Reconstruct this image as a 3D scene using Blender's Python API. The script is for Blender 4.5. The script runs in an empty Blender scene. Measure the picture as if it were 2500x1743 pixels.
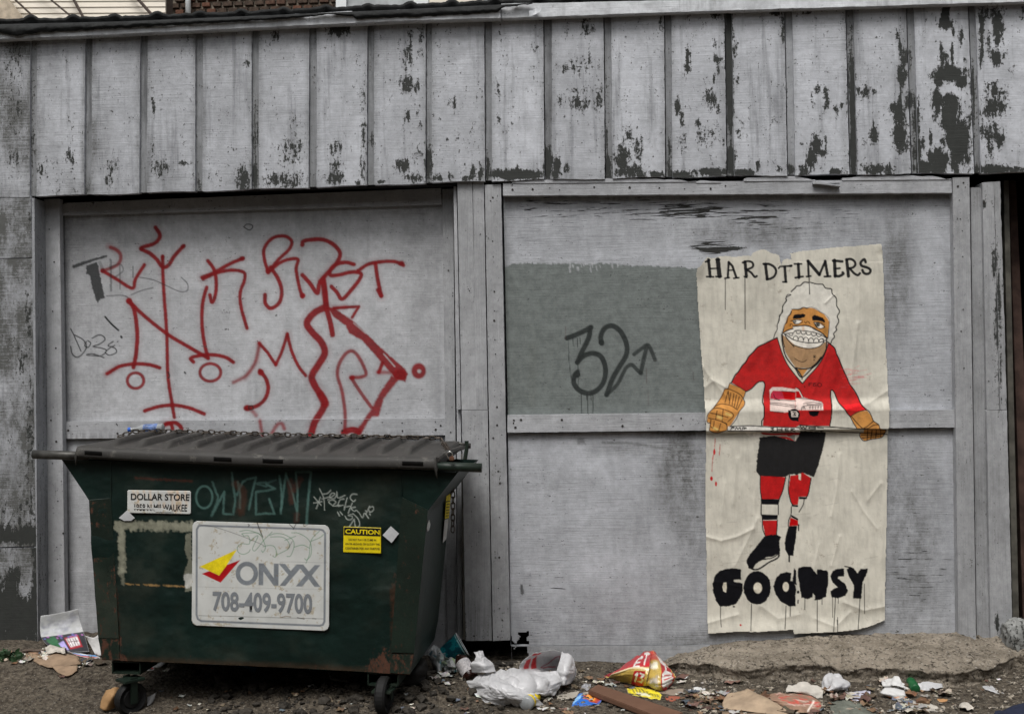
import bpy, bmesh, math, random
import numpy as np
from mathutils import Vector, Matrix, noise as mnoise

# ---------------------------------------------------------------- camera, light
SC = bpy.context.scene
COL = SC.collection
W0, H0, F = 2500.0, 1743.0, 2680.0          # photograph size and focal length in its pixels
PSI, ROLL, PITCH = 0.0625, 0.0158, 0.0161
CAM = np.array([0.0, -5.7, 1.5])
_fw = np.array([-math.sin(PSI), math.cos(PSI), 0.0]); _rt = np.array([math.cos(PSI), math.sin(PSI), 0.0]); _up = np.array([0, 0, 1.0])
_f2 = _fw * math.cos(PITCH) + _up * math.sin(PITCH); _u2 = _up * math.cos(PITCH) - _fw * math.sin(PITCH)
UP = _u2 * math.cos(ROLL) + _rt * math.sin(ROLL); RT = _rt * math.cos(ROLL) - _u2 * math.sin(ROLL); FW = _f2
cd = bpy.data.cameras.new('camera'); cam = bpy.data.objects.new('camera', cd); COL.objects.link(cam)
cd.sensor_width = 36.0; cd.sensor_fit = 'HORIZONTAL'; cd.lens = F / W0 * 36.0; cd.clip_end = 800; cd.clip_start = 0.05
cam.matrix_world = Matrix(((RT[0], UP[0], -FW[0], CAM[0]), (RT[1], UP[1], -FW[1], CAM[1]), (RT[2], UP[2], -FW[2], CAM[2]), (0, 0, 0, 1)))
SC.camera = cam

SUN_EL, SUN_AZ = math.radians(60), math.radians(196)       # azimuth clockwise from +y: behind the camera, a little to its left
world = bpy.data.worlds.new('World'); SC.world = world; world.use_nodes = True
wn = world.node_tree.nodes; wl = world.node_tree.links; wn.clear()
sky = wn.new('ShaderNodeTexSky'); sky.sky_type = 'NISHITA'; sky.sun_disc = False
sky.sun_elevation = SUN_EL; sky.sun_rotation = SUN_AZ; sky.air_density = 1.6; sky.dust_density = 5.0; sky.ozone_density = 1.0
hs = wn.new('ShaderNodeHueSaturation'); hs.inputs['Saturation'].default_value = 0.22      # overcast: the blue is gone from the sky
bg = wn.new('ShaderNodeBackground'); bg.inputs['Strength'].default_value = 0.078
wo = wn.new('ShaderNodeOutputWorld')
wl.new(sky.outputs[0], hs.inputs['Color']); wl.new(hs.outputs[0], bg.inputs['Color']); wl.new(bg.outputs[0], wo.inputs['Surface'])
sd = bpy.data.lights.new('sun', 'SUN'); sd.energy = 1.5; sd.angle = math.radians(24); sd.color = (1.0, 0.975, 0.95)
sun = bpy.data.objects.new('sun', sd); COL.objects.link(sun)
sdir = Vector((math.sin(SUN_AZ) * math.cos(SUN_EL), math.cos(SUN_AZ) * math.cos(SUN_EL), math.sin(SUN_EL)))
sun.rotation_euler = sdir.to_track_quat('Z', 'Y').to_euler(); sun.location = (0, -3, 8)
SC.view_settings.view_transform = 'Standard'; SC.view_settings.look = 'None'; SC.view_settings.gamma = 1.0
SC.view_settings.use_curve_mapping = False; SC.view_settings.exposure = 0.62
SC.render.engine = 'CYCLES'
SC.cycles.max_bounces = 6; SC.cycles.transparent_max_bounces = 8

# ---------------------------------------------------------------- geometry of the view
def ray(px, py):
    px = np.asarray(px, float); py = np.asarray(py, float)
    return FW + ((px - W0 / 2) / F)[..., None] * RT - ((py - H0 / 2) / F)[..., None] * UP
def U(px, py, Y):
    "the point of the upright plane y = Y (a distance from the wall) seen at this place of the photograph"
    r = ray(px, py); t = (np.asarray(Y, float) - CAM[1]) / r[..., 1]
    return CAM + t[..., None] * r
def UPl(px, py, P0, n, off=0.0):
    r = ray(px, py); P0 = np.asarray(P0, float) + np.asarray(n, float) * off
    t = ((P0 - CAM) @ n) / (r @ n)
    return CAM + t[..., None] * r

# ---------------------------------------------------------------- noise
def _hash(ix, iy, iz, seed):
    h = (ix * 374761393 + iy * 668265263 + iz * 2147483647 + seed * 144665) & 0xFFFFFFFF
    h = ((h ^ (h >> 13)) * 1274126177) & 0xFFFFFFFF
    h = ((h ^ (h >> 16)) * 2246822519) & 0xFFFFFFFF
    return ((h ^ (h >> 15)) & 0xFFFFFF) / float(0xFFFFFF)
def vn(x, y, z=0.0, seed=0):
    x, y, z = np.broadcast_arrays(np.asarray(x, float), np.asarray(y, float), np.asarray(z, float))
    ix, iy, iz = np.floor(x).astype(np.int64), np.floor(y).astype(np.int64), np.floor(z).astype(np.int64)
    fx, fy, fz = x - ix, y - iy, z - iz
    fx, fy, fz = fx * fx * (3 - 2 * fx), fy * fy * (3 - 2 * fy), fz * fz * (3 - 2 * fz)
    r = 0
    for dx in (0, 1):
        for dy in (0, 1):
            for dz in (0, 1):
                w = (fx if dx else 1 - fx) * (fy if dy else 1 - fy) * (fz if dz else 1 - fz)
                r = r + w * _hash(ix + dx, iy + dy, iz + dz, seed)
    return r
def fbm(x, y, z=0.0, seed=0, oct=4, rough=0.5):
    r, a, s, t = 0, 1.0, 1.0, 0
    for i in range(oct):
        r = r + a * vn(np.asarray(x) * s, np.asarray(y) * s, np.asarray(z) * s, seed + i * 17); t += a; a *= rough; s *= 2.03
    return r / t
def ridge(x, y, z=0.0, seed=0, oct=3):
    r, a, s, t = 0, 1.0, 1.0, 0
    for i in range(oct):
        r = r + a * (1 - np.abs(2 * vn(np.asarray(x) * s, np.asarray(y) * s, np.asarray(z) * s, seed + i * 31) - 1)); t += a; a *= 0.5; s *= 2.1
    return r / t
def sstep(a, b, x):
    t = np.clip((np.asarray(x, float) - a) / (b - a), 0, 1); return t * t * (3 - 2 * t)

def lin(c):
    c = c / 255.0
    return c / 12.92 if c <= 0.04045 else ((c + 0.055) / 1.055) ** 2.4
def S(r, g, b, k=1.45):
    "surface colour from the colour it shows in the photograph"
    return tuple(min(0.85, lin(v) * k) for v in (r, g, b))

# ---------------------------------------------------------------- object helpers
def obj(name, me, mat=None, parent=None, kind=None, label=None, cat=None, group=None, smooth=False):
    o = bpy.data.objects.new(name, me); COL.objects.link(o)
    if mat is not None and len(me.materials) == 0: me.materials.append(mat)
    if parent is not None:
        o.parent = parent; o.matrix_parent_inverse = Matrix.Translation(parent.location).inverted() if parent.parent is None else Matrix.Identity(4)
    if smooth: me.polygons.foreach_set('use_smooth', [True] * len(me.polygons))
    tag(o, label, cat, group, kind)
    return o
def tag(o, label=None, cat=None, group=None, kind=None):
    if label: o['label'] = label
    if cat: o['category'] = cat
    if group: o['group'] = group
    if kind: o['kind'] = kind
    return o
def thing(name, label, cat, loc=(0, 0, 0), group=None):
    o = bpy.data.objects.new(name, None); COL.objects.link(o); o.location = loc; o.empty_display_size = 0.1
    return tag(o, label, cat, group)
def mesh(name, verts, faces):
    me = bpy.data.meshes.new(name); me.from_pydata([tuple(map(float, v)) for v in verts], [], faces); me.update(); return me
def gridmesh(name, P, keep=None, back=None):
    "P (ny,nx,3) grid of points; keep: (ny-1,nx-1) faces kept; back: y the edge skirt goes back to"
    ny, nx = P.shape[:2]
    idx = np.arange(ny * nx).reshape(ny, nx)
    q = np.stack([idx[:-1, :-1], idx[1:, :-1], idx[1:, 1:], idx[:-1, 1:]], -1)
    q = q[keep] if keep is not None else q.reshape(-1, 4)
    V = P.reshape(-1, 3); faces = q
    if back is not None:
        loop = np.concatenate([idx[0, :], idx[1:, -1], idx[-1, -2::-1], idx[-2:0:-1, 0]])
        n = len(loop); B = V[loop].copy(); B[:, 1] = back
        Fd = V[loop]; base = len(V); V = np.concatenate([V, Fd, B])
        a = base + np.arange(n); b = base + (np.arange(n) + 1) % n
        faces = np.concatenate([faces, np.stack([a, a + n, b + n, b], -1)[:, ::-1]])
    me = bpy.data.meshes.new(name)
    me.vertices.add(len(V)); me.vertices.foreach_set('co', V.astype(np.float32).ravel())
    m = len(faces); me.loops.add(m * 4); me.polygons.add(m)
    me.loops.foreach_set('vertex_index', faces.astype(np.int32).ravel())
    me.polygons.foreach_set('loop_start', np.arange(0, m * 4, 4, dtype=np.int32))
    me.update(calc_edges=True); me.validate()
    return me
def setf(me, name, arr):
    a = np.zeros(len(me.vertices), np.float32); n = min(len(arr), len(a)); a[:n] = arr[:n]
    me.attributes.new(name, 'FLOAT', 'POINT').data.foreach_set('value', a)
def setc(me, name, arr):
    a = np.zeros((len(me.vertices), 4), np.float32); n = min(len(arr), len(a)); a[:n, :3] = arr[:n]; a[:, 3] = 1
    me.attributes.new(name, 'FLOAT_COLOR', 'POINT').data.foreach_set('color', a.ravel())

def slab(name, quad, Yf, Yb, mat, parent, bevel=0.003, **kw):
    "board whose front face fills the quad (TL TR BR BL, photo pixels) on the plane y=Yf"
    f = [U(x, y, Yf) for x, y in quad]; b = [np.array([p[0], Yb, p[2]]) for p in f]
    me = mesh(name, f + b, [(3, 2, 1, 0), (4, 5, 6, 7), (0, 1, 5, 4), (1, 2, 6, 5), (2, 3, 7, 6), (3, 0, 4, 7)])
    bm = bmesh.new(); bm.from_mesh(me)
    if bevel: bmesh.ops.bevel(bm, geom=bm.edges[:], offset=bevel, segments=2, affect='EDGES', profile=0.6)
    bmesh.ops.recalc_face_normals(bm, faces=bm.faces); bm.to_mesh(me); bm.free()
    return obj(name, me, mat, parent, **kw)
def boxm(name, c, s, rot=None, bevel=0.0):
    bm = bmesh.new(); bmesh.ops.create_cube(bm, size=1.0)
    M = Matrix.Translation(Vector(c)) @ (rot.to_4x4() if rot else Matrix.Identity(4)) @ Matrix.Diagonal((s[0], s[1], s[2], 1))
    bm.transform(M)
    if bevel: bmesh.ops.bevel(bm, geom=bm.edges[:], offset=bevel, segments=2, affect='EDGES')
    bmesh.ops.recalc_face_normals(bm, faces=bm.faces)
    me = bpy.data.meshes.new(name); bm.to_mesh(me); bm.free(); return me
def tubem(name, pts, r, seg=10, closed=False, rad=None):
    pts = [Vector(tuple(map(float, p))) for p in pts]; n = len(pts); V = []; Fc = []
    for i, p in enumerate(pts):
        a = pts[(i - 1) % n] if (closed or i > 0) else p; b = pts[(i + 1) % n] if (closed or i < n - 1) else p
        t = (b - a).normalized(); u = t.cross(Vector((0.13, 0.21, 0.97))); u = u.normalized() if u.length > 1e-4 else Vector((1, 0, 0)); w = t.cross(u)
        rr = rad[i] if rad else r
        for k in range(seg):
            an = 2 * math.pi * k / seg; V.append(p + u * (rr * math.cos(an)) + w * (rr * math.sin(an)))
    for i in range(n if closed else n - 1):
        j = (i + 1) % n
        for k in range(seg):
            l = (k + 1) % seg; Fc.append((i * seg + k, i * seg + l, j * seg + l, j * seg + k))
    if not closed:
        Fc.append(tuple(range(seg))[::-1]); Fc.append(tuple((n - 1) * seg + k for k in range(seg)))
    me = mesh(name, V, Fc); bm = bmesh.new(); bm.from_mesh(me); bmesh.ops.recalc_face_normals(bm, faces=bm.faces); bm.to_mesh(me); bm.free()
    return me
def lathem(name, prof, seg=20):
    "prof [(r,z)] revolved round z"
    V = []; Fc = []
    for r, z in prof:
        for k in range(seg):
            a = 2 * math.pi * k / seg; V.append((r * math.cos(a), r * math.sin(a), z))
    for i in range(len(prof) - 1):
        for k in range(seg):
            l = (k + 1) % seg; Fc.append((i * seg + k, i * seg + l, (i + 1) * seg + l, (i + 1) * seg + k))
    return mesh(name, V, Fc)

# ---------------------------------------------------------------- painting on a dense sheet
def cr(pts, n=8):
    "Catmull-Rom through the points"
    P = np.array(pts, float)
    if len(P) < 3: return P
    Q = np.vstack([2 * P[0] - P[1], P, 2 * P[-1] - P[-2]]); out = []
    t = np.linspace(0, 1, n, endpoint=False)[:, None]
    for i in range(1, len(Q) - 2):
        a, b, c, d = Q[i - 1], Q[i], Q[i + 1], Q[i + 2]
        out.append(0.5 * ((2 * b) + (-a + c) * t + (2 * a - 5 * b + 4 * c - d) * t ** 2 + (-a + 3 * b - 3 * c + d) * t ** 3))
    out.append(P[-1:]); return np.vstack(out)
class Canvas:
    def __init__(s, X, Y, clip=None):
        s.X = X.ravel(); s.Y = Y.ravel(); n = len(s.X); s.ink = np.zeros((n, 3)); s.cov = np.zeros(n); s.clip = clip
    def _over(s, idx, a, c):
        if s.clip is not None: a = a * s.clip(s.X[idx], s.Y[idx])
        s.ink[idx] = s.ink[idx] * (1 - a)[:, None] + a[:, None] * np.asarray(c)[None]; s.cov[idx] = s.cov[idx] * (1 - a) + a
    def stroke(s, pts, w, c, alpha=1.0, soft=1.0, smooth=True, rough=0.0, w2=None):
        P = cr(pts) if smooth else np.array(pts, float); m = w + soft + 4 + (w2 or 0)
        sel = np.where((s.X > P[:, 0].min() - m) & (s.X < P[:, 0].max() + m) & (s.Y > P[:, 1].min() - m) & (s.Y < P[:, 1].max() + m))[0]
        if len(sel) == 0: return
        x, y = s.X[sel], s.Y[sel]; best = np.full(len(sel), 1e9); N = len(P) - 1
        for i in range(N):
            a, b = P[i], P[i + 1]; d = b - a; L = d @ d + 1e-9
            t = np.clip(((x - a[0]) * d[0] + (y - a[1]) * d[1]) / L, 0, 1)
            ww = w if w2 is None else w + (w2 - w) * (i + t) / N
            best = np.minimum(best, np.hypot(x - a[0] - t * d[0], y - a[1] - t * d[1]) - ww / 2)
        if rough: best = best + rough * (fbm(x / 4, y / 4, seed=5) - 0.5) * 2
        a = np.clip(0.5 - best / soft, 0, 1) * alpha; k = a > 0.003
        s._over(sel[k], a[k], c)
    def fill(s, pts, c, alpha=1.0, soft=1.2, rough=0.0, smooth=False):
        P = cr(list(pts) + [pts[0]]) if smooth else np.array(pts, float); m = 4
        sel = np.where((s.X > P[:, 0].min() - m) & (s.X < P[:, 0].max() + m) & (s.Y > P[:, 1].min() - m) & (s.Y < P[:, 1].max() + m))[0]
        if len(sel) == 0: return
        x, y = s.X[sel], s.Y[sel]
        if rough: x = x + rough * (fbm(x / 5, y / 5, seed=3) - .5) * 2; y = y + rough * (fbm(x / 5, y / 5, seed=8) - .5) * 2
        ins = np.zeros(len(sel), bool); best = np.full(len(sel), 1e9); n = len(P)
        for i in range(n):
            a, b = P[i], P[(i + 1) % n]
            if abs(a[1] - b[1]) > 1e-9:
                cnd = ((a[1] > y) != (b[1] > y)) & (x < (b[0] - a[0]) * (y - a[1]) / (b[1] - a[1]) + a[0]); ins ^= cnd
            d = b - a; L = d @ d + 1e-9; t = np.clip(((x - a[0]) * d[0] + (y - a[1]) * d[1]) / L, 0, 1)
            best = np.minimum(best, np.hypot(x - a[0] - t * d[0], y - a[1] - t * d[1]))
        sd_ = np.where(ins, -best, best); a = np.clip(0.5 - sd_ / soft, 0, 1) * alpha; k = a > 0.003
        s._over(sel[k], a[k], c)
    def ell(s, cx, cy, rx, ry, w, c, **kw):
        t = np.linspace(0, 2 * math.pi, 28); s.stroke(np.stack([cx + rx * np.cos(t), cy + ry * np.sin(t)], 1), w, c, smooth=False, **kw)
    def disc(s, cx, cy, rx, ry, c, **kw):
        t = np.linspace(0, 2 * math.pi, 24, endpoint=False); s.fill(np.stack([cx + rx * np.cos(t), cy + ry * np.sin(t)], 1), c, **kw)
def T(ox, oy, k):
    return lambda *pts: [(ox + x / k, oy + y / k) for x, y in pts]
def inside(poly, x, y):
    P = np.array(poly, float); ins = np.zeros(np.shape(x), bool)
    for i in range(len(P)):
        a, b = P[i], P[(i + 1) % len(P)]
        if abs(a[1] - b[1]) > 1e-9: ins ^= ((a[1] > y) != (b[1] > y)) & (x < (b[0] - a[0]) * (y - a[1]) / (b[1] - a[1]) + a[0])
    return ins

# ---------------------------------------------------------------- materials
class NT:
    def __init__(s, name):
        s.m = bpy.data.materials.new(name); s.m.use_nodes = True; s.t = s.m.node_tree; s.n = s.t.nodes; s.n.clear()
        s.out = s.n.new('ShaderNodeOutputMaterial'); s.b = s.n.new('ShaderNodeBsdfPrincipled'); s.l(s.b.outputs[0], s.out.inputs['Surface'])
        tc = s.n.new('ShaderNodeTexCoord'); oi = s.n.new('ShaderNodeObjectInfo')
        mu = s.math('MULTIPLY', oi.outputs['Random'], 37.0); ad = s.n.new('ShaderNodeVectorMath'); ad.operation = 'ADD'
        s.l(tc.outputs['Object'], ad.inputs[0]); s.l(mu, ad.inputs[1]); s.co = ad.outputs[0]; s.rand = oi.outputs['Random']
    def l(s, a, b):
        s.t.links.new(a, b)
    def set(s, sock, v):
        if hasattr(v, 'is_output'): s.l(v, sock)
        else: sock.default_value = v
    def math(s, op, a, b=None, clamp=False):
        n = s.n.new('ShaderNodeMath'); n.operation = op; n.use_clamp = clamp; s.set(n.inputs[0], a)
        if b is not None: s.set(n.inputs[1], b)
        return n.outputs[0]
    def noise(s, scale=5.0, detail=3.0, rough=0.5, sc=(1, 1, 1), dist=0.0):
        n = s.n.new('ShaderNodeTexNoise'); mp = s.n.new('ShaderNodeMapping'); mp.inputs['Scale'].default_value = sc
        s.l(s.co, mp.inputs[0]); s.l(mp.outputs[0], n.inputs['Vector'])
        n.inputs['Scale'].default_value = scale; n.inputs['Detail'].default_value = detail; n.inputs['Roughness'].default_value = rough; n.inputs['Distortion'].default_value = dist
        return n.outputs[0]
    def ramp(s, v, a, b, lo=0.0, hi=1.0):
        n = s.n.new('ShaderNodeMapRange'); n.interpolation_type = 'SMOOTHSTEP'; s.set(n.inputs['Value'], v)
        n.inputs['From Min'].default_value = a; n.inputs['From Max'].default_value = b; n.inputs['To Min'].default_value = lo; n.inputs['To Max'].default_value = hi
        return n.outputs[0]
    def mix(s, f, a, b, blend='MIX'):
        n = s.n.new('ShaderNodeMix'); n.data_type = 'RGBA'; n.blend_type = blend
        s.set(n.inputs[0], f); s.set(n.inputs[6], a if hasattr(a, 'is_output') else (*a[:3], 1)); s.set(n.inputs[7], b if hasattr(b, 'is_output') else (*b[:3], 1))
        return n.outputs[2]
    def attr(s, name, color=False):
        n = s.n.new('ShaderNodeAttribute'); n.attribute_name = name; return n.outputs['Color'] if color else n.outputs['Fac']
    def grey(s, v):
        n = s.n.new('ShaderNodeCombineColor'); [s.l(v, n.inputs[i]) for i in range(3)]; return n.outputs[0]
    def bump(s, h, dist=0.002, strength=1.0):
        n = s.n.new('ShaderNodeBump'); n.inputs['Strength'].default_value = strength; n.inputs['Distance'].default_value = dist; s.l(h, n.inputs['Height'])
        s.l(n.outputs[0], s.b.inputs['Normal'])
    def fin(s, color, rough=0.7, spec=0.3, metal=0.0):
        s.set(s.b.inputs['Base Color'], color if hasattr(color, 'is_output') else (*color[:3], 1)); s.set(s.b.inputs['Roughness'], rough)
        s.b.inputs['Specular IOR Level'].default_value = spec; s.set(s.b.inputs['Metallic'], metal)
        return s.m
    def inked(s, c):
        "print over the ground colour: attribute ink is premultiplied by cov"
        cov = s.attr('cov'); k = s.mix(cov, c, (0, 0, 0)); return s.mix(1.0, k, s.mix(1.0, s.attr('ink', True), s.grey(s.ramp(s.noise(26, 5, .7), .3, .7, .80, 1.16)), 'MULTIPLY'), 'ADD')

def weathered(name, base=(0.40, 0.41, 0.425), under=(0.030, 0.032, 0.030), peel='v', grain='h', dirt=0.5, crack=0.0, rand=0.10, grainamt=0.5, po=0.275):
    s = NT(name)
    n1 = s.noise(2.2, 6, 0.6); n2 = s.noise(1.0, 5, 0.65, (17, 17, 1.3)); n4 = s.noise(75, 3, 0.7)
    n5 = s.noise(9, 5, 0.6, dist=0.3)
    g = s.noise(1.0, 4, 0.7, (5, 5, 170) if grain == 'h' else (150, 150, 4))
    v = s.math('ADD', s.ramp(n1, 0.3, 0.7, 0.88, 1.08), s.math('MULTIPLY', s.math('SUBTRACT', s.rand, 0.5), rand * 2))
    v = s.math('MULTIPLY', v, s.ramp(n5, 0.3, 0.72, 0.90, 1.06))
    gm = s.ramp(s.noise(3.5, 4, .6), .40, .62)
    v = s.math('MULTIPLY', v, s.math('ADD', 1.0, s.math('MULTIPLY', gm, s.ramp(g, 0.28, 0.55, -0.30 * grainamt, 0.02))))
    v = s.math('MULTIPLY', v, s.ramp(s.noise(28, 6, 0.75), 0.30, 0.70, 0.87, 1.08))
    v = s.math('MULTIPLY', v, s.ramp(n2, 0.50, 0.72, 1.0, 1.0 - 0.45 * dirt))
    v = s.math('MULTIPLY', v, s.ramp(n4, 0.60, 0.72, 1.0, 0.80))
    c = s.mix(1.0, base, s.grey(v), 'MULTIPLY')
    gr = s.attr('grime_shade'); gf = s.math('MULTIPLY', gr, s.math('MULTIPLY', s.ramp(s.noise(6, 6, 0.75, (2.2, 2.2, 0.9)), 0.25, 0.7, 0.4, 1.15), s.ramp(s.math('ADD', s.math('MULTIPLY', g, .6), s.math('MULTIPLY', n4, .4)), .35, .62, 1.25, .7)), clamp=True)  # one attribute carries stains and the painted shade bands
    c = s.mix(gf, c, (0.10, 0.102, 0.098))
    c = s.inked(c)
    pn = s.noise(1.0, 7, 0.72, ((60, 60, 19) if grain == 'h' else (110, 110, 7)) if peel == 'v' else (14, 14, 80))
    big = s.noise(1.0, 3, 0.5, (14, 14, 5) if peel == 'v' else (3, 3, 22))
    pv = s.math('ADD', s.math('ADD', s.math('MULTIPLY', s.math('SUBTRACT', pn, 0.5), 1.5), s.math('MULTIPLY', big, 0.45)), s.math('ADD', s.math('ADD', s.math('MULTIPLY', s.math('SUBTRACT', n4, .5), .55), s.math('MULTIPLY', s.math('SUBTRACT', g, .5), .22)), s.math('ADD', s.math('MULTIPLY', s.attr('peel'), 1.12), po)))
    pm = s.ramp(pv, 0.80, 0.83)
    c = s.mix(s.ramp(pv, 0.66, 0.80, 0, .42), c, (.10, .10, .095))
    c = s.mix(s.math('MULTIPLY', s.ramp(pv, .60, .72), s.ramp(n4, .56, .60)), c, (.06, .06, .056))
    c = s.mix(pm, c, s.mix(s.noise(30, 3), under, tuple(x * 1.5 for x in under)))
    if crack:
        cn = s.noise(1.0, 5, 0.6, (7, 7, 120), 0.5); cm = s.ramp(s.math('ADD', s.math('ADD', s.math('MULTIPLY', s.math('SUBTRACT', cn, .5), 1.3), .5), s.attr('crack')), 0.84, 0.88)
        c = s.mix(cm, c, (0.03, 0.03, 0.028)); hcr = cm
    else: hcr = None
    h = s.math('ADD', s.math('MULTIPLY', g, 0.9), s.math('MULTIPLY', n4, 0.5)); h = s.math('ADD', h, s.math('MULTIPLY', n5, 0.7))
    h = s.math('SUBTRACT', h, s.math('MULTIPLY', pm, 0.5))
    if hcr is not None: h = s.math('SUBTRACT', h, s.math('MULTIPLY', hcr, 1.5))
    s.bump(h, 0.0022, 0.8)
    return s.fin(c, s.ramp(n5, 0.3, 0.7, 0.50, 0.72), 0.22)
def plain(name, color, rough=0.7, var=0.25, scale=12.0, spec=0.3, metal=0.0, bump=0.0, speck=None, trans=0.0):
    s = NT(name); n = s.noise(scale, 5, 0.6); c = s.mix(1.0, color, s.grey(s.ramp(n, 0.3, 0.7, 1 - var, 1 + var * 0.6)), 'MULTIPLY')
    if speck: c = s.mix(s.ramp(s.noise(scale * 3.1, 4, 0.7), 0.58, 0.66), c, speck)
    c = s.inked(c)
    if bump: s.bump(s.noise(scale * 2, 5, 0.65), bump, 0.8)
    s.fin(c, rough, spec, metal)
    if trans:
        tr = s.n.new('ShaderNodeBsdfTranslucent'); s.l(c, tr.inputs[0]); mx = s.n.new('ShaderNodeMixShader'); mx.inputs[0].default_value = trans
        s.l(s.b.outputs[0], mx.inputs[1]); s.l(tr.outputs[0], mx.inputs[2]); s.l(mx.outputs[0], s.out.inputs['Surface'])
    return s.m
M = {}
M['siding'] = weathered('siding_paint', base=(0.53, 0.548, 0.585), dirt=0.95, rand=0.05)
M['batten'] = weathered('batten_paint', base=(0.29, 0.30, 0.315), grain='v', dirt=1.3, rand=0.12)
M['door'] = weathered('door_paint', po=.17, base=(0.50, 0.51, 0.53), peel='h', dirt=0.3, rand=0.03, grainamt=0.35)
M['rdoor'] = weathered('cracked_door_paint', po=.19, base=(0.48, 0.497, 0.53), peel='h', dirt=0.2, crack=1, rand=0.03, grainamt=1.0)
M['trim'] = weathered('trim_paint', po=.21, base=(0.40, 0.408, 0.422), grain='v', dirt=0.3, rand=0.06)
M['trimh'] = weathered('rail_paint', po=.20, base=(0.44, 0.45, 0.47), grain='h', peel='h', dirt=0.2, crack=1, rand=0.05)
M['fascia'] = weathered('fascia_paint', po=.22, base=(0.62, 0.64, 0.665), dirt=0.7, peel='h', rand=0.05)
M['dark'] = plain('dark_interior', (0.012, 0.011, 0.010), 0.9, 0.4)  # near-black colour puts the shade of the inside and gaps into the material
M['tar'] = plain('roofing_felt', (0.016, 0.017, 0.017), 0.85, 0.5, 20, bump=0.006)
M['brownpost'] = plain('stained_wood', (0.075, 0.045, 0.036), 0.85, 0.5, 9, bump=0.003)
M['greypost'] = plain('bare_wood', (0.10, 0.095, 0.08), 0.85, 0.5, 9, bump=0.003)
M['nail'] = plain('rusty_nail', (0.035, 0.03, 0.028), 0.7, 0.3)
# ---------------------------------------------------------------- the garage wall
rng = random.Random(7); nr = np.random.RandomState(3)
garage = thing('garage', 'long silver grey painted wooden garage with peeling vertical siding and two boarded door openings', 'building', (0, 0, 0))
Z1 = T(0, 0, 2.296); Z2 = T(900, 0, 2.87); Z3 = T(1700, 0, 2.87)
top_x = [-80, 0, 205, 479, 753, 1000, 1327, 1700, 2064, 2500, 2600]; top_y = [99, 95, 87, 74, 61, 50, 41, 27.5, 17, 4, 1]
bot_x = [-80, 72, 479, 1000, 1182, 1480, 1774, 2100, 2378, 2600]; bot_y = [483, 480, 467, 449, 442, 436, 430, 426, 423, 419]
TOP = lambda x: np.interp(x, top_x, top_y); BOT = lambda x: np.interp(x, bot_x, bot_y)
B1 = [(395,890,20,45,.3),(230,950,20,40,.3),(290,900,60,20,.2),(630,930,30,35,.3),(610,1020,25,50,.28),(860,590,14,50,.35),(855,820,12,60,.3),(900,940,55,50,.33),(1025,915,35,12,.35),(1385,360,20,20,.3),(1360,1010,35,60,.42),(1330,1040,15,30,.2),(1640,830,60,50,.3),(1640,890,60,30,.3),(1600,1010,110,45,.35),(1640,660,15,30,.2),(1545,200,25,35,.3),(1900,165,60,35,.42),(2035,560,20,60,.28),(2040,760,15,80,.3),(1870,830,40,40,.3),(1880,930,35,30,.32),(1880,1000,50,40,.42),(2030,950,15,60,.3),(2010,1025,15,20,.3),(2270,330,20,60,.3),(2275,480,30,35,.4),(2285,650,15,30,.35),(2250,930,45,40,.35),(1430,760,15,200,.3),(1430,980,20,80,.45),(185,800,12,250,.3),(485,1060,15,40,.3),(1105,1040,20,50,.3),(2085,800,14,60,.3),(60,400,60,300,.18),(110,600,20,90,.3),(80,880,40,60,.25)]
B2 = [(290,240,20,30,.28),(280,370,28,80,.38),(365,260,20,60,.25),(360,370,20,30,.3),(260,600,45,50,.45),(338,610,18,40,.42),(265,815,15,40,.4),(338,800,18,45,.3),(355,880,20,30,.28),(200,1150,15,35,.4),(240,1165,12,35,.4),(270,1145,18,25,.4),(350,1080,40,60,.25),(330,1250,50,30,.37),(90,1275,25,12,.4),(570,710,15,30,.28),(603,725,12,40,.42),(550,970,8,15,.35),(480,1250,30,20,.4),(570,1240,25,35,.4),(735,1200,15,50,.45),(785,1215,20,50,.47),(700,1250,40,20,.42),(905,630,15,50,.34),(920,680,8,40,.32),(910,840,16,40,.32),(1160,340,25,25,.2),(1040,1225,180,32,.62),(1040,1190,12,40,.45),(1520,190,40,55,.34),(1570,210,20,25,.3),(1385,190,12,40,.25),(1370,470,40,30,.33),(1480,460,70,60,.28),(1545,430,8,60,.3),(1340,710,20,35,.36),(1450,720,70,40,.36),(1515,720,30,50,.4),(1610,720,25,60,.36),(1480,640,60,30,.28),(1630,630,10,30,.35),(1320,1160,25,50,.5),(1380,1180,25,35,.4),(1310,1220,40,30,.5),(1810,960,40,60,.34),(1890,1040,30,80,.34),(1780,1120,45,90,.52),(1820,1200,90,40,.5),(2020,1230,60,25,.42),(2045,160,15,45,.3),(1890,1230,60,25,.45),(2235,430,16,90,.44),(2255,420,8,70,.4),(2215,520,10,60,.3),(2165,750,20,70,.38),(2195,830,15,50,.36),(2200,1000,30,60,.3),(2180,1230,100,28,.5),(2225,110,20,30,.3),(420,1150,25,130,.5),(835,1180,12,100,.4),(1255,1150,30,100,.55),(1680,1180,22,100,.5),(1670,900,15,300,.25),(2105,1180,20,80,.4),(2110,1040,15,60,.35)]
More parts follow.
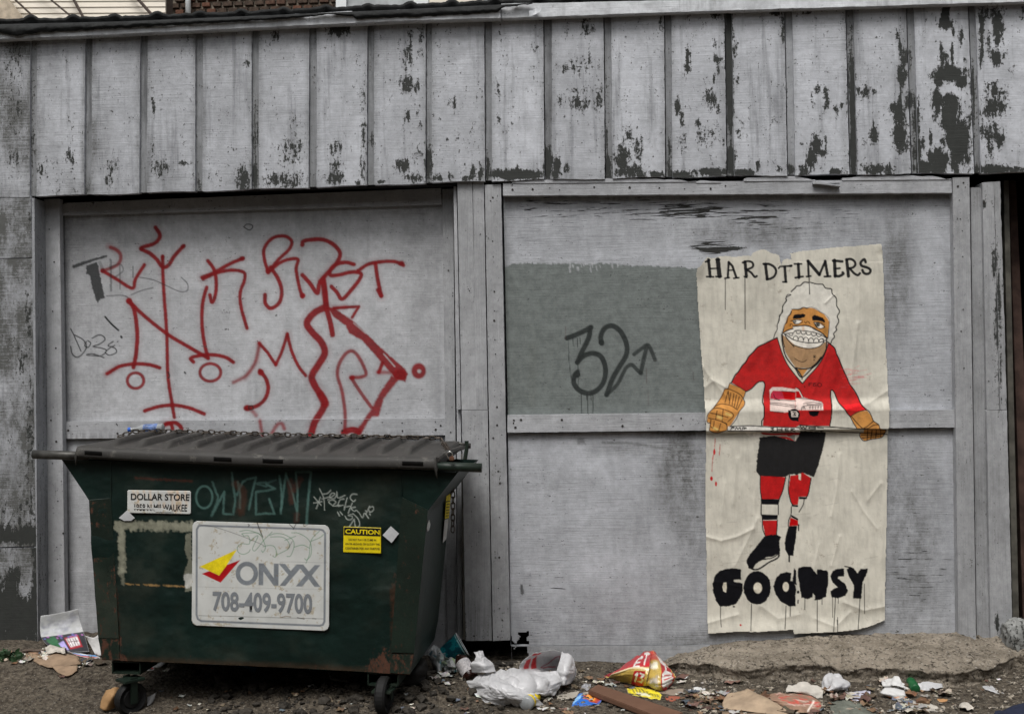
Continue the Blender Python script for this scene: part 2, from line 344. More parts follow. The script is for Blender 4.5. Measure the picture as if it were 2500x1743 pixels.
B3 = [(145,105,30,30,.35),(145,420,30,25,.4),(155,490,10,30,.4),(125,550,10,40,.4),(120,300,20,30,.3),(110,700,60,60,.32),(155,770,15,40,.35),(15,860,20,30,.35),(80,950,80,60,.25),(180,990,25,40,.25),(100,1205,110,25,.55),(228,300,22,320,.62),(235,600,22,260,.7),(240,1120,25,90,.65),(270,360,15,60,.32),(290,560,15,30,.35),(300,900,25,80,.26),(330,1215,90,25,.5),(430,1170,20,40,.38),(580,1180,20,30,.35),(560,90,40,20,.35),(605,200,12,100,.28),(780,90,30,15,.3),(880,75,50,12,.32),(910,680,28,80,.36),(850,630,25,30,.32),(810,690,12,50,.3),(900,740,12,60,.34),(980,780,20,35,.38),(1020,740,15,20,.38),(835,1020,35,60,.47),(800,1110,30,80,.52),(880,1070,50,20,.4),(760,1190,50,45,.42),(980,1210,40,30,.45),(660,1190,25,40,.55),(905,1000,8,100,.3),(1075,500,25,300,.35),(1095,700,20,250,.58),(1100,1050,22,180,.68),(1190,650,30,45,.42),(1140,640,10,25,.38),(1240,640,12,20,.4),(1245,950,30,50,.52),(1240,880,6,50,.42),(1260,265,10,15,.35),(1180,1000,15,30,.3),(1240,1190,90,40,.42),(1350,1190,40,45,.42),(1410,250,14,30,.42),(1425,330,8,90,.4),(1460,400,30,60,.46),(1440,540,30,70,.55),(1430,690,12,100,.5),(1420,800,36,80,.58),(1430,950,40,110,.56),(1375,760,20,30,.45),(1480,1010,30,80,.35),(1500,700,40,60,.42),(1540,900,30,150,.4),(1545,1050,30,100,.5),(1500,400,10,90,.4),(1590,1000,15,50,.4),(1750,80,25,60,.65),(1745,160,35,50,.65),(1720,140,12,60,.4),(1855,260,18,60,.42),(1800,230,10,40,.35),(1715,350,10,50,.4),(1795,370,12,70,.45),(1740,440,25,60,.5),(1770,520,100,50,.66),(1700,570,30,50,.55),(1845,570,35,50,.6),(1885,420,15,30,.35),(1770,800,60,120,.60),(1690,720,35,110,.55),(1780,700,50,60,.66),(1830,680,15,40,.4),(1830,1010,80,160,.62),(1760,1080,30,40,-.3),(1790,640,60,30,-.3),(1700,1130,60,80,.6),(1640,1100,20,60,.45),(1640,980,10,60,.38),(1600,1180,80,40,.62),(1870,950,50,60,.5),(1915,870,12,60,.4),(2000,200,20,180,.45),(2000,400,16,60,.4),(2060,100,80,35,.33),(2110,190,35,110,.52),(2050,300,15,100,.32),(2100,400,35,60,.46),(2155,400,12,30,.3),(2090,750,90,70,.46),(2080,600,60,30,.3),(2110,650,60,40,.34),(2070,930,80,60,.40),(2130,970,25,60,.45),(2060,1040,25,60,.3),(2010,860,15,40,.3),(2100,1190,150,30,.52),(2250,1190,80,20,.45),(2280,100,25,50,.35),(1940,700,20,250,.3),(1965,1200,20,50,.45)]
BL = [(x/2.296, y/2.296, a/2.296, b/2.296, k) for x, y, a, b, k in B1] + [(900+x/2.87, y/2.87, a/2.87, b/2.87, k) for x, y, a, b, k in B2] + [(1700+x/2.87, y/2.87, a/2.87, b/2.87, k) for x, y, a, b, k in B3]
BL += [(72,560,8,40,.28),(70,760,9,60,.25),(74,1080,12,150,.28),(60,1250,40,50,.25),(40,1310,80,26,.55),(40,1460,90,150,.6),(35,1362,26,26,-.42),(66,1400,12,48,-.6),(8,1392,10,40,-.36),(48,1440,10,20,-.3),(60,880,16,40,.2)]
def blobs(X, Y, L):
    r = np.zeros(X.shape)
    for cx, cy, rx, ry, k in L:
        rx, ry = rx * 1.25, ry * 1.25
        m = (abs(X - cx) < rx * 2) & (abs(Y - cy) < ry * 2)
        if not m.any(): continue
        d = np.sqrt(((X[m] - cx) / rx) ** 2 + ((Y[m] - cy) / ry) ** 2)
        v = k * 1.0 * (1 - sstep(0.2, 1.6, d))
        r[m] = np.where(np.abs(v) > 0, np.where(k > 0, np.maximum(r[m], v), r[m] + v), r[m])
    return r
def sheet(name, quad, Yf, Yb, step, mat, parent, paint=None, peel=None, grime_shade=None, crack=None, jit=0.0012, cut=None, topf=None, botf=None, edge=0.0, prof=None, **kw):
    "dense painted board: quad TL TR BR BL in photo pixels on the plane y=Yf"
    TL, TR, BR, BLq = [np.array(q, float) for q in quad]
    nx = max(2, int(max(abs(TR[0]-TL[0]), abs(BR[0]-BLq[0])) / step) + 1); ny = max(2, int(max(abs(BLq[1]-TL[1]), abs(BR[1]-TR[1])) / step) + 1)
    if topf is not None: ny = int(abs(botf(TL[0]) - topf(TL[0])) / step) + 1
    u = np.linspace(0, 1, nx)[None, :, None]; v = np.linspace(0, 1, ny)[:, None, None]
    P = (TL*(1-u)+TR*u)*(1-v) + (BLq*(1-u)+BR*u)*v; X, Y = P[..., 0].copy(), P[..., 1].copy()
    if topf is not None:
        t0, t1 = topf(X[0]), botf(X[-1]); Y = t0[None]*(1-v[..., 0]) + t1[None]*v[..., 0]
    if edge:
        e = edge * (fbm(Y[:, 0]/14, 3.3, seed=int(TL[0]) & 255, oct=3)-.5)*2; X[:, 0] += e
        e = edge * (fbm(Y[:, -1]/14, 7.3, seed=int(TR[0]) & 255, oct=3)-.5)*2; X[:, -1] += e
        e = edge * (fbm(X[-1]/12, 1.3, seed=9, oct=3)-.5)*2; Y[-1] += e
    W = U(X, Y, Yf)
    if prof is not None: W = U(X, Y, Yf + prof(X, Y))
    W[..., 1] += jit * (fbm(X/40, Y/40, seed=int(TL[0]) & 63) - .5) * 2
    keep = None
    if cut is not None:
        cx = (X[:-1, :-1]+X[1:, 1:])/2; cy = (Y[:-1, :-1]+Y[1:, 1:])/2; keep = ~cut(cx, cy)
    me = gridmesh(name, W, keep, Yb)
    if peel is not None: setf(me, 'peel', peel(X, Y).ravel())
    if grime_shade is not None: setf(me, 'grime_shade', grime_shade(X, Y).ravel())
    if crack is not None: setf(me, 'crack', crack(X, Y).ravel())
    if paint is not None:
        c = Canvas(X, Y); paint(c); setc(me, 'ink', c.ink); setf(me, 'cov', c.cov)
    return obj(name, me, mat, parent, smooth=False, **kw)
# siding: wide boards with recessed strips between them
BT = [(74,91,72,89),(208,226,205,223),(342,361,340,359),(477,496,476,494),(614,632,614,632),(755,774,753,773),(897,914,895,913),(1039,1055,1039,1054),(1182,1201,1184,1201),(1326,1347,1329,1348),(1473,1492,1477,1496),(1621,1639,1624,1642),(1768,1786,1774,1793),(1914,1934,1922,1942),(2063,2083,2074,2094),(2211,2231,2224,2243),(2362,2381,2378,2395)]
edgesL = [(-75, -75)] + [(b[1], b[3]) for b in BT]; edgesR = [(b[0], b[2]) for b in BT] + [(2590, 2600)]
peelf = lambda X, Y: blobs(X, Y, BL) - 0.02
for i, ((xl, xlb), (xr, xrb)) in enumerate(zip(edgesL, edgesR)):
    gd = [1.0, 0.42, 0.45, 0.25, 0.22, 0.2, 0.12, 0.2, 0.18, 0.1, 0.12, 0.1, 0.12, 0.12, 0.1, 0.12, 0.1, 0.12][i]  # boards get darker towards the left end
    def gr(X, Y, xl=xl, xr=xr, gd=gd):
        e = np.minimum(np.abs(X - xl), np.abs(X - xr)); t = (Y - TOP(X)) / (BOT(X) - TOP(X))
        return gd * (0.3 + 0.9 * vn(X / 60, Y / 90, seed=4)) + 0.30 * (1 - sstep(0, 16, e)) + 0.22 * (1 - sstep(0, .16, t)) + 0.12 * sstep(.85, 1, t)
    sheet('siding_board', [(xl, 0), (xr, 0), (xrb, 0), (xlb, 0)], 0.0, 0.035, 2.6, M['siding'], garage, peel=peelf, grime_shade=gr,
          topf=lambda x: TOP(x) - 16, botf=lambda x: BOT(x) + (1.5 * np.sin(x / 37) ), edge=0.9)
BD = [.6, .5, .3, .5, .75, .4, .45, .5, .5, .45, .6, .5, .6, .0, .7, .5, .35]
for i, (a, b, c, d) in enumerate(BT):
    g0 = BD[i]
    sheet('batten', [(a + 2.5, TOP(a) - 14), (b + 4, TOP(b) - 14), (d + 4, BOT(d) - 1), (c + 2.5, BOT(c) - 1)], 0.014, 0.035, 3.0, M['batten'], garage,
          peel=peelf, grime_shade=lambda X, Y, g0=g0: g0 * 0.55 * (0.3 + 1.2 * vn(X / 9, Y / 60, seed=11)) + .25 * sstep(.8, 1, (Y - TOP(X)) / (BOT(X) - TOP(X))))
bq = lambda name, x0, y0, x1, y1, Y0, Y1, m, **k: slab(name, [(x0, y0), (x1, y0), (x1, y1), (x0, y1)], Y0, Y1, m, garage, 0.0, **k)
slab('sheathing', [(-80, 88), (2600, -6), (2600, 416), (-80, 480)], 0.036, 0.10, M['dark'], garage, 0)
# inside of the building: dark body behind everything
hz = lambda px: 914.5 - (px - 1250) * math.tan(ROLL)
def wx(px, Y=0.0): return float(U(px, 900, Y)[0])
def wbox(name, x0, x1, y0, y1, z0, z1, mat, parent=None, **k):
    return obj(name, boxm(name, ((x0+x1)/2, (y0+y1)/2, (z0+z1)/2), (x1-x0, y1-y0, z1-z0)), mat, parent, **k)
TOPZ = float(U(1250, 40, 0)[2]); BOTZ = float(U(1250, 440, 0)[2])
wbox('inner_wall', wx(-90), wx(2420), 0.40, 0.46, -0.3, TOPZ - .05, M['dark'], garage)
wbox('side_wall', wx(2580, .3), wx(2600, .3), 0.04, 2.4, -0.3, TOPZ - .05, M['dark'], garage)
wbox('side_wall', wx(-120), wx(-95), 0.04, 2.4, -0.3, TOPZ - .05, M['dark'], garage)
wbox('back_wall', wx(-120), wx(2700), 2.4, 2.5, -0.3, TOPZ + .0, M['dark'], garage)
wbox('soffit', wx(-90), wx(2600), 0.036, 0.40, BOTZ + .03, BOTZ + .06, M['dark'], garage)
# corrugated roof sheet whose ribs end along the top of the wall, low pitch away from the alley
def roof():
    xs = np.linspace(-90, 2700, 700); yy = np.linspace(-0.045, 2.5, 14); ty = np.interp(xs, [-90, 0, 300, 700, 1000, 1250, 2700], [62, 55, 49, 32, 19, 8, -52])
    ed = U(xs, ty, -0.045); rib = np.maximum(0, 1 - np.abs(((xs - 75) / 103 + .5) % 1 - .5) / 0.13) ** 0.7 * 0.018
    P = np.zeros((14, 700, 3))
    for j, y in enumerate(yy):
        t = (y + .05)
        P[j] = ed; P[j, :, 1] = y; P[j, :, 2] = ed[:, 2] - t * 0.06 + rib + .010 * (fbm(xs / 22, j * .7, seed=2) - .5) * (1 if j else 1.6)
    P[0, :, 1] += 0.02 * (fbm(xs / 30, 0, seed=6) - .5)
    o = obj('roof', gridmesh('roof', P), M['tar'], garage); md = o.modifiers.new('s', 'SOLIDIFY'); md.thickness = 0.02; md.offset = -1
roof()
# torn felt hanging over the fascia, left part
def felt():
    xs = np.linspace(-90, 1300, 420)
    up = np.interp(xs, [-90, 0, 300, 700, 1000, 1300], [66, 60, 53, 36, 23, 8])
    lo = np.interp(xs, [-90, 0, 45, 75, 100, 187, 260, 430, 625, 720, 800, 860, 870, 950, 1050, 1130, 1215, 1225, 1300], [84, 82, 88, 84, 80, 76, 72, 62, 52, 46, 36, 40, 47, 44, 41, 36, 30, 20, 10])
    lo = lo + 5 * (fbm(xs / 14, 0, seed=21, oct=4) - .5)
    v = np.linspace(0, 1, 10)[:, None]; Y = up * (1 - v) + lo * v; P = U(np.broadcast_to(xs, Y.shape), Y, -0.064 - .018 * np.sin(v * 3) + .012 * (fbm(xs[None] / 18, v * 3, seed=5) - .5))
    o = obj('roofing_felt', gridmesh('roofing_felt', P), M['tar'], garage); md = o.modifiers.new('s', 'SOLIDIFY'); md.thickness = 0.004
felt()
# fascia boards
def fas(x0, x1, up, Yf):
    n = 2
    def gm(X, Y): return 0.0 + 0.28 * sstep(.4, .8, fbm(X / 70, Y / 25, seed=33)) * np.where(X < 700, 1.0, .5) + .4 * (1 - sstep(60, 260, X))
    sheet('fascia_board', [(x0, 0), (x1, 0), (x1, 0), (x0, 0)], Yf, 0.0, 4.0, M['fascia'], garage, topf=lambda x: np.interp(x, *up), botf=lambda x: TOP(x) + 0.5,
          grime_shade=gm, peel=lambda X, Y: 0 * X - .05, jit=0.006, edge=.8, crack=None)
fas(-80, 860, ([-80, 300, 860], [74, 58, 28]), -0.056)
fas(846, 1222, ([846, 1222], [30, 14]), -0.060)
fas(1224, 2600, ([1224, 1700, 2600], [10, 0, -22]), -0.050)
# curled scrap of flashing on the fascia
P = np.zeros((5, 7, 3))
for j in range(5):
    for i in range(7):
        P[j, i] = U(1292 + i * 4.6, 27 + j * 3.2 - (i * i) * .35, -0.05 - .012 * abs(i - 3) - .004 * j)
obj('flashing_scrap', gridmesh('flashing_scrap', P), M['fascia'], garage, smooth=True)

# left corner sheets of the wall
NG = lambda k, lo=0.3: (lambda X, Y: k * (lo + 1.1 * fbm(X / 60, Y / 80, seed=14)))
for q in ([(-70, 482), (75, 480), (78, 629), (-70, 632)], [(-70, 634), (78, 631), (88, 1333), (-70, 1337)], [(-70, 1340), (88, 1336), (92, 1600), (-70, 1600)]):
    sheet('wall_panel', q, 0.003, 0.04, 3.0, M['siding'], garage, peel=peelf, grime_shade=NG(1.15), edge=1.0)
# the left jamb: its side face is what the camera sees
slab('door_jamb', [(77, 484), (84, 484), (93, 1605), (86, 1605)], 0.004, 0.20, M['batten'], garage, 0.002)
slab('corner_post', [(112 - 6, 486), (145, 485), (160, 1605), (122 - 6, 1605)], 0.124, 0.17, M['trim'], garage, 0.004)
# centre posts and right posts
slab('edge_strip', [(1107, 455), (1114.5, 455), (1125, 1000), (1114.5, 1000)], 0.06, 0.14, M['trim'], garage, 0.002)
slab('edge_strip', [(1115, 1000), (1125, 1000), (1130, 1562), (1117, 1562)], 0.10, 0.16, M['trim'], garage, 0.002)
slab('edge_strip', [(1125.5, 1110), (1130, 1110), (1137, 1562), (1131, 1562)], 0.03, 0.10, M['greypost'], garage, 0.002)
sheet('post', [(1116.5, 446), (1153, 445), (1163, 1000), (1127, 1000)], 0.026, .12, 3, M['trim'], garage, peel=lambda X, Y: 0*X, grime_shade=NG(.15), edge=.5)
sheet('post', [(1154.5, 445), (1181, 443), (1190.5, 1000), (1161.5, 1000)], 0.027, .12, 3, M['trim'], garage, peel=lambda X, Y: 0*X, grime_shade=NG(.15), edge=.5)
sheet('post', [(1127, 1001), (1190.5, 1001), (1201, 1563), (1137, 1564)], 0.026, .12, 3, M['trim'], garage, peel=lambda X, Y: .1 * sstep(1500, 1570, Y), grime_shade=lambda X, Y: .2 + .25 * sstep(1300, 1560, Y), edge=.6)
sheet('post', [(1183.5, 452), (1223, 450), (1245, 1562), (1203.5, 1564)], 0.018, .12, 3, M['trim'], garage, peel=lambda X, Y: .1 * sstep(1500, 1570, Y), grime_shade=NG(.18), edge=.7)
RP = lambda X, Y: blobs(X, Y, [(2431, 640, 7, 60, .4), (2436, 780, 9, 120, .42), (2440, 920, 6, 100, .3), (2434, 1520, 5, 22, .6), (2400, 500, 6, 8, .4)])
sheet('post', [(2326, 434), (2366.5, 433), (2383, 1575), (2340.5, 1575)], 0.010, .08, 3, M['trim'], garage, peel=RP, grime_shade=NG(.22), edge=.5)
sheet('post', [(2370, 458), (2396.5, 458), (2417, 1575), (2385, 1575)], 0.045, .12, 3, M['trim'], garage, peel=RP, grime_shade=NG(.35), edge=.4)
sheet('post', [(2398.5, 446), (2426, 444), (2440, 1000), (2409, 1000)], 0.020, .12, 3, M['trim'], garage, peel=RP, grime_shade=NG(.25), edge=.7)
sheet('post', [(2427, 444), (2442, 443), (2458, 1000), (2441.5, 1000)], 0.022, .12, 3, M['trim'], garage, peel=RP, grime_shade=NG(.45), edge=1.6)
sheet('post', [(2409, 1001), (2458, 1001), (2473, 1575), (2419, 1575)], 0.020, .12, 3, M['trim'], garage, peel=RP, grime_shade=NG(.3), edge=1.0)
slab('inner_post', [(2450, 440), (2463, 440), (2490, 1580), (2474, 1580)], 0.16, 0.24, M['greypost'], garage, 0.004)
slab('inner_post', [(2463, 440), (2481, 440), (2530, 1580), (2500, 1580)], 0.34, 0.44, M['brownpost'], garage, 0.004)

# ---- left door
ldoor = thing('door', None, None); ldoor.parent = garage; ldoor.name = 'door'; ldoor['label'] = 'left door panel sprayed with red graffiti'
del_keys = []
RED = S(128, 18, 23, 1.0); BLK = S(28, 30, 30, 1.1); GRN = (0.158, 0.178, 0.170)
def graffiti(c):
    A = T(0, 450, 2.463); B = T(600, 450, 2.463); w = 8.5
    def r(pts, w=w, soft=3.0, a=.97, **k):
        c.stroke(pts, w * 1.9 + 5, RED, a * .16, 12, **{q: k[q] for q in k if q == 'smooth'}); c.stroke(pts, w * 1.16, RED, a, soft, rough=.6, **k)
    r(A((665,380),(700,395),(726,430),(712,478),(665,505),(615,520)), 7, a=.8); c.stroke(A((650,372),(700,398)), 12, RED, .35, 9)
    r(A((615,520),(700,570),(795,625),(815,570),(868,485)), 7.5); c.disc(*A((618,520))[0], 6, 6, RED, soft=3)
    r(A((935,260),(962,310),(930,355),(850,385),(900,415),(940,450),(975,495),(1010,490),(1050,430),(1105,370)), 8.5); c.disc(*A((850,388))[0], 6, 6, RED, soft=3); c.disc(*A((1100,375))[0], 6, 5, RED, soft=3)
    r(A((978,435),(982,600),(1003,900),(1010,1150),(1035,1320),(1048,1400)), 7.5); c.disc(*A((978,440))[0], 5, 7, RED, soft=3)
    r(A((870,1362),(960,1335),(1050,1328),(1140,1345),(1228,1380)), 8)
    r(A((775,700),(808,760),(825,900),(818,1020),(803,1100)), 9); r(A((775,700),(860,785),(1005,900),(1130,975),(1250,1045)), 8); c.disc(*A((776,702))[0], 8, 8, RED, soft=3)
    r(A((1242,620),(1218,720),(1215,850),(1230,960),(1252,1045)), 8); r(A((645,1138),(720,1095),(810,1080),(900,1085),(960,1103)), 8); c.stroke(A((640,1142),(700,1105)), 13, RED, .35, 8)
    ax, ay = A((815,1180))[0]; c.ell(ax, ay, 20, 19, 8, RED, alpha=.93, soft=3); ax, ay = A((1265,1131))[0]; c.ell(ax, ay, 25.5, 21.5, 8, RED, alpha=.93, soft=3)
    r(A((1163,1068),(1148,1045),(1210,1028),(1290,1026),(1360,1042),(1403,1070)), 8)
    r(A((1250,460),(1285,510),(1300,580),(1296,660),(1275,710),(1262,665)), 8); r(A((1215,560),(1290,530),(1380,480),(1462,445)), 8); c.disc(*A((1455,448))[0], 7, 6, RED, soft=3)
    r(A((1222,570),(1300,535),(1390,517),(1465,530),(1470,575),(1445,650),(1450,740),(1485,865)), 7.5)
    r(A((985,1450),(1005,1436),(1028,1440),(1038,1472)), 8); r(A((1000,1442),(1050,1432),(1088,1462),(1088,1512)), 9)
    r(A((1405,1190),(1480,1150),(1530,1080),(1552,1000),(1560,955)), 7, a=.75, soft=6); r(B((80,955),(130,1010),(180,1085)), 7, smooth=False); r(B((180,1085),(215,1010),(250,900)), 7); r(B((250,900),(275,1000),(315,1090),(360,1150)), 7)
    c.stroke(B((-5,1170),(30,1110),(70,1060),(80,960)), 10, RED, .3, 9)
    r(B((85,1120),(122,1170),(135,1230),(115,1290),(70,1330),(15,1345)), 8.5); r(B((25,1345),(62,1388)), 8, a=.6, soft=6); c.disc(*B((10,1345))[0], 10, 8, RED, soft=4); c.disc(*B((90,1130))[0], 8, 8, RED, soft=4)
    r(B((85,1420),(100,1515)), 7, a=.75, soft=5); r(B((150,1512),(185,1450),(215,1438),(232,1468)), 7.5, a=.7, soft=5)
    r(B((135,528),(112,450),(112,385),(160,325),(232,312),(275,342),(262,390),(200,450),(135,528)), 7.5); r(B((135,528),(220,465),(310,450),(303,510),(318,600),(340,678)), 7.5); r(B((150,500),(195,570),(216,640),(202,710),(152,746),(118,715),(116,665)), 8.5)
    c.disc(*B((135,522))[0], 7, 8, RED, soft=3); c.disc(*B((342,670))[0], 7, 7, RED, soft=3)
    r(B((340,365),(348,343),(400,333),(470,335),(530,365),(566,412),(552,465),(500,525),(445,585)), 9)
    r(B((340,545),(385,595),(430,655),(440,605),(470,560)), 9)
    r(B((650,482),(600,470),(540,485),(508,520),(512,548),(560,545),(640,528),(692,538),(682,575),(635,635),(580,690),(548,650),(515,615)), 8.5)
    r(B((675,520),(740,480),(830,465),(900,467),(948,488)), 8); c.disc(*B((935,475))[0], 8, 6, RED, soft=5); r(B((780,478),(793,570),(815,672)), 8.5); r(B((795,635),(815,672)), 9)
    r(B((465,575),(478,650),(485,740),(508,830),(522,905)), 11); c.stroke(B((465,578),(485,740)), 15, RED, .9, 4)
    r(B((475,740),(410,775),(368,835),(400,890),(455,950),(475,1015),(440,1080),(398,1150),(410,1200),(450,1265),(475,1310),(455,1365),(415,1430),(390,1510)), 15, soft=4)
    c.stroke(B((450,1265),(478,1320)), 20, RED, .9, 5)
    r(B((530,745),(680,735),(640,800)), 6.5, smooth=False); c.stroke(B((530,745),(600,738)), 12, RED, .5, 8)
    c.fill(B((485,735),(530,745),(640,815),(790,960),(900,1060),(960,1110),(975,1140),(960,1190),(900,1160),(850,1110),(780,1030),(700,940),(620,895),(600,850),(530,800)), RED, .95, 4, rough=1.5)
    c.stroke(B((650,835),(720,895)), 3, S(150,150,150), .6, 3); c.stroke(B((830,1020),(895,1095)), 3.5, S(150,150,150), .7, 2); c.disc(*B((925,1145))[0], 17, 14, RED, soft=5)
    c.fill(B((875,1150),(920,1175),(830,1290),(800,1395),(760,1400),(740,1420),(690,1510),(640,1512),(700,1430),(755,1350),(800,1260)), RED, .93, 5, rough=2)
    r(B((800,1130),(818,1085),(820,1075)), 8); r(B((795,1130),(880,1132)), 8, a=.7, soft=6)
    c.disc(*B((1040,1122))[0], 18, 19.5, RED, soft=5, alpha=.95); c.disc(*B((1043,1124))[0], 4.5, 4.5, S(150,150,150), soft=4, alpha=.9)
    r(B((595,1480),(597,1380),(580,1250),(552,1150),(562,1080),(600,1020),(640,1003),(680,1040),(722,1130),(700,1157),(632,1162)), 7.5, a=.85, soft=4); r(B((635,1165),(690,1250),(755,1340)), 7.5, a=.85); c.disc(*B((640,1162))[0], 7, 6, RED, soft=4)
    r(B((590,1490),(640,1475),(680,1485)), 13)
    # black marks
    c.stroke(A((445,495),(540,462),(640,432)), 9, BLK, .85, 2, rough=1.5, w2=5); c.fill(A((520,485),(585,470),(605,560),(620,640),(632,685),(605,690),(590,715),(575,690),(555,620),(540,550),(520,540)), BLK, .88, 1.5, rough=2.5)
    g = lambda pts, w=2.0, a=.8, **k: c.stroke(pts, w * 1.35, BLK, min(1, a * 1.2), 1.6, **k)
    g(A((665,455),(668,640)), 4, .45, rough=1.5); g(A((720,490),(722,630)), 3, .35); g(A((660,500),(720,480),(740,520),(690,560)), 3, .4); g(A((800,495),(800,560)), 3, .4); g(A((640,672),(730,668),(770,680)), 1.8, .6)
    g(A((790,665),(850,640),(920,622)), 1.8, .6); g(A((840,560),(920,575),(1000,610),(1080,645),(1125,640),(1128,600),(1090,560)), 1.8, .6); g(A((600,470),(620,520)), 6, .3)
    g(A((632,797),(670,840),(712,878)), 3.2, .85); g(A((728,915),(731,921)), 4); g(A((1465,257),(1485,241),(1515,246),(1518,262),(1498,276),(1465,257)), 1.6, .85)
    g(A((425,868),(450,920),(487,1003))); g(A((447,905),(500,935),(520,975),(500,1015),(465,1040),(435,1020),(425,975))); g(A((520,945),(510,970),(530,980),(545,955),(528,940)))
    g(A((555,925),(600,905),(632,930),(600,960),(560,975),(610,985),(640,1000),(610,1030),(560,1030),(520,1025),(560,1020),(625,1042))); g(A((680,945),(650,970),(690,985),(700,1010),(660,1028),(635,1010),(660,985),(690,968)))
    g(A((1010,1130),(1020,1150),(1012,1165)), 3, .6); g(A((1110,1130),(1115,1136)), 3); g(A((1495,1335),(1515,1330),(1522,1350),(1500,1355),(1495,1335)), 1.6, .8)
Dq = [(157, 525), (1081, 499), (1091, 1024), (157, 1031)]
dgr = lambda X, Y: .0 + .10 * fbm(X / 90, Y / 70, seed=5) + .30 * (1 - sstep(0, 50, Y - np.interp(X, [157, 1081], [525, 499]))) + .2 * (1 - sstep(0, 60, X - 157)) + .18 * sstep(400, 160, X) + blobs(X, Y, [(770, 640, 40, 60, .2), (1030, 650, 40, 130, .3), (1060, 800, 20, 250, .2), (330, 600, 60, 90, .15)])  # grime, plus painted shade under the header and a darker left end
sheet('panel', Dq, 0.190, .22, 2.0, M['door'], ldoor, paint=graffiti, grime_shade=dgr, peel=lambda X, Y: blobs(X, Y, [(960, 560, 12, 8, .2), (410, 640, 8, 20, .2)]))
sheet('panel', [(159, 1060), (1092, 1050), (1100, 1600), (172, 1600)], 0.190, .22, 4.0, M['door'], ldoor, paint=graffiti, grime_shade=lambda X, Y: .1 + .15 * sstep(1300, 1600, Y) + .15 * fbm(X / 60, Y / 60, seed=8) + .3 * (1 - sstep(0, 20, Y - 1068)), peel=lambda X, Y: 0 * X)  # dark band along the top is shade of the rail, painted in
sheet('rail', [(156, 1029), (1087, 1021), (1088, 1062), (156, 1071)], 0.164, .188, 2.0, M['trimh'], ldoor, paint=graffiti, grime_shade=lambda X, Y: .12 + .35 * sstep(1045, 1066, Y) * (fbm(X / 6, Y / 60, seed=3) > .5), peel=lambda X, Y: 0 * X, crack=lambda X, Y: 0 * X - .1, edge=.7)
slab('header_board', [(147, 496), (1077, 459), (1079, 499), (149, 526)], 0.160, .19, M['trimh'], ldoor, .003)
sheet('stile', [(1080, 462), (1106, 461), (1117, 1590), (1093, 1590)], 0.158, .19, 3, M['trim'], ldoor, grime_shade=NG(.3), peel=lambda X, Y: 0 * X, edge=.5)
# ---- right door
rdoor = thing('door', None, None); rdoor.parent = garage; rdoor['label'] = 'right door panel with a green grey painted patch'
def tag32(c):
    A = T(1200, 420, 2.355)
    c.fill(A((70,545),(130,528),(200,522),(330,527),(480,524),(560,532),(640,525),(760,535),(900,540),(1060,548),(1240,560),(1300,562),(1300,1400),(70,1400)), GRN, .96, 2.5, rough=5)
    for i in range(16):
        x = 430 + rng.random() * 300; y = 532 + rng.random() * 40; c.stroke(A((x, y - 10), (x + rng.random() * 6, y + rng.random() * 18)), 2.0 + rng.random() * 2.5, (.42, .43, .45), .7, 1.5, rough=1)
    c.stroke(A((240,1000),(235,1330)), 20, (.12,.125,.10), .15, 14)
    k = (0.022, 0.027, 0.026); w = 12.5
    c.stroke(A((435,955),(500,930),(572,893)), w, k, .95, 2); c.stroke(A((568,895),(558,955),(522,1030),(494,1095)), w, k, .95, 2)
    c.stroke(A((494,1092),(530,1058),(580,1042),(630,1062),(655,1130),(645,1205),(605,1255),(555,1272),(505,1255),(474,1215),(478,1170),(494,1150)), w, k, .95, 2); c.disc(*A((492,1165))[0], 8, 8, k)
    c.stroke(A((634,985),(628,945),(650,900),(692,884),(740,915),(775,985),(775,1050),(735,1120),(695,1190),(662,1280)), w, k, .93, 2); c.disc(*A((632,980))[0], 7, 7, k)
    c.stroke(A((662,1280),(720,1225),(755,1160),(775,1125),(805,1108),(835,1135),(860,1158)), 9.5, k, .85, 2); c.stroke(A((858,1155),(872,1090),(892,1005)), 10.5, k, .85, 2); c.stroke(A((820,1048),(860,1018),(897,994),(920,1030),(940,1080)), 9.5, k, .85, 2.5)
    for x0, y0, x1, y1, ww in ((440,960,443,1060,1.6),(443,1060,457,1182,1.6),(516,1270,516,1390,1.8),(553,1275,555,1390,2.4),(585,1270,582,1388,2.2),(468,960,472,1003,2),(493,955,495,1005,2.2),(507,950,510,985,2),(497,1100,497,1230,2),(570,1275,572,1310,2),(547,1275,549,1310,2)):
        c.stroke(A((x0,y0),(x1,y1)), ww, k, .85, 1.2)
    for x0, y0, x1, y1 in ((425,890,425,960),(890,1130,892,1215),(900,1260,903,1340),(1160,1150,1162,1200),(1080,1185,1095,1190)): c.stroke(A((x0,y0),(x1,y1)), 1.8, (.09,.05,.045), .5, 2)
rgr = lambda X, Y: .05 + .2 * fbm(X/70, Y/50, seed=19) + blobs(X, Y, [(2190, 660, 38, 150, .60), (1830, 570, 190, 34, .50), (1500, 600, 260, 30, -.0), (2060, 560, 140, 22, .25), (1500, 530, 150, 40, .15), (2150, 610, 40, 60, .35)]) + .5 * (1 - sstep(0, 22, Y - np.interp(X, [1229, 2326], [481, 475]))) + .25 * sstep(2290, 2335, X) + .25 * sstep(1262, 1235, X)  # stains, plus a dark band below the header painted as its shade
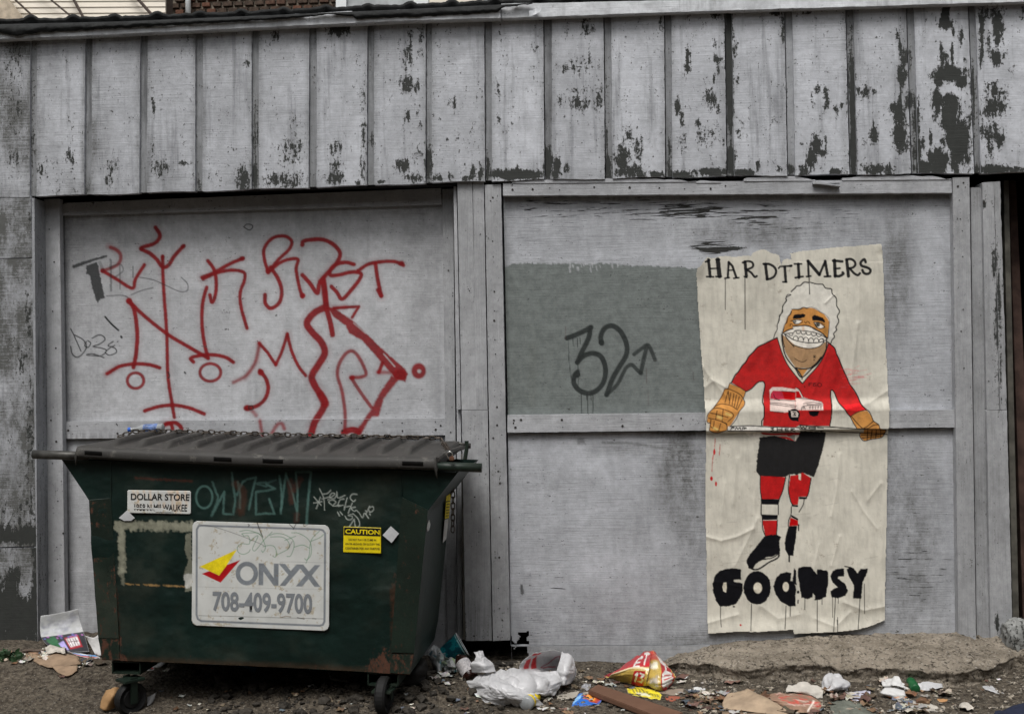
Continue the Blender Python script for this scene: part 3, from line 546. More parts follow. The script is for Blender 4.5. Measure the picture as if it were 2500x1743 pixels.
def rcr(X, Y):
    t = np.interp(X, [1229, 2326], [481, 475]); d = Y - t
    return -.10 + blobs(X, Y, [(1600, 510, 240, 40, .36), (1690, 515, 110, 25, .50), (1400, 520, 160, 50, .28), (2050, 500, 260, 20, .2), (1740, 610, 50, 10, .6), (1330, 500, 100, 30, .38), (1850, 530, 120, 50, .38), (2000, 520, 200, 30, .3), (1745, 600, 60, 16, .5), (1280, 600, 50, 60, .26)])
sheet('panel', [(1229, 479), (2327, 472), (2335, 1002), (1240, 1015)], 0.060, .09, 2.2, M['rdoor'], rdoor, paint=tag32, grime_shade=rgr, crack=rcr, peel=lambda X, Y: blobs(X, Y, [(1785, 607, 26, 4, .9)]))
rot = [(1226,1545),(1236,1538),(1246,1534),(1249,1560),(1262,1575),(1252,1590),(1262,1565),(1272,1552),(1265,1548),(1266,1542),(1292,1541),(1290,1552),(1284,1560),(1292,1566),(1291,1574),(1288,1580),(1290,1600),(1286,1645),(1226,1645)]
lgr = lambda X, Y: .0 + .12 * fbm(X/70, Y/70, seed=29) + blobs(X, Y, [(1665, 1150, 60, 140, .78), (1700, 1080, 60, 40, .4), (2225, 1330, 70, 190, .62), (2185, 1200, 30, 130, .6), (1690, 1290, 50, 130, .5), (2280, 1450, 50, 120, .4), (1480, 1500, 200, 60, .25), (1300, 1180, 60, 100, .2), (1560, 1290, 40, 60, .2), (1640, 1480, 50, 100, .3), (1380, 1180, 60, 30, .25), (1560, 1095, 110, 14, .5), (1700, 1560, 120, 25, .4), (2100, 1545, 220, 30, .3), (1330, 1440, 50, 120, .12)]) + .5 * (1 - sstep(0, 22, Y - np.interp(X, [1240, 2333], [1056, 1043]))) + .3 * sstep(1480, 1600, Y)  # stains, plus the shade under the rail painted as a dark band
def lowmarks(c):
    A = T(1200, 420, 2.355); c.fill(A((490,1530),(530,1530),(545,1560),(490,1565)), (.12,.125,.12), .6, 4, rough=4); c.stroke(A((640,1555),(800,1560),(985,1585)), 5, (.12,.125,.12), .6, 4, rough=3)
    c.stroke([(1273, 1430), (1275, 1448)], 7, (.05,.05,.05), .8, 2, rough=2)
cutl = lambda x, y: inside(rot, x, y)
sheet('panel', [(1240, 1058), (2334, 1045), (2342, 1570), (1247, 1575.5)], 0.060, .09, 3.0, M['rdoor'], rdoor, paint=lowmarks, grime_shade=lgr, cut=cutl, crack=lambda X, Y: -.10 + blobs(X, Y, [(1340, 1180, 110, 18, .30), (1330, 1120, 100, 30, .16), (1340, 1280, 110, 100, .22), (2250, 1400, 90, 120, .3), (1420, 1470, 160, 80, .22), (2250, 1230, 60, 60, .22), (1350,1420,100,100,.24)]), peel=lambda X, Y: 0*X)
sheet('bottom_board', [(1248, 1577.5), (2342, 1572), (2342, 1612), (1250, 1625)], 0.056, .09, 3.0, M['trimh'], rdoor, grime_shade=lambda X, Y: .3 + .2 * fbm(X/40, Y/40, seed=2), cut=cutl, crack=lambda X, Y: 0*X - .1, peel=lambda X, Y: 0*X)
sheet('rail', [(1239, 1013), (2334, 1000), (2335, 1043), (1239, 1056)], 0.030, .058, 2.6, M['trimh'], rdoor, grime_shade=NG(.3), crack=lambda X, Y: -.12 + .22 * vn(X / 50, 2, seed=5), peel=lambda X, Y: 0*X, edge=.7)
sheet('header_board', [(1228, 448), (2323, 438), (2324, 471), (1228, 478)], 0.012, .058, 3.0, M['trimh'], rdoor, grime_shade=NG(.3), crack=lambda X, Y: -.2 + .3 * (1 - sstep(438, 460, Y)), peel=lambda X, Y: 0*X, edge=.8)
# splintered top strip of that header: long cracked pieces
for k, (x0, x1, h, dy) in enumerate(((1250, 1700, 8, 0), (1816, 1990, 10, 0), (2056, 2322, 9, 0), (1700, 1760, 4, 3), (1985, 2050, 5, 6))):
    xs = np.linspace(x0, x1, 24); t = np.linspace(0, 1, 24); y0 = np.interp(xs, [1228, 2323], [447, 437]) + dy
    tp = y0 - h * np.sin(np.pi * np.clip(t * 1.05 + .02, 0, 1)) ** .35 - 1.2 * np.sin(xs / 9); bt = y0 + 1.5
    P = U(np.stack([xs, xs]), np.stack([tp, bt]), 0.008)
    me = gridmesh('splinter', P, None, 0.05); obj('splinter', me, M['trimh'], rdoor)
P = []
for j, yy in enumerate((0, 1)):
    for i in range(9):
        P.append(U(1985 + i * 8.5, 441 + i * 1.6 + yy * (7 - i * .7) + (i == 0) * 2, -0.012 - .002 * i))
me = gridmesh('splinter', np.array(P).reshape(2, 9, 3), None, 0.02); obj('splinter', me, M['trimh'], rdoor)

# nails in the frames
def nails():
    bm = bmesh.new()
    A4 = lambda x, y: (x / 2.463, 450 + y / 2.463); A5 = lambda x, y: (600 + x / 2.463, 450 + y / 2.463); A6 = lambda x, y: (1200 + x / 2.355, 420 + y / 2.355); A8 = lambda x, y: (1050 + x / 2.464, 1000 + y / 2.464); A9 = lambda x, y: (2250 + x / 2.584, 380 + y / 2.584)
    L = [(A4(*p), .163) for p in ((420,1453),(463,1453),(410,1480),(436,1500),(700,1440),(704,1447),(705,1497),(1350,1443),(1352,1490))]
    L += [(A5(*p), .163) for p in ((180,1438),(575,1433),(940,1435),(942,1482),(1140,1427),(1172,1450),(1142,1475),(580,1480))]
    L += [(A5(*p), .157) for p in ((1212,323),(1218,518),(1228,917),(1240,1340),(1232,1490))] + [(A5(*p), .025) for p in ((1338,630),(1345,640))]
    L += [(A5(*p), .017) for p in ((1485,80),(1472,100),(1484,343),(1488,435),(1495,645),(1495,762),(1494,820),(1498,934),(1502,1020),(1510,1338),(1512,1447),(1540,1505),(1486,1524))]
    L += [(A6(*p), .011) for p in ((118,75),(121,103),(236,100),(335,92),(391,103),(590,88),(795,90),(965,92),(1110,98),(1260,97),(1345,80))] + [(A6(*p), .029) for p in ((128,1427),(169,1424),(126,1443),(137,1468),(404,1425),(410,1466),(749,1420),(753,1460),(1090,1415),(1100,1455))]
    L += [(A8(*p), .017) for p in ((403,93),(431,151),(380,170),(410,370),(420,443),(417,646),(416,888),(411,1073),(418,1195),(408,1365))] + [(A8(*p), .025) for p in ((268,525),(292,1065),(265,1360),(293,735))]
    L += [(A9(*p), .009) for p in ((230,195),(276,200),(265,172),(238,282),(245,400),(257,475),(260,637),(263,970),(250,1108),(268,1340))] + [(A9(*p), .019) for p in ((395,295),(452,323),(424,1423))]
    L += [((x, y), .123) for x, y in ((124,1026),(141,1011),(137,1078),(128,1131),(141,1223),(138,1335),(154,1302),(140,1365),(134,1417),(120,560),(132,640),(128,760),(136,850))]
    for i, ((x, y), Y) in enumerate(L):
        p = U(x, y, Y - .0012); r = 0.0022 + .0036 * rng.random() ** 2
        vs = [bm.verts.new((p[0] + r * math.cos(a) * (1 + .3 * rng.random()), p[1], p[2] + r * math.sin(a) * (1 + .3 * rng.random()))) for a in np.linspace(0, 2 * math.pi, 8)[:-1]]
        vb = [bm.verts.new((v.co.x, v.co.y + .004, v.co.z)) for v in vs]
        bm.faces.new(vs[::-1]); [bm.faces.new((vs[k], vs[(k + 1) % 7], vb[(k + 1) % 7], vb[k])) for k in range(7)]
    bmesh.ops.recalc_face_normals(bm, faces=bm.faces)
    me = bpy.data.meshes.new('nail_heads'); bm.to_mesh(me); bm.free(); obj('nail_heads', me, M['nail'], garage, kind='stuff')
nails()
# ---------------------------------------------------------------- ground
def zg(x, y):
    x = np.asarray(x, float); y = np.asarray(y, float)
    z = 0.12 * (1 - sstep(-2.2, -1.0, x)) * sstep(-.75, -0.1, y) - .022 * (1 - sstep(-1.1, -.5, y)) + 0.03 * sstep(1.0, 2.2, x) * sstep(-1.0, -.2, y)
    z = z + 0.035 * (fbm(x * 1.6, y * 1.6, seed=3) - .5) + 0.018 * (fbm(x * 9, y * 9, seed=4) - .5) - 0.03 * (1 - sstep(-3, -1.2, y))
    z = z + 0.075 * np.exp(-(((x + 1.0) / .55) ** 4 + ((y + .50) / .20) ** 2)) * (.5 + fbm(x * 7, y * 7, seed=44))
    z = z + 0.05 * np.exp(-(((x + .35) / .28) ** 2 + ((y + .28) / .2) ** 2))
    return z
def G(px, py, lift=0.0, z0=None):
    "point of the ground seen at this place of the photograph"
    r = ray(px, py); z = np.zeros(np.shape(px))
    for _ in range(8):
        t = (z - CAM[2]) / r[..., 2]; P = CAM + t[..., None] * r; z = zg(P[..., 0], P[..., 1]) + lift
    t = (z - CAM[2]) / r[..., 2]; return CAM + t[..., None] * r
def gy(px, py): return float(G(np.array(float(px)), np.array(float(py)))[1])
def ground():
    s = NT('packed_dirt')
    n = s.noise(3, 6, .6); f = s.noise(40, 6, .75); gr = s.n.new('ShaderNodeTexVoronoi'); gr.inputs['Scale'].default_value = 55; s.l(s.co, gr.inputs['Vector'])
    c = s.mix(s.ramp(n, .35, .65), (0.030, 0.024, 0.018), (0.070, 0.058, 0.044)); c = s.mix(s.ramp(f, .35, .7), c, (0.155, 0.132, 0.102))
    c = s.mix(s.ramp(f, .50, .30), c, (0.035, 0.028, 0.022))
    c = s.mix(s.ramp(s.noise(14, 5, .8), .58, .66), c, (.05, .042, .034)); c = s.mix(s.ramp(gr.outputs['Distance'], .16, .10), c, (.26, .24, .21))
    s.bump(s.math('ADD', f, s.math('MULTIPLY', gr.outputs['Distance'], -1.0)), .012, 1.0); m = s.fin(c, .95, .15)
    X, Y = np.meshgrid(np.linspace(-3.4, 3.4, 560), np.concatenate([np.linspace(-5.0, -1.6, 40), np.linspace(-1.57, 0.32, 190)]))
    Z = zg(X, Y) + .010 * (fbm(X * 40, Y * 40, seed=8, oct=3) - .5) + .012 * (fbm(X * 16, Y * 16, seed=9) - .5)
    o = obj('ground', gridmesh('ground', np.stack([X, Y, Z], -1)), m, kind='structure', label='brown packed dirt and gravel along the foot of the garage', smooth=True)
    far = mesh('alley_floor', [(-300, -300, -.09), (300, -300, -.09), (300, 300, -.09), (-300, 300, -.09)], [(0, 1, 2, 3)])
    obj('alley_floor', far, m, kind='structure')
ground()
def rock(r, seed, flat=.7, sub=1):
    bm = bmesh.new(); bmesh.ops.create_icosphere(bm, subdivisions=sub, radius=1.0)
    rr = random.Random(seed)
    for v in bm.verts:
        k = 0.72 + .5 * mnoise.noise(v.co * 1.3 + Vector((seed * 3.7, seed, 0))) + rr.uniform(-.1, .1); v.co = Vector((v.co.x * k * r, v.co.y * k * r * .8, v.co.z * k * r * flat))
    me = bpy.data.meshes.new('rock'); bm.to_mesh(me); bm.free(); return me
def scatter(name, n, area, rlo, rhi, mat, seed, label, dens=None, flat=.6):
    r_ = np.random.RandomState(seed); V = []; Fc = []; base = []
    for k in range(8):
        me = rock(1.0, seed * 11 + k, flat); base.append((np.array([v.co[:] for v in me.vertices]), np.array([p.vertices[:] for p in me.polygons])))
    off = 0; cnt = 0
    while cnt < n:
        x = r_.uniform(area[0], area[1]); y = r_.uniform(area[2], area[3])
        if dens is not None and r_.rand() > dens(x, y): cnt += .2; continue
        b, f = base[r_.randint(8)]; r = rlo + (rhi - rlo) * r_.rand() ** 4; a = r_.uniform(0, 6.28); c_, s_ = math.cos(a), math.sin(a)
        v = b * r; v = np.stack([v[:, 0] * c_ - v[:, 1] * s_, v[:, 0] * s_ + v[:, 1] * c_, v[:, 2]], 1) + np.array([x, y, float(zg(x, y)) + r * .2]); V.append(v); Fc.append(f + off); off += len(v); cnt += 1
    V = np.concatenate(V); Fc = np.concatenate(Fc); me = mesh(name, V, Fc.tolist()); me_col = np.repeat(r_.uniform(.5, 1.5, len(V) // len(base[0][0])), len(base[0][0])); setf(me, 'tone', me_col)
    return obj(name, me, mat, kind='stuff', label=label)
def stone_mat(name, col):
    s = NT(name); c = s.mix(1.0, col, s.grey(s.attr('tone')), 'MULTIPLY'); c = s.mix(s.ramp(s.noise(80, 3), .4, .65), c, (.05, .045, .038)); s.bump(s.noise(120, 3), .002); return s.fin(c, .9, .2)
M['stone'] = stone_mat('gravel_stone', (.12, .107, .088))
scatter('gravel', 9000, (-2.7, 2.7, -1.35, 0.03), .0022, .013, M['stone'], 5, 'loose grey gravel scattered over the dirt', dens=lambda x, y: min(1, .25 + (.75 if y < -.55 else 0) + (.6 if -.9 < x < .3 else 0)))
M['crumb'] = stone_mat('concrete_crumb', (.30, .265, .215))
scatter('rubble', 1500, (-.75, .05, -.75, -.02), .005, .030, M['crumb'], 9, 'tan crumbled concrete rubble beside the dumpster foot', dens=lambda x, y: math.exp(-(((x + .33) / .24) ** 2 + ((y + .33) / .2) ** 2)) * 1.1)
scatter('rubble', 1500, (.5, 2.6, -.85, -.25), .004, .024, M['crumb'], 12, 'crumbs broken off the edge of the concrete footing')
M['clod'] = stone_mat('shade_clod', (.030, .026, .021))  # colour pushed darker to deepen the shade under the dumpster
scatter('clods', 1400, (-1.75, -.35, -1.0, -.05), .008, .045, M['clod'], 15, 'clods of dirt and broken asphalt, coloured darker for the shade under the dumpster')
# concrete footing at the right
def footing():
    s = NT('crumbling_concrete'); n = s.noise(7, 6, .65); p = s.noise(45, 5, .75)
    c = s.mix(s.ramp(n, .35, .65), (.215, .185, .145), (.35, .305, .245)); c = s.mix(s.ramp(p, .46, .36), c, (.05, .042, .034)); c = s.mix(s.ramp(s.noise(90, 3), .6, .7), c, (.42, .39, .34))
    v = s.n.new('ShaderNodeTexVoronoi'); v.feature = 'DISTANCE_TO_EDGE'; v.inputs['Scale'].default_value = 3.3; mp = s.n.new('ShaderNodeMapping'); mp.inputs['Scale'].default_value = (1, 1.5, 2.2)
    w = s.n.new('ShaderNodeVectorMath'); w.operation = 'ADD'; s.l(s.co, w.inputs[0]); nn = s.n.new('ShaderNodeTexNoise'); nn.inputs['Scale'].default_value = 4; nn.inputs['Detail'].default_value = 5; s.l(s.co, nn.inputs['Vector']); s.l(nn.outputs['Color'], w.inputs[1]); s.l(w.outputs[0], mp.inputs[0]); s.l(mp.outputs[0], v.inputs['Vector'])
    ck = s.ramp(v.outputs['Distance'], .012, .0); c = s.mix(s.math('MULTIPLY', ck, .8), c, (.03, .025, .02)); s.bump(s.math('SUBTRACT', s.math('ADD', p, n), ck), .022, 1.0); m = s.fin(c, .95, .1)
    # cross-section positions along x, from photo columns: top edge at the wall, front crest, foot
    px = np.array([1600, 1655, 1700, 1740, 1830, 1900, 2000, 2070, 2200, 2340, 2400, 2450, 2480, 2560, 2700], float)
    tp = np.array([1630, 1600, 1586, 1574, 1562, 1561, 1553, 1549, 1546, 1544, 1553, 1553, 1556, 1560, 1560], float)
    cr_ = np.array([1636, 1616, 1622, 1624, 1634, 1630, 1626, 1634, 1636, 1642, 1636, 1622, 1606, 1606, 1606], float)
    ft = np.array([1640, 1636, 1650, 1652, 1672, 1668, 1660, 1664, 1668, 1676, 1666, 1650, 1632, 1640, 1640], float)
    xs = np.linspace(1602, 2690, 420); rows = []
    ti = np.interp(xs, px, tp) + 3 * (fbm(xs / 25, 0, seed=1) - .5) * 2; ci = np.interp(xs, px, cr_) + 6 * (fbm(xs / 70, 5, seed=2) - .5); fi = np.interp(xs, px, ft) + 14 * (fbm(xs / 60, 9, seed=3, oct=3) - .5)
    W0_ = U(xs, ti, 0.058); foot = G(xs, fi); foot[:, 2] -= .02
    crest = foot.copy(); crest[:, 1] -= .012
    # height of the crest so it is seen at ci
    r = ray(xs, ci); t = (crest[:, 1] - CAM[1]) / r[:, 1]; crest = CAM + t[:, None] * r
    n1, n2 = 34, 16
    P = np.zeros((n1 + n2, 420, 3))
    for j in range(n1):
        v = j / (n1 - 1); P[j] = W0_ * (1 - v) + crest * v; P[j, :, 2] += .012 * math.sin(math.pi * v)
    for j in range(n2):
        v = (j + 1) / n2; P[n1 + j] = crest * (1 - v) + foot * v; P[n1 + j, :, 1] += .022 * math.sin(math.pi * min(1, v * 1.1)) * (1 - .9 * fbm(xs / 20, v * 2, seed=12))
    q = fbm(P[..., 0] * 22, P[..., 1] * 22, P[..., 2] * 22, seed=31, oct=5, rough=.62) - .5; big = ridge(P[..., 0] * 5, P[..., 1] * 7, P[..., 2] * 7, seed=32) - .5
    amp = np.ones((n1 + n2, 1)); amp[0] = .2; P[..., 2] += amp * (.034 * q + .018 * big); P[..., 1] -= amp * (.036 * (fbm(P[..., 0] * 11, P[..., 2] * 38, seed=35, oct=5, rough=.6) - .5)) * (np.arange(n1 + n2)[:, None] > 4)
    obj('concrete_footing', gridmesh('concrete_footing', P, None, .2), m, kind='structure', label='broken tan concrete footing running along the right door', smooth=True)
    return m
M['conc'] = footing()
# strip of curb between wall foot and ground, centre and left
obj('wall_footing', boxm('wall_footing', (wx(1000), .22, -.06), (wx(1700) - wx(-100), .12, .12)), M['conc'], kind='structure')

# ---------------------------------------------------------------- houses behind
def wpt(px, py, Y): return U(px, py, Y)
M['brick'] = None
s = NT('old_brick'); nn = s.noise(25, 4, .6); s.fin(s.mix(s.ramp(s.rand, 0.45, .75), s.mix(s.ramp(nn, .35, .65), (.045, .032, .025), (.085, .06, .045)), s.mix(s.ramp(nn, .35, .65), (.10, .045, .03), (.15, .075, .05))), .9, .2); s.bump(nn, .004); M['brick'] = s.m
M['mortar'] = plain('mortar', (.26, .225, .18), .95, .3, 20)
M['cream'] = plain('cream_paint', (.78, .72, .62), .6, .06, 3)
M['gap'] = plain('board_gap', (.09, .07, .06), .9, .2)
M['white'] = plain('white_paint', (.74, .77, .78), .5, .06)
M['glassg'] = plain('curtained_glass', (.40, .42, .43), .15, .25, 6, spec=.6)
flat = thing('house', 'dark brick house behind the garage roof with white framed windows', 'house', tuple(U(900, 900, 8.0)))
HY = 8.0
p0 = U(398, 60, HY); p1 = U(860, -40, HY)
def hb(name, x0, y0, x1, y1, Ya, Yb, mat, parent): return slab(name, [(x0, y0), (x1, y0), (x1, y1), (x0, y1)], Ya, Yb, mat, parent, 0)
hb('wall', 404, -260, 1400, 190, HY + .02, HY + .3, M['mortar'], flat)
bw, bh = 26.0, 15.6; bme = None; k = 0
c0 = U(500, 0, HY); sx = float(U(526, 0, HY)[0] - c0[0]); sz = float(c0[2] - U(500, 15.6, HY)[2])
bme = boxm('brick', (0, 0, 0), (sx * .86, .05, sz * .74), bevel=.006)
x0w, x1w = float(U(404, 0, HY)[0]), float(U(835, 0, HY)[0])
ztop = float(U(600, -45, HY)[2]); 
for rrow in range(8):
    z = ztop - sz * (rrow + .5); off = (rrow % 2) * sx * .5
    for i in range(18):
        x = x0w + off + sx * (i + .35)
        if x > x1w - sx * .45 or x < x0w + sx * .4: continue
        o = obj('brick', bme, M['brick'], flat); o.location = Vector((x, HY + .0 + .006 * rng.random(), z)) ; o.scale = (rng.uniform(.86, 1.04), 1, rng.uniform(.86, 1.05)); o.matrix_parent_inverse = Matrix.Translation(flat.location).inverted(); o.rotation_euler = (0, rng.uniform(-.02, .02), 0)
win = hb('window', 820, -200, 1045, 60, HY - .02, HY + .1, M['glassg'], flat)
for q in ((820, -200, 845, 62), (1010, -200, 1046, 62)): fr = slab('frame', [(q[0], q[1]), (q[2], q[1]), (q[2], q[3]), (q[0], q[3])], HY - .07, HY, M['white'], win, 0)
win2 = hb('window', 1048, -200, 1215, 60, HY - .02, HY + .1, M['glassg'], flat)
hb('sill', 1048, -12, 1180, 12, HY - .10, HY + .05, M['cream'], flat)
o = obj('drain_pipe', tubem('drain_pipe', [U(458, -120, HY - .09), U(460, 90, HY - .09)], .035), M['white'], flat, smooth=True)
# cream porch soffit stood upright to catch light, its joists as dark rods
porch = thing('house', 'cream house soffit boards stood upright to catch light behind the left end of the garage roof', 'house', tuple(U(200, 900, 7.4)))
PYc = 7.4
for k, yb in enumerate((-40, -25.5, -11, 3.5, 18, 32.5, 47, 61.5, 76)):
    f = [U(-260, yb + 3, PYc), U(403.5, yb - 1.5, PYc), U(403.5, yb + 13.0, PYc - .012), U(-260, yb + 17.4, PYc - .012)]
    me = mesh('upright_soffit_board', f + [p + (0, .03, 0) for p in f], [(3, 2, 1, 0), (4, 5, 6, 7), (0, 1, 5, 4), (1, 2, 6, 5), (2, 3, 7, 6), (3, 0, 4, 7)]); obj('upright_soffit_board', me, M['cream'], porch)
slab('wall', [(-260, -60), (403, -64), (403, 100), (-260, 100)], PYc + .04, PYc + .3, M['gap'], porch, 0)
for (ax, ay), (bx, by), w in (((37, 0), (95, 54), 2.2), ((124, 0), (187, 52), 2.0), ((180, 0), (207, 50), 3.2), ((338, 0), (374, 41), 3.4)):
    p, q = U(ax, ay, PYc - .10), U(bx, by, PYc - .10); d = (q - p); obj('joist_line', tubem('joist_line', [p - d * .8, q + d * .6], .006 * w, 6), M['gap'], porch)
slab('gable_board', [(-60, -60), (-6, -32), (66, 60), (-20, 60)], PYc - .2, PYc - .12, plain('beam_paint', (.50, .42, .32), .7), porch, 0)

# opposite side of the alley: unseen block added to keep the low sky off this wall
opp = boxm('unseen_alley_block', (0, -11.0, 3.2), (60, 1.2, 6.6)); obj('unseen_alley_block', opp, plain('dark_brick_far', (.10, .075, .06), .9, .3, 4), kind='structure')

# ---------------------------------------------------------------- the poster
PO = [(1700,664),(1703,656),(1710,650),(1718,638),(1727,627),(1735,631),(1745,630),(1758,626),(1772,625),(1785,627),(1800,627),(1820,624),(1834,626),(1838,618),(1848,613),(1856,610),(1863,608.5),(1871,611),(1883,619),(1893,620),(1902,624),(1904,636),(1908,648),(1910,640),(1912,636),(1920,632),(1932,634),(1930,622),(1928.5,619),(1960,613),(2000,609),(2040,604),(2090,601),(2152,595.5),(2155,620),(2157,680),(2159,737),(2160,800),(2162,842),(2166,900),(2168,960),(2172,1000),(2170,1048),(2167,1060),(2166,1150),(2165,1250),(2163,1330),(2161,1440),(2160,1513),(2130,1526),(2096,1536),(2050,1541),(2000,1544),(1938,1547),(1937,1536),(1920,1538),(1880,1540),(1850,1542),(1800,1541),(1765,1544),(1729,1546),(1727,1480),(1725,1400),(1724.5,1325),(1722,1250),(1723,1153),(1724,1070),(1724,1052),(1722,1000),(1719,950),(1716,905),(1711,850),(1708,800),(1704,740)]
ORG = S(176, 120, 55, 1.3); TAN = S(150, 118, 84, 1.3); RD = S(178, 10, 15, 1.08); KB = (.006, .006, .008); PAP = S(190, 184, 168, 1.3); LIP = S(205, 200, 190, 1.3)
def poster_paint(c):
    ZA = T(1650, 580, 5.717); ZB = T(1900, 580, 5.717); ZC = T(1700, 800, 5.717); ZD = T(1900, 800, 5.717); ZE = T(1650, 1050, 2.912); ZF = T(1700, 1360, 4.783); ZG = T(1650, 550, 2.912)
    L = lambda pts, w=2.6, a=.97, **k: c.stroke(pts, w, KB, a, 1.1, **k)
    # grime and smudges of the paper
    for i in range(60):
        x, y = rng.uniform(1720, 2150), rng.uniform(640, 1520); c.stroke([(x, y), (x + rng.uniform(-6, 6), y + rng.uniform(20, 90))], rng.uniform(3, 10), S(130, 126, 116), .10, 8)
    for i in range(30):
        x, y = rng.uniform(1730, 2140), rng.uniform(1060, 1500); c.stroke([(x, y), (x + rng.uniform(10, 40), y - rng.uniform(0, 8))], 1.6, S(110, 105, 96), .3, 2, rough=1)
    # jersey
    left = ZC((1125,140),(1000,200),(860,270),(730,400),(640,530),(560,650),(490,765),(600,830),(695,890),(770,845),(850,770),(930,745),(952,800),(935,1000),(948,1150),(928,1370),(1440,1395))
    right = ZD((240,1390),(300,1360),(720,1372),(742,1200),(745,1050),(728,930),(742,868),(775,900),(850,1050),(930,1150),(1000,1240),(1120,1170),(1240,1150),(1170,1080),(1090,930),(1000,790),(900,570),(840,420),(790,290),(720,215),(690,215),(620,400),(480,590),(340,775))
    c.fill(left + right[:2] + right[1:] + ZC((1380,655),(1290,520),(1200,350),(1165,240)), RD, .97, 1.2)
    for p in (ZC((1000,240),(850,420),(760,560)), ZC((1050,280),(1000,480)), ZD((800,420),(830,640),(760,820)), ZC((1000,950),(1100,800))): c.stroke(p, 16, S(120, 10, 14, 1.2), .35, 14)
    c.fill(ZD((900,1080),(1130,1050),(1235,1145),(1120,1165),(930,1145)), S(205, 30, 36, 1.4), .8, 3)
    # collar
    c.fill(ZC((1125,140),(1150,120),(1185,200),(1200,330),(1290,480),(1380,600),(1480,690),(1480,775),(1370,655),(1270,520),(1195,360),(1165,250)), PAP, 1, 1.2)
    c.fill(ZD((690,215),(665,330),(615,420),(480,565),(330,700),(335,775),(480,620),(630,420),(690,270)), PAP, 1, 1.2)
    # head
    face = ZB((190,1000),(300,998),(350,972),(400,985),(450,968),(500,990),(580,1030),(640,1070),(700,1130),(715,1180),(700,1300),(690,1400),(660,1440),(60,1345),(62,1290),(85,1220),(130,1110),(170,1050))
    c.fill(face, ORG, .95, 1.2)
    jaw = ZD((50,95),(60,200),(100,340),(180,470),(245,560),(420,560),(480,540),(560,460),(640,370),(665,300),(672,180),(400,250),(200,180))
    c.fill(jaw, TAN, .96, 1.2); c.fill(ZD((255,578),(410,580),(332,690)), ORG, .95, 1)
    c.stroke(ZB((130,1130),(160,1250)), 9, S(150, 95, 30), .4, 7); c.stroke(ZB((560,1060),(680,1150)), 9, S(190, 130, 60), .5, 7); c.stroke(ZB((640,1250),(670,1340)), 10, S(110, 85, 45), .5, 7)
    c.fill(ZB((55,1343),(130,1300),(205,1265),(205,1235),(300,1228),(380,1228),(450,1245),(530,1290),(610,1335),(685,1400),(670,1445),(610,1500),(540,1535),(450,1548),(350,1535),(230,1500),(150,1430)), LIP, 1, 1.2)
    c.stroke(ZB((345,1235),(350,1290)), 5, ORG, .5, 4)
    L(ZB((205,1240),(300,1232),(380,1228),(450,1245),(530,1290),(610,1335),(685,1405)), 3); L(ZB((55,1345),(120,1300),(205,1270)), 3)
    L(ZB((90,1345),(150,1335),(210,1330),(240,1300),(330,1300),(430,1310),(540,1335),(620,1370),(675,1408)), 2.2); L(ZB((85,1345),(150,1385),(210,1425),(300,1450),(380,1465),(470,1470),(560,1465),(620,1450),(675,1425)), 2.4)
    L(ZB((215,1500),(300,1530),(400,1548),(480,1545),(560,1525),(610,1490),(640,1450)), 2.2); L(ZB((90,1350),(130,1420),(190,1490),(220,1525)), 2.4)
    for i in range(5):
        x = 245 + i * 72; y = 1302 + i * 11; L(ZB((x,y),(x+14,y+32),(x+40,y+38),(x+60,y+28),(x+70,y+8)), 1.9)
    for i in range(6):
        x = 205 + i * 72; y = 1420 + i * 9 - (i > 3) * 6; L(ZB((x,y),(x+14,y-34),(x+40,y-46),(x+66,y-28),(x+74,y+12)), 1.9)
    L(ZB((150,1345),(160,1365),(195,1365),(205,1345)), 1.8); L(ZB((560,1440),(600,1410),(640,1420)), 1.8)
    L(ZC((1190,60),(1200,200),(1240,380),(1310,490),(1390,580)), 3.2); L(ZD((675,160),(668,300),(620,400),(560,470),(490,540),(420,570),(330,575),(240,560)), 3.4); L(ZD((600,420),(540,500),(480,550)), 6)
    L(ZD((240,575),(330,690),(480,560)), 3.4); L(ZC((1130,140),(1160,240),(1200,360),(1270,510),(1380,660),(1480,778)), 2.4); L(ZD((340,778),(420,680),(520,570),(620,430),(700,230)), 2.6)
    L(ZC((1395,565),(1470,680),(1475,720)), 3)
    L(ZB((190,1002),(300,1000),(350,973),(400,987),(450,967),(500,985),(540,1000),(590,1040),(640,1065),(690,1110),(715,1160),(712,1250),(695,1400)), 2.8); L(ZB((185,1030),(165,1075),(130,1110),(120,1180),(85,1220),(70,1290),(50,1350)), 3)
    L(ZB((60,1360),(70,1450),(90,1530)), 2)
    c.fill(ZB((200,1130),(215,1080),(260,1070),(340,1065),(378,1075),(370,1110),(330,1118),(300,1135),(200,1135)), KB, 1, 1, rough=1.2); c.fill(ZB((475,1160),(470,1110),(500,1085),(560,1095),(620,1120),(650,1160),(655,1195),(590,1165),(520,1158)), KB, 1, 1, rough=1.2)
    c.fill(ZB((200,1165),(240,1150),(330,1155),(300,1195),(250,1208),(215,1195)), LIP, 1, 1); L(ZB((175,1165),(240,1148),(340,1155)), 2); L(ZB((205,1165),(225,1200),(270,1210),(320,1190),(340,1175)), 2); c.disc(*ZB((235,1172))[0], 3.2, 3.6, KB); c.disc(*ZB((233,1168))[0], 1.2, 1.2, LIP)
    c.fill(ZB((500,1190),(560,1185),(640,1245),(600,1268),(540,1255)), LIP, 1, 1); L(ZB((495,1185),(560,1182),(620,1215),(650,1250)), 2); L(ZB((505,1200),(535,1250),(590,1272),(645,1250)), 2); c.disc(*ZB((550,1215))[0], 5, 5, S(90, 90, 85)); c.disc(*ZB((552,1215))[0], 2.2, 2.2, KB); c.ell(*ZB((550,1215))[0], 5, 5, 1.4, KB)
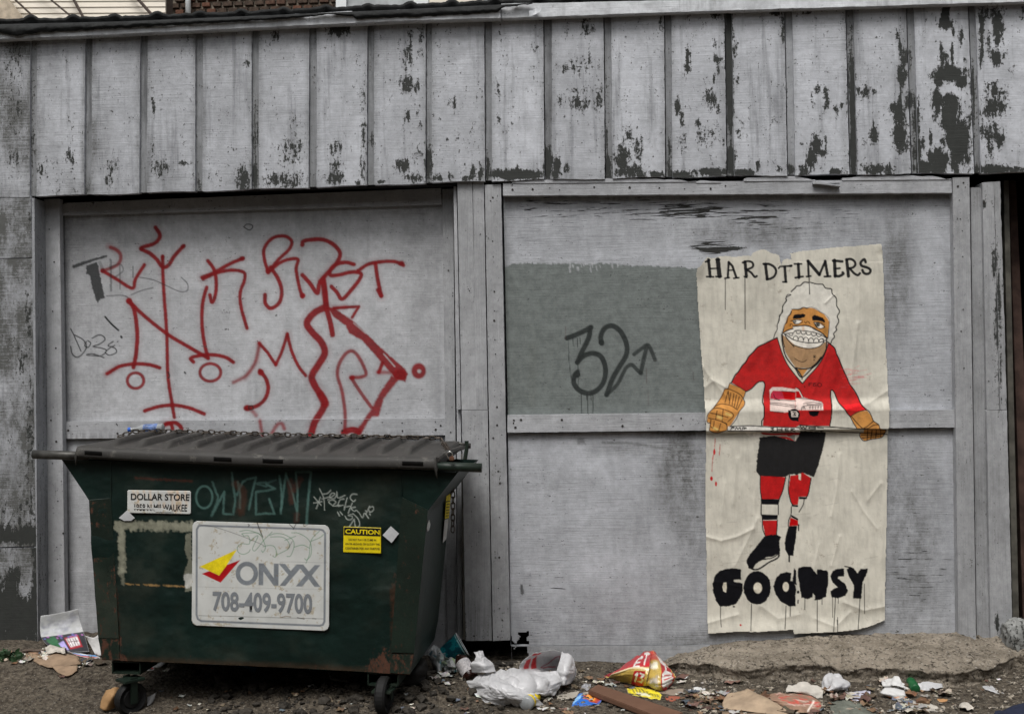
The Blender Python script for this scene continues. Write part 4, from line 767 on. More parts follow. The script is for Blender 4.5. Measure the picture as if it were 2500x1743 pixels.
    L(ZB((365,1175),(385,1195),(400,1175),(425,1178),(440,1200)), 1.6); L(ZB((165,1235),(175,1205),(200,1215)), 1.6); L(ZB((600,1180),(620,1200)), 1.3); L(ZB((625,1195),(650,1215)), 1.3); L(ZD((230,430),(290,465),(340,478),(375,465),(395,450)), 1.6)
    for a in range(4): t = a * .785; L([(1988.5 - 4 * math.cos(t), 871 - 4.5 * math.sin(t)), (1988.5 + 4 * math.cos(t), 871 + 4.5 * math.sin(t))], 1.3)
    c.disc(1987.5, 878.5, 1.6, 1.4, KB)
    # wig outline
    c.fill(ZB((0,1190),(15,1120),(50,1040),(65,960),(110,880),(105,850),(130,800),(180,755),(230,710),(260,678),(310,670),(360,625),(430,630),(540,650),(620,655),(660,705),(740,720),(755,785),(810,850),(815,950),(855,1030),(825,1100),(845,1170),(805,1250),(815,1290),(775,1340),(750,1430),(730,1480),(700,1400),(715,1180),(640,1070),(500,990),(350,972),(190,1000),(130,1110),(62,1290),(50,1350),(-30,1300)), (.74,.72,.66), .55, 2)
    wig = ZB((0,1190),(15,1120),(50,1040),(65,960),(110,880),(105,850),(130,800),(175,795)); L(wig, 2.2); L(ZA((1605,800),(1540,840),(1545,885),(1490,960),(1490,1040),(1445,1090),(1445,1150),(1415,1220),(1415,1280),(1385,1340),(1365,1405)), 2.2)
    L(ZB((180,755),(230,710),(260,678),(310,670),(360,625),(430,630)), 3); L(ZB((450,628),(540,650),(620,655),(660,705),(740,720),(755,785),(810,850),(815,950),(855,1030),(825,1100),(845,1170),(805,1250),(815,1290),(775,1340),(785,1390),(750,1430),(730,1490)), 2.8)
    # arms and jersey outline
    L(ZC((1130,140),(1060,170),(950,225),(860,270),(790,345),(730,405),(690,480),(640,530),(590,610),(540,665),(490,765)), 3.2); L(ZC((700,890),(770,850),(850,770),(905,748),(945,760),(955,820),(930,960),(925,1040),(945,1100),(945,1240),(915,1300),(915,1360)), 3)
    L(ZD((690,200),(740,240),(790,290),(815,370),(845,430),(900,570),(960,700),(1000,790),(1060,870),(1110,960),(1160,1070),(1240,1150)), 3); L(ZD((720,1370),(742,1230),(748,1100),(730,930),(742,870),(780,900),(840,1040),(930,1140),(960,1190),(1005,1240)), 2.8)
    # left glove
    c.fill(ZC((460,780),(600,830),(690,890),(650,1000),(675,1030),(665,1090),(600,1170),(500,1330),(420,1430),(310,1470),(230,1460),(180,1430),(190,1330),(150,1310),(160,1220),(240,1110),(320,1010),(390,860),(440,840)), ORG, .96, 1.2)
    for p in (((470,770),(600,830),(692,890)),((440,850),(540,890),(620,940),(655,990)),((470,770),(440,850)),((692,890),(655,990)),((440,855),(395,860),(370,930),(320,1010),(250,1105)),((655,990),(675,1035),(665,1090),(600,1170),(560,1270),(480,1370),(420,1430),(300,1470),(230,1460),(180,1430)),((250,1105),(330,1065),(420,1070),(500,1095),(570,1145)),((250,1110),(160,1210),(150,1310),(190,1330),(205,1280)),((200,1330),(180,1430)),((440,900),(400,1040)),((480,910),(460,1060)),((525,920),(500,1080)),((560,940),(530,1100)),((600,960),(560,1120)),((640,1000),(575,1140)),((230,1130),(300,1120),(420,1150),(500,1190),(515,1240),(440,1310)),((200,1190),(300,1210),(440,1250)),((290,1160),(270,1280)),((375,1140),(360,1300)),((170,1260),(300,1290),(430,1340)),((250,1300),(240,1390)),((340,1340),(310,1440)),((360,1310),(420,1350),(430,1420)),((200,1380),(300,1440)),((445,880),(460,1010))): L(ZC(*p), 2.0, .9)
    for p in (((300,1240),(350,1260)),((420,1200),(480,1220)),((250,1400),(290,1420))): c.stroke(ZC(*p), 6, S(225, 180, 110), .6, 4)
    # right glove
    c.fill(ZD((1005,1240),(1120,1170),(1240,1155),(1300,1230),(1330,1300),(1400,1350),(1420,1400),(1500,1430),(1490,1470),(1440,1530),(1300,1560),(1200,1580),(1140,1520),(1150,1470),(1200,1420),(1090,1400)), ORG, .95, 1.2)
    for p in (((1005,1240),(1120,1172),(1245,1150),(1300,1230),(1330,1300),(1400,1350),(1418,1410)),((1005,1240),(1050,1330),(1100,1410)),((1025,1240),(1100,1330),(1180,1410)),((1330,1300),(1250,1370),(1180,1410)),((1180,1410),(1260,1400),(1330,1360),(1400,1350)),((1200,1425),(1140,1480),(1145,1530),(1200,1580),(1300,1555),(1440,1530),(1495,1460),(1500,1430),(1420,1425)),((1160,1500),(1260,1500),(1400,1490),(1480,1470)),((1170,1540),(1260,1530),(1420,1510)),((1250,1430),(1240,1570)),((1310,1430),(1290,1560)),((1370,1430),(1360,1545)),((1430,1430),(1430,1530))): L(ZD(*p), 2.2, .92)
    # stick with lettering
    c.fill(ZC((440,1375),(740,1365),(1000,1380),(1440,1395),(1440,1470),(1000,1450),(700,1440),(440,1435)), S(195, 192, 185), .95, 1); c.fill(ZD((240,1395),(300,1358),(720,1378),(1200,1410),(1190,1465),(700,1440),(300,1415)), S(160, 156, 145), .9, 1)
    L(ZC((470,1378),(740,1367),(1000,1382),(1440,1392)), 2.4); L(ZC((440,1437),(700,1440),(1000,1450),(1300,1462),(1440,1468)), 2.4); L(ZD((300,1358),(500,1375),(760,1385),(1100,1410),(1550,1422)), 2.6); L(ZD((300,1412),(640,1440),(1180,1468),(1525,1487)), 2.2)
    for p in (((480,1420),(500,1385),(530,1395),(500,1408)),((540,1420),(560,1390),(580,1415),(610,1390),(620,1420)),((640,1420),(650,1390),(700,1400),(660,1415)),((1080,1400),(1040,1405),(1080,1425),(1040,1440)),((1130,1400),(1130,1440)),((1130,1420),(1190,1420)),((1195,1402),(1195,1442)),((1290,1405),(1240,1405),(1245,1440),(1290,1440)),((1240,1422),(1280,1422)),((1320,1445),(1320,1405),(1370,1410),(1320,1425),(1380,1448))): L(ZC(*p), 2.4, smooth=False)
    for p in (((305,1372),(330,1408),(350,1380),(375,1412),(400,1378)),((430,1388),(520,1392),(520,1410),(430,1405),(430,1388)),((550,1395),(630,1400))): L(ZD(*p), 2.6, smooth=False)
    # pickup truck print on the jersey
    WT = S(188, 176, 168)
    c.fill(ZC((1020,870),(1060,830),(1200,830),(1390,860),(1385,895),(1200,885),(1070,880),(1040,920),(1030,990),(1380,1010),(1380,1170),(1220,1185),(1030,1165),(1030,1000)), WT, .9, 1.2); c.fill(ZC((1060,885),(1190,885),(1230,1000),(1100,1000),(1035,980)), S(160, 40, 60), .9, 1.2); c.fill(ZC((1200,890),(1385,905),(1385,1000),(1235,1000)), RD, 1, 1)
    c.fill(ZD((240,835),(290,860),(350,970),(450,1000),(600,1030),(625,1060),(630,1150),(240,1150),(240,1000)), WT, .9, 1.2); c.fill(ZD((245,885),(290,890),(330,975),(245,985)), RD, 1, 1)
    for p in (((1020,1000),(1200,1010),(1390,1020)),((1030,1045),(1200,1060),(1400,1090)),((1030,1065),(1200,1085),(1390,1110)),((1190,885),(1385,900)),((1080,930),(1100,980),(1160,1010)),((1220,1185),(1030,1165))): L(ZC(*p), 1.8, .9)
    for p in (((240,835),(290,860),(350,970)),((240,975),(450,1000),(610,1035)),((350,1060),(480,1040),(620,1060)),((320,1150),(340,1100),(420,1085),(620,1085)),((345,1130),(360,1100),(375,1135)),((400,1070),(600,1068))): L(ZD(*p), 1.8, .9)
    for i in range(5): L(ZD((430 + i * 38, 1110), (450 + i * 38, 1100), (440 + i * 38, 1135)), 1.6)
    c.disc(*ZC((1365,1215))[0], 14, 15, KB); c.fill(ZC((1280,1150),(1420,1160),(1430,1310),(1340,1290),(1285,1220)), KB, 1, 1); c.fill(ZC((1320,1165),(1400,1165),(1425,1200),(1415,1245),(1330,1245)), WT, 1, 1); L(ZC((1350,1180),(1385,1185),(1365,1205),(1390,1225),(1350,1225)), 2.6, smooth=False)
    c.fill(ZD((420,1160),(575,1162),(550,1230),(490,1240),(440,1220)), KB, 1, 1)
    for p in (((430,815),(430,770),(470,770)),((430,790),(460,790)),((490,775),(490,815)),((530,770),(505,772),(508,790),(530,795),(525,815),(500,812)),((550,790),(570,770),(600,780),(605,810),(575,825),(552,812),(550,790)),((365,815),(372,830))): L(ZD(*p), 2.0, .8, smooth=False)
    # torn patch below the stick
    c.fill(ZC((680,1450),(900,1455),(930,1500),(880,1530),(760,1535),(700,1490)), LIP, 1, 1); c.fill(ZC((890,1460),(1050,1470),(1440,1465),(1465,1490),(1380,1500),(1360,1570),(1260,1500),(1040,1500),(930,1490)), RD, .95, 1)
    # shorts, legs
    c.fill(ZE((597,50),(700,38),(850,78),(888,5),(1066,12),(1055,100),(1020,230),(980,332),(900,302),(870,316),(805,312),(780,332),(690,335),(600,325),(570,292),(578,200),(590,100)), KB, .98, 1.4, rough=2)
    c.fill(ZE((720,45),(850,78),(845,60),(780,45)), RD, .95, 1); c.fill(ZE((800,45),(845,30),(848,80)), S(120, 118, 112), 1, 1)
    c.fill(ZE((600,324),(782,334),(760,430),(737,490),(605,488),(602,400)), RD, .98, 1); c.fill(ZE((815,322),(873,318),(900,300),(962,340),(940,470),(875,472),(868,530),(825,530),(800,430)), RD, .98, 1)
    c.fill(ZE((872,308),(890,308),(888,355),(874,350)), PAP, 1, 1)
    c.fill(ZE((603,488),(740,490),(730,530),(605,526)), KB, 1, 1); c.fill(ZE((607,598),(725,602),(722,635),(612,637)), KB, 1, 1); L(ZE((607,526),(606,600)), 2.6); L(ZE((728,530),(728,600)), 2.4)
    c.fill(ZE((614,640),(723,640),(716,745),(636,752)), RD, .98, 1); c.fill(ZE((875,472),(935,474),(930,490),(875,490)), KB, 1, 1); c.fill(ZE((823,528),(870,532),(868,545),(823,542)), KB, 1, 1); L(ZE((912,492),(905,530),(876,580)), 2.4)
    c.fill(ZE((820,600),(870,628),(868,642),(822,618)), KB, 1, 1); c.fill(ZE((815,620),(868,642),(868,678),(805,680)), RD, 1, 1); L(ZE((822,545),(818,600),(803,640),(800,680)), 2.6)
    for p in (((600,322),(600,420),(610,490)),((782,334),(760,430),(735,490)),((808,318),(800,420),(815,500),(830,530)),((962,340),(945,440),(930,475)),((616,640),(618,700),(636,750)),((722,640),(716,745))): L(ZE(*p), 2.6)
    c.fill(ZE((630,752),(660,742),(720,740),(748,760),(735,790),(742,860),(700,895),(640,905),(575,940),(550,985),(520,975),(502,945),(502,925),(525,880),(570,830),(600,790)), KB, 1, 1.2, rough=1.6)
    L(ZE((735,870),(725,905),(660,940),(600,980),(560,990),(520,975)), 4.2, rough=.8); L(ZE((735,870),(690,905),(610,920),(570,945)), 3, rough=.8)
    c.fill(ZE((800,680),(862,680),(850,790),(835,890),(800,890),(778,850),(775,800),(785,740)), KB, 1, 1.2, rough=1.2); L(ZE((806,885),(806,932)), 4); L(ZE((872,670),(872,712)), 3)
    # GOONSY
    f = lambda *p, **k: c.fill(ZF(*p), KB, 1, 1.3, rough=1.6, **k); hole = lambda *p: c.fill(ZF(*p), PAP, 1, 1.2)
    f((525,150),(520,260),(440,262),(435,285),(540,300),(545,390),(525,450),(470,540),(380,570),(280,575),(230,510),(195,400),(190,300),(220,210),(280,155),(360,132),(450,128),(510,135)); hole((350,292),(320,295),(305,345),(315,395),(348,412),(355,350))
    c.disc(*ZF((710,355))[0], 33.5, 41, KB, rough=1.6); c.disc(*ZF((718,357))[0], 10.5, 13.5, PAP)
    f((1110,178),(1100,275),(1145,280),(1165,370),(1155,480),(1165,570),(1080,570),(990,520),(925,430),(900,340),(930,240),(980,185),(1050,172)); c.disc(*ZF((1045,343))[0], 7.6, 11.8, PAP)
    f((1140,125),(1168,160),(1168,330),(1125,275)); f((1190,120),(1260,105),(1340,110),(1395,185),(1410,190),(1410,140),(1520,150),(1542,180),(1540,300),(1515,460),(1450,495),(1380,500),(1385,450),(1360,415),(1355,470),(1300,490),(1225,470),(1200,300),(1185,200))
    f((1730,128),(1722,218),(1660,228),(1650,245),(1740,310),(1770,390),(1740,450),(1650,475),(1580,470),(1568,390),(1620,355),(1650,350),(1590,290),(1563,220),(1590,160),(1650,135)); f((1755,140),(1800,110),(1840,130),(1880,185),(1915,135),(2000,130),(1995,190),(1940,290),(1928,480),(1830,475),(1840,330),(1780,220))
    L(ZF((1735,105),(1800,118)), 3); c.disc(*ZF((1188,405))[0], 3.5, 4, KB, rough=1); L(ZF((1190,500),(1186,535)), 3); c.disc(*ZF((438,575))[0], 3, 2, KB)
    for x0, y0, x1, y1, w in ((283,570,282,700,1.9),(282,700,292,812,1.7),(645,545,637,858,2),(1048,565,1036,838,2),(1096,570,1096,685,1.8),(1268,480,1266,608,1.8),(1412,495,1412,862,2),(1468,480,1468,550,1.6),(1590,470,1592,700,1.5),(1625,470,1604,870,2),(1658,470,1658,535,1.6),(1650,700,1650,868,1.2),(1912,475,1890,840,2),(1962,310,1965,655,1.8)): L(ZF((x0,y0),(x1,y1)), w)
    L(ZF((1648,730),(1650,785)), 3); c.disc(*ZF((517,790))[0], 2.6, 2.4, RD)
    # HARDTIMERS
    A, B = ZA, ZB; k = lambda P, w=6, **q: L(P, w, smooth=False, **q)
    k(A((455,310),(480,545)), 7.5); k(A((585,310),(610,540)), 11); k(A((480,435),(590,430)), 4); k(A((415,340),(470,318)), 5); k(A((430,548),(525,550)), 4.5); k(A((560,310),(612,312)), 4); k(A((560,545),(635,545)), 4.5)
    k(A((738,345),(725,550)), 5.5); k(A((738,345),(790,400),(845,560)), 6); k(A((730,460),(800,455)), 4); k(A((685,570),(745,560)), 4.5); k(A((810,570),(880,560)), 4.5)
    k(A((965,340),(985,540)), 8); L(A((935,350),(1000,332),(1060,345),(1080,385),(1060,420),(985,450)), 5.5); L(A((985,450),(1050,490),(1100,550),(1130,540)), 5.5); k(A((955,545),(990,560)), 4)
    k(A((1250,370),(1275,580)), 7.5); L(A((1225,370),(1300,372),(1370,410),(1400,470),(1375,540),(1320,575),(1270,585)), 6)
    k(A((1435,430),(1455,405),(1590,400)), 4.5); k(A((1520,405),(1535,615)), 7); k(A((1495,620),(1545,622)), 4.5); c.disc(*A((1605,398))[0], 5, 3.5, KB, rough=1)
    k(B((280,370),(290,560)), 7.5); k(B((225,370),(325,370)), 4.5); k(B((240,562),(345,545)), 5)
    k(B((415,325),(425,545)), 5.5); k(B((415,330),(575,520)), 8); k(B((575,520),(650,345)), 6); k(B((655,330),(690,535)), 7); k(B((395,545),(455,540)), 4.5); k(B((645,545),(730,542)), 5)
    k(B((785,320),(795,540)), 8.5); k(B((765,325),(895,335)), 6.5); k(B((800,435),(860,430)), 5); L(B((790,535),(850,540),(905,510),(900,490)), 7)
    k(B((955,310),(980,540)), 8); L(B((950,310),(1010,300),(1065,335),(1075,385),(1040,420),(990,430)), 6); L(B((1000,435),(1060,500),(1110,525),(1140,500)), 6)
    L(B((1220,345),(1200,305),(1150,350),(1165,395),(1240,420),(1285,450),(1275,495),(1230,510),(1190,490),(1175,455)), 6.5)
    for p in (((690,570),(690,1005)),((965,550),(967,1280))): L(A(*p), 2.0, smooth=False)
    L(B((430,540),(438,790)), 2.2, smooth=False)
    # red scuffs
    for i in range(22):
        x, y = 2070 + rng.gauss(0, 12), 925 + rng.gauss(0, 14); c.stroke([(x, y), (x + rng.uniform(8, 34), y - rng.uniform(-2, 8))], 1.6, S(180, 70, 80), .35, 2, rough=1)
    c.stroke([(2085, 925), (2108, 920)], 3, S(170, 60, 70), .4, 3)
    for p in (((1746,1070),(1744,1100),(1740,1120),(1738,1150)),((1758,1085),(1756,1112))): c.stroke(p, 2.2, S(150, 30, 36), .7, 1.4, rough=1.2)
    c.disc(1737, 1168, 3.4, 5.5, S(160, 20, 26)); c.disc(1748, 1181, 2.6, 6, S(160, 20, 26)); c.disc(1744, 1103, 2.6, 7, S(160, 20, 26))
def poster():
    x0, x1, y0, y1, st = 1694, 2178, 590, 1552, 1.5
    X, Y = np.meshgrid(np.arange(x0, x1, st), np.arange(y0, y1, st))
    railtop = np.interp(X, [1239, 2334], [1013, 1000]); railbot = railtop + 43
    base = 0.052 + (0.024 - 0.052) * sstep(-34, 2, Y - railtop) * (1 - sstep(railbot + 2, railbot + 9, Y))
    w = 0
    def crease(pts, amp, wid):
        P = np.array(pts, float); d = np.full(X.shape, 1e9)
        for a, b in zip(P[:-1], P[1:]):
            e = b - a; t = np.clip(((X - a[0]) * e[0] + (Y - a[1]) * e[1]) / (e @ e), 0, 1); d = np.minimum(d, np.hypot(X - a[0] - t * e[0], Y - a[1] - t * e[1]))
        return amp * np.exp(-(d / wid) ** 1.3)
    CR = [([(1716,895),(1735,925),(1770,945)],.007,6),([(1716,950),(1740,930),(1790,985)],.006,8),([(2095,790),(2075,960)],.004,5),([(2165,955),(2120,985),(2060,1000),(1990,1000)],.008,9),([(1725,1310),(1760,1320),(1800,1310),(1840,1290)],.006,6),([(1850,1265),(1820,1330),(1795,1380)],.005,7),([(2050,1110),(2042,1200),(2030,1260)],.004,5),([(2080,1200),(2110,1250),(2140,1290)],.004,5),([(2150,1180),(2120,1220)],.004,5),([(2050,1310),(2030,1380)],.004,5),([(2000,1330),(1985,1400)],.0035,5),([(1860,1480),(1900,1510),(1950,1500)],.007,10),([(1990,1510),(2040,1530),(2075,1495)],.006,7),([(2160,1480),(2110,1490),(2060,1470)],.007,8),([(1730,1520),(1800,1500)],.006,8),([(2015,740),(2035,720)],.004,3),([(1985,800),(1930,960),(1960,1040)],.003,5),([(1960,1120),(1975,1260)],.003,5),([(1800,1120),(1790,1230)],.003,5),([(2100,650),(2095,800)],.003,4),([(2020,860),(1985,960)],.0035,5),([(2110,1380),(2090,1440)],.003,5),([(1770,1180),(1760,1280)],.003,5),([(1745,1420),(1850,1440)],.0025,5)]
    z = np.zeros(X.shape)
    for cst in CR: z += crease(*cst)
    z += .0025 * (fbm(X / 50, Y / 50, seed=71) - .5) * 2 + .0011 * (ridge(X / 26, Y / 60, seed=73) - .5) + .0006 * (fbm(X / 6, Y / 6, seed=75) - .5)
    bulge = .005 * np.exp(-((Y - railtop + 18) / 14) ** 2) * (1 + .5 * np.sin(X / 50)); z += bulge
    curl = .03 * sstep(1480, 1550, Y) ** 2 * (0.4 + .6 * vn(X / 90, 1, seed=4)) + .02 * (1 - sstep(1699, 1735, X)) * (1 - sstep(640, 690, Y)) + .014 * sstep(2125, 2160, X) * (1 - sstep(596, 625, Y)) + .01 * sstep(2140, 2165, X) * np.exp(-((Y - 1000) / 50) ** 2)
    z += curl
    z += .0012 * sstep(1936, 1938, X) * (Y > 640)      # the right strip overlaps the left one
    W = U(X, Y, base - .004 - z * .85)
    P = np.array(PO, float); cx = (X[:-1, :-1] + X[1:, 1:]) / 2; cy = (Y[:-1, :-1] + Y[1:, 1:]) / 2
    jx = 1.6 * (fbm(cx / 7, cy / 7, seed=15) - .5); keep = inside(PO, cx + jx, cy + jx)
    me = gridmesh('poster', W, keep); c = Canvas(X, Y); poster_paint(c); setc(me, 'ink', c.ink); setf(me, 'cov', c.cov)
    s = NT('poster_paper'); n = s.noise(6, 5, .6); f = s.noise(1.0, 4, .6, (40, 40, 9)); col = s.mix(1.0, (.66, .632, .545), s.grey(s.math('MULTIPLY', s.ramp(n, .3, .7, .84, 1.05), s.ramp(f, .4, .7, 1.0, .86))), 'MULTIPLY'); col = s.mix(s.ramp(s.noise(18, 6, .8), .60, .70), col, (.38, .34, .28))
    col = s.inked(col); s.bump(s.noise(1.0, 4, .6, (60, 60, 200)), .0006, .8); m = s.fin(col, .8, .08)
    o = obj('poster', me, m, smooth=True, label='large wrinkled cream paper poster of a grinning hockey player pasted over the right door rail', cat='poster')
poster()
# ---------------------------------------------------------------- the dumpster
PH = 0.0625 * 0 + 0.035
DW = np.array([math.cos(PH), -math.sin(PH), 0.0]); DN = np.array([-math.sin(PH), -math.cos(PH), 0.0])     # along the front, out of the front
DP0 = U(612, 1500, -0.78)
def D(px, py, off=0.0): return UPl(np.asarray(px, float), np.asarray(py, float), DP0, DN, off)
DEEP = 0.72
dump = thing('dumpster', 'dark green steel dumpster with a ribbed grey plastic lid and rusty corners', 'dumpster', tuple(D(612, 1620) * (1, 1, 0)))
def dgreen(name, base, rust=.0):
    s = NT(name); n = s.noise(5, 6, .65); f = s.noise(45, 4, .7); st = s.noise(1.0, 5, .7, (16, 16, 2.2))
    c = s.mix(1.0, base, s.grey(s.ramp(n, .3, .7, .75, 1.25)), 'MULTIPLY'); c = s.mix(s.ramp(st, .52, .75, 0, .45), c, tuple(v * .5 for v in base)); c = s.mix(s.ramp(s.noise(2.4, 5, .6), .5, .75, 0, .4), c, (.055, .06, .045))
    c = s.inked(c)
    rs = s.math('ADD', s.math('ADD', s.math('MULTIPLY', s.math('SUBTRACT', s.noise(1.0, 7, .75, (40, 40, 22)), .5), 1.4), .25 + rust), s.attr('rust')); rm = s.ramp(rs, .60, .72)
    c = s.mix(rm, c, s.mix(f, (.028, .012, .008), (.105, .042, .022))); s.bump(s.math('ADD', s.math('MULTIPLY', n, .6), s.math('MULTIPLY', f, .3)), .006, .7)
    return s.fin(c, s.ramp(rm, 0, 1, .45, .85), .32)
M['green'] = dgreen('dumpster_paint', (.0027, .0120, .0094)); M['green2'] = dgreen('dumpster_side_paint', (.010, .022, .017)); M['greenr'] = dgreen('rusty_dumpster_paint', (.009, .017, .012), .17)
M['lid'] = plain('lid_plastic', (.044, .042, .039), .65, .25, 5, bump=.002, speck=(.085, .080, .072)); M['black'] = plain('black_rubber', (.007, .007, .007), .7, .3, 20); M['steel'] = plain('worn_steel', (.07, .068, .062), .45, .4, 20, metal=.4); M['chain'] = plain('rusty_chain', (.075, .062, .05), .55, .4, 60, metal=.5)
front = [(150,1121),(400,1129),(700,1139),(1118,1153),(1047,1243),(1041,1256),(1027,1420),(1010,1593),(1000,1647),(897,1640),(600,1624),(250,1610),(240,1557),(230,1420),(218,1221)]
def fcanvas(c):
    A = T(50, 1020, 3.827); B = T(650, 1020, 4.0); TL_ = S(80, 112, 106, 1.0); SV = S(140, 146, 140, 1.3)
    # remains of a removed sign: a rough pale frame
    RS = S(128, 128, 112, 1.1)
    for i in range(70): x = rng.uniform(282, 470); c.stroke([(x, 1272 + rng.uniform(0, 8)), (x + rng.uniform(-4, 10), 1286 + rng.uniform(0, 10))], rng.uniform(4, 9), RS, .5, 2, rough=3)
    c.fill([(282,1272),(470,1277),(472,1296),(440,1298),(430,1291),(300,1290),(302,1300),(284,1298),(276,1290)], RS, .75, 2, rough=4)
    for i in range(45): y = rng.uniform(1290, 1400); c.stroke([(296 + rng.uniform(-3, 8), y), (298 + rng.uniform(-3, 6), y + 8)], rng.uniform(4, 8), RS, .45, 2, rough=3)
    c.fill([(288,1290),(305,1292),(308,1350),(309,1398),(290,1400),(290,1340)], RS, .65, 2, rough=4); c.stroke([(300,1400),(302,1425)], 8, RS, .5, 3, rough=3)
    for i in range(40): x = rng.uniform(302, 455); c.stroke([(x, 1423 + (x - 302) * .05), (x + 8, 1425 + (x - 302) * .05)], rng.uniform(1.5, 4), S(120, 95, 60), .5, 2, rough=2)
    c.fill([(455,1305),(468,1300),(470,1440),(452,1445),(449,1400),(460,1370),(452,1340)], RS, .7, 2, rough=4); c.fill([(448,1402),(470,1400),(468,1432),(452,1436)], S(170, 170, 165), .8, 2, rough=3)
    w = lambda p, ww=5.0, a=.75, **k: c.stroke(A(*p), ww, TL_, a * .8, 2.8, rough=1.4, **k)
    ax, ay = A((1716,740))[0]; c.ell(ax, ay, 20, 27, 5, TL_, alpha=.7, soft=2.4)
    w(((1792,600),(1825,690),(1845,760),(1785,912)), a=.7); w(((1795,900),(1905,690),(1895,895),(1990,900)), smooth=False); w(((1975,512),(1985,620),(2005,760),(1990,885))); w(((2030,600),(2050,720),(2050,840))); w(((2020,720),(2075,600),(2110,575),(2200,555),(2165,700),(2135,855)), smooth=False); w(((2290,600),(2210,612),(2296,640)), a=.5); w(((2290,680),(2200,690),(2202,900),(2296,890)), smooth=False)
    v = lambda p, ww=5.0, a=.65, **k: c.stroke(B(*p), ww, TL_, a, 2.4, rough=1.2, **k)
    v(((0,640),(90,605)), a=.35); v(((0,650),(85,690),(0,712)), smooth=False, a=.5); v(((30,790),(85,935),(0,932)), smooth=False); v(((125,570),(150,740),(145,930))); v(((190,540),(165,750),(148,900))); v(((190,560),(240,680),(300,900))); v(((285,540),(305,760),(300,1000))); v(((290,528),(435,530),(412,760),(395,1035)), smooth=False, ww=6)
    for p in (((2010,620),(2080,700),(2060,880)),): c.stroke(A(*p), 18, S(60, 35, 25), .5, 8, rough=4)
    for p in (((230,620),(250,820)),((330,600),(270,700)),((295,950),(300,1000))): c.stroke(B(*p), 14, S(62, 34, 26), .5, 6, rough=4)
    c.stroke(A((1080,560),(1300,575),(1600,590)), 5, S(70, 32, 22), .5, 3, rough=3)
    g = lambda p, ww=2.4, **k: c.stroke(B(*p), ww, SV, .85, 1.2, **k)
    for p in (((465,770),(535,850)),((530,770),(490,885)),((465,830),(545,815)),((520,690),(560,780),(570,900)),((550,745),(600,735),(630,705)),((545,790),(620,770)),((600,800),(640,770),(670,740),(640,735),(620,770),(660,790),(690,750)),((690,720),(700,780),(770,755)),((640,850),(610,820),(640,800),(680,820),(650,860),(720,850)),((760,790),(720,800),(700,860),(750,850)),((790,780),(760,900)),((760,870),(820,860)),((885,745),(840,745),(820,780),(850,815),(870,800)),((840,830),(800,930)),((870,870),(830,880),(860,910),(880,900),(900,920)),((770,960),(790,990),(830,990),(840,960),(800,950),(850,935)),((850,935),(900,990),(910,1050),(870,1080)),((860,985),(800,1080)),((860,1000),(870,1060)),((905,920),(940,975),(960,930),(1000,980)),((970,940),(1010,860)),((1000,880),(1040,865),(1045,900),(1010,920),(1000,890)),((695,920),(715,955)),((720,915),(745,945))): g(p)
    g(((970,905),(973,910)), 3); g(((1010,938),(1014,944)), 3)
    c.stroke([(1000,1655),(900,1640),(600,1622),(250,1610)], 16, S(62, 44, 30, 1.0), .55, 14, rough=5); c.fill([(245,1440),(285,1430),(292,1560),(250,1560)], S(62,34,22,1.0), .6, 8, rough=8); c.fill([(955,1430),(1015,1400),(1005,1600),(955,1600)], S(66,38,22,1.0), .55, 10, rough=9)
def frust(X, Y):
    r = .04 + blobs(X, Y, [(985, 1470, 28, 120, .38), (965, 1610, 60, 45, .34), (268, 1460, 22, 90, .36), (270, 1585, 34, 40, .34), (960, 1160, 90, 12, .14), (1000, 1165, 60, 20, .12), (620, 1165, 60, 10, .12)]) + .24 * sstep(1560, 1640, Y - (X - 600) * .046 + 0)
    return r
def dsheet(name, poly, step, off, mat, parent, paint=None, rust=None, thick=.03, dent=.022):
    P = np.array(poly, float); X, Y = np.meshgrid(np.arange(P[:, 0].min(), P[:, 0].max() + step, step), np.arange(P[:, 1].min(), P[:, 1].max() + step, step))
    cx, cy = (X[:-1, :-1] + X[1:, 1:]) / 2, (Y[:-1, :-1] + Y[1:, 1:]) / 2; keep = inside(poly, cx, cy)
    # snap the outer vertices to the outline
    used = np.zeros(X.shape, bool); used[:-1, :-1] |= keep; used[1:, :-1] |= keep; used[:-1, 1:] |= keep; used[1:, 1:] |= keep
    full = np.zeros(X.shape, bool); k4 = np.zeros(X.shape, int); kk = keep.astype(int); k4[:-1, :-1] += kk; k4[1:, :-1] += kk; k4[:-1, 1:] += kk; k4[1:, 1:] += kk
    bd = used & (k4 < 4); bx, by = X[bd], Y[bd]; best = np.full(bx.shape, 1e9); nx_, ny_ = bx.copy(), by.copy()
    for i in range(len(P)):
        a, b = P[i], P[(i + 1) % len(P)]; e = b - a; t = np.clip(((bx - a[0]) * e[0] + (by - a[1]) * e[1]) / (e @ e), 0, 1); qx, qy = a[0] + t * e[0], a[1] + t * e[1]; d = np.hypot(bx - qx, by - qy); m = d < best; best[m] = d[m]; nx_[m] = qx[m]; ny_[m] = qy[m]
    X[bd], Y[bd] = nx_, ny_
    W = D(X, Y, off); W = W + (dent * (fbm(X / 120, Y / 90, seed=41) - .5))[..., None] * DN
    me = gridmesh(name, W, keep)
    if rust is not None: setf(me, 'rust', rust(X, Y).ravel())
    if paint is not None: c = Canvas(X, Y); paint(c); setc(me, 'ink', c.ink); setf(me, 'cov', c.cov)
    o = obj(name, me, mat, parent); return o
dsheet('front_wall', front, 2.0, 0.0, M['green'], dump, fcanvas, frust)
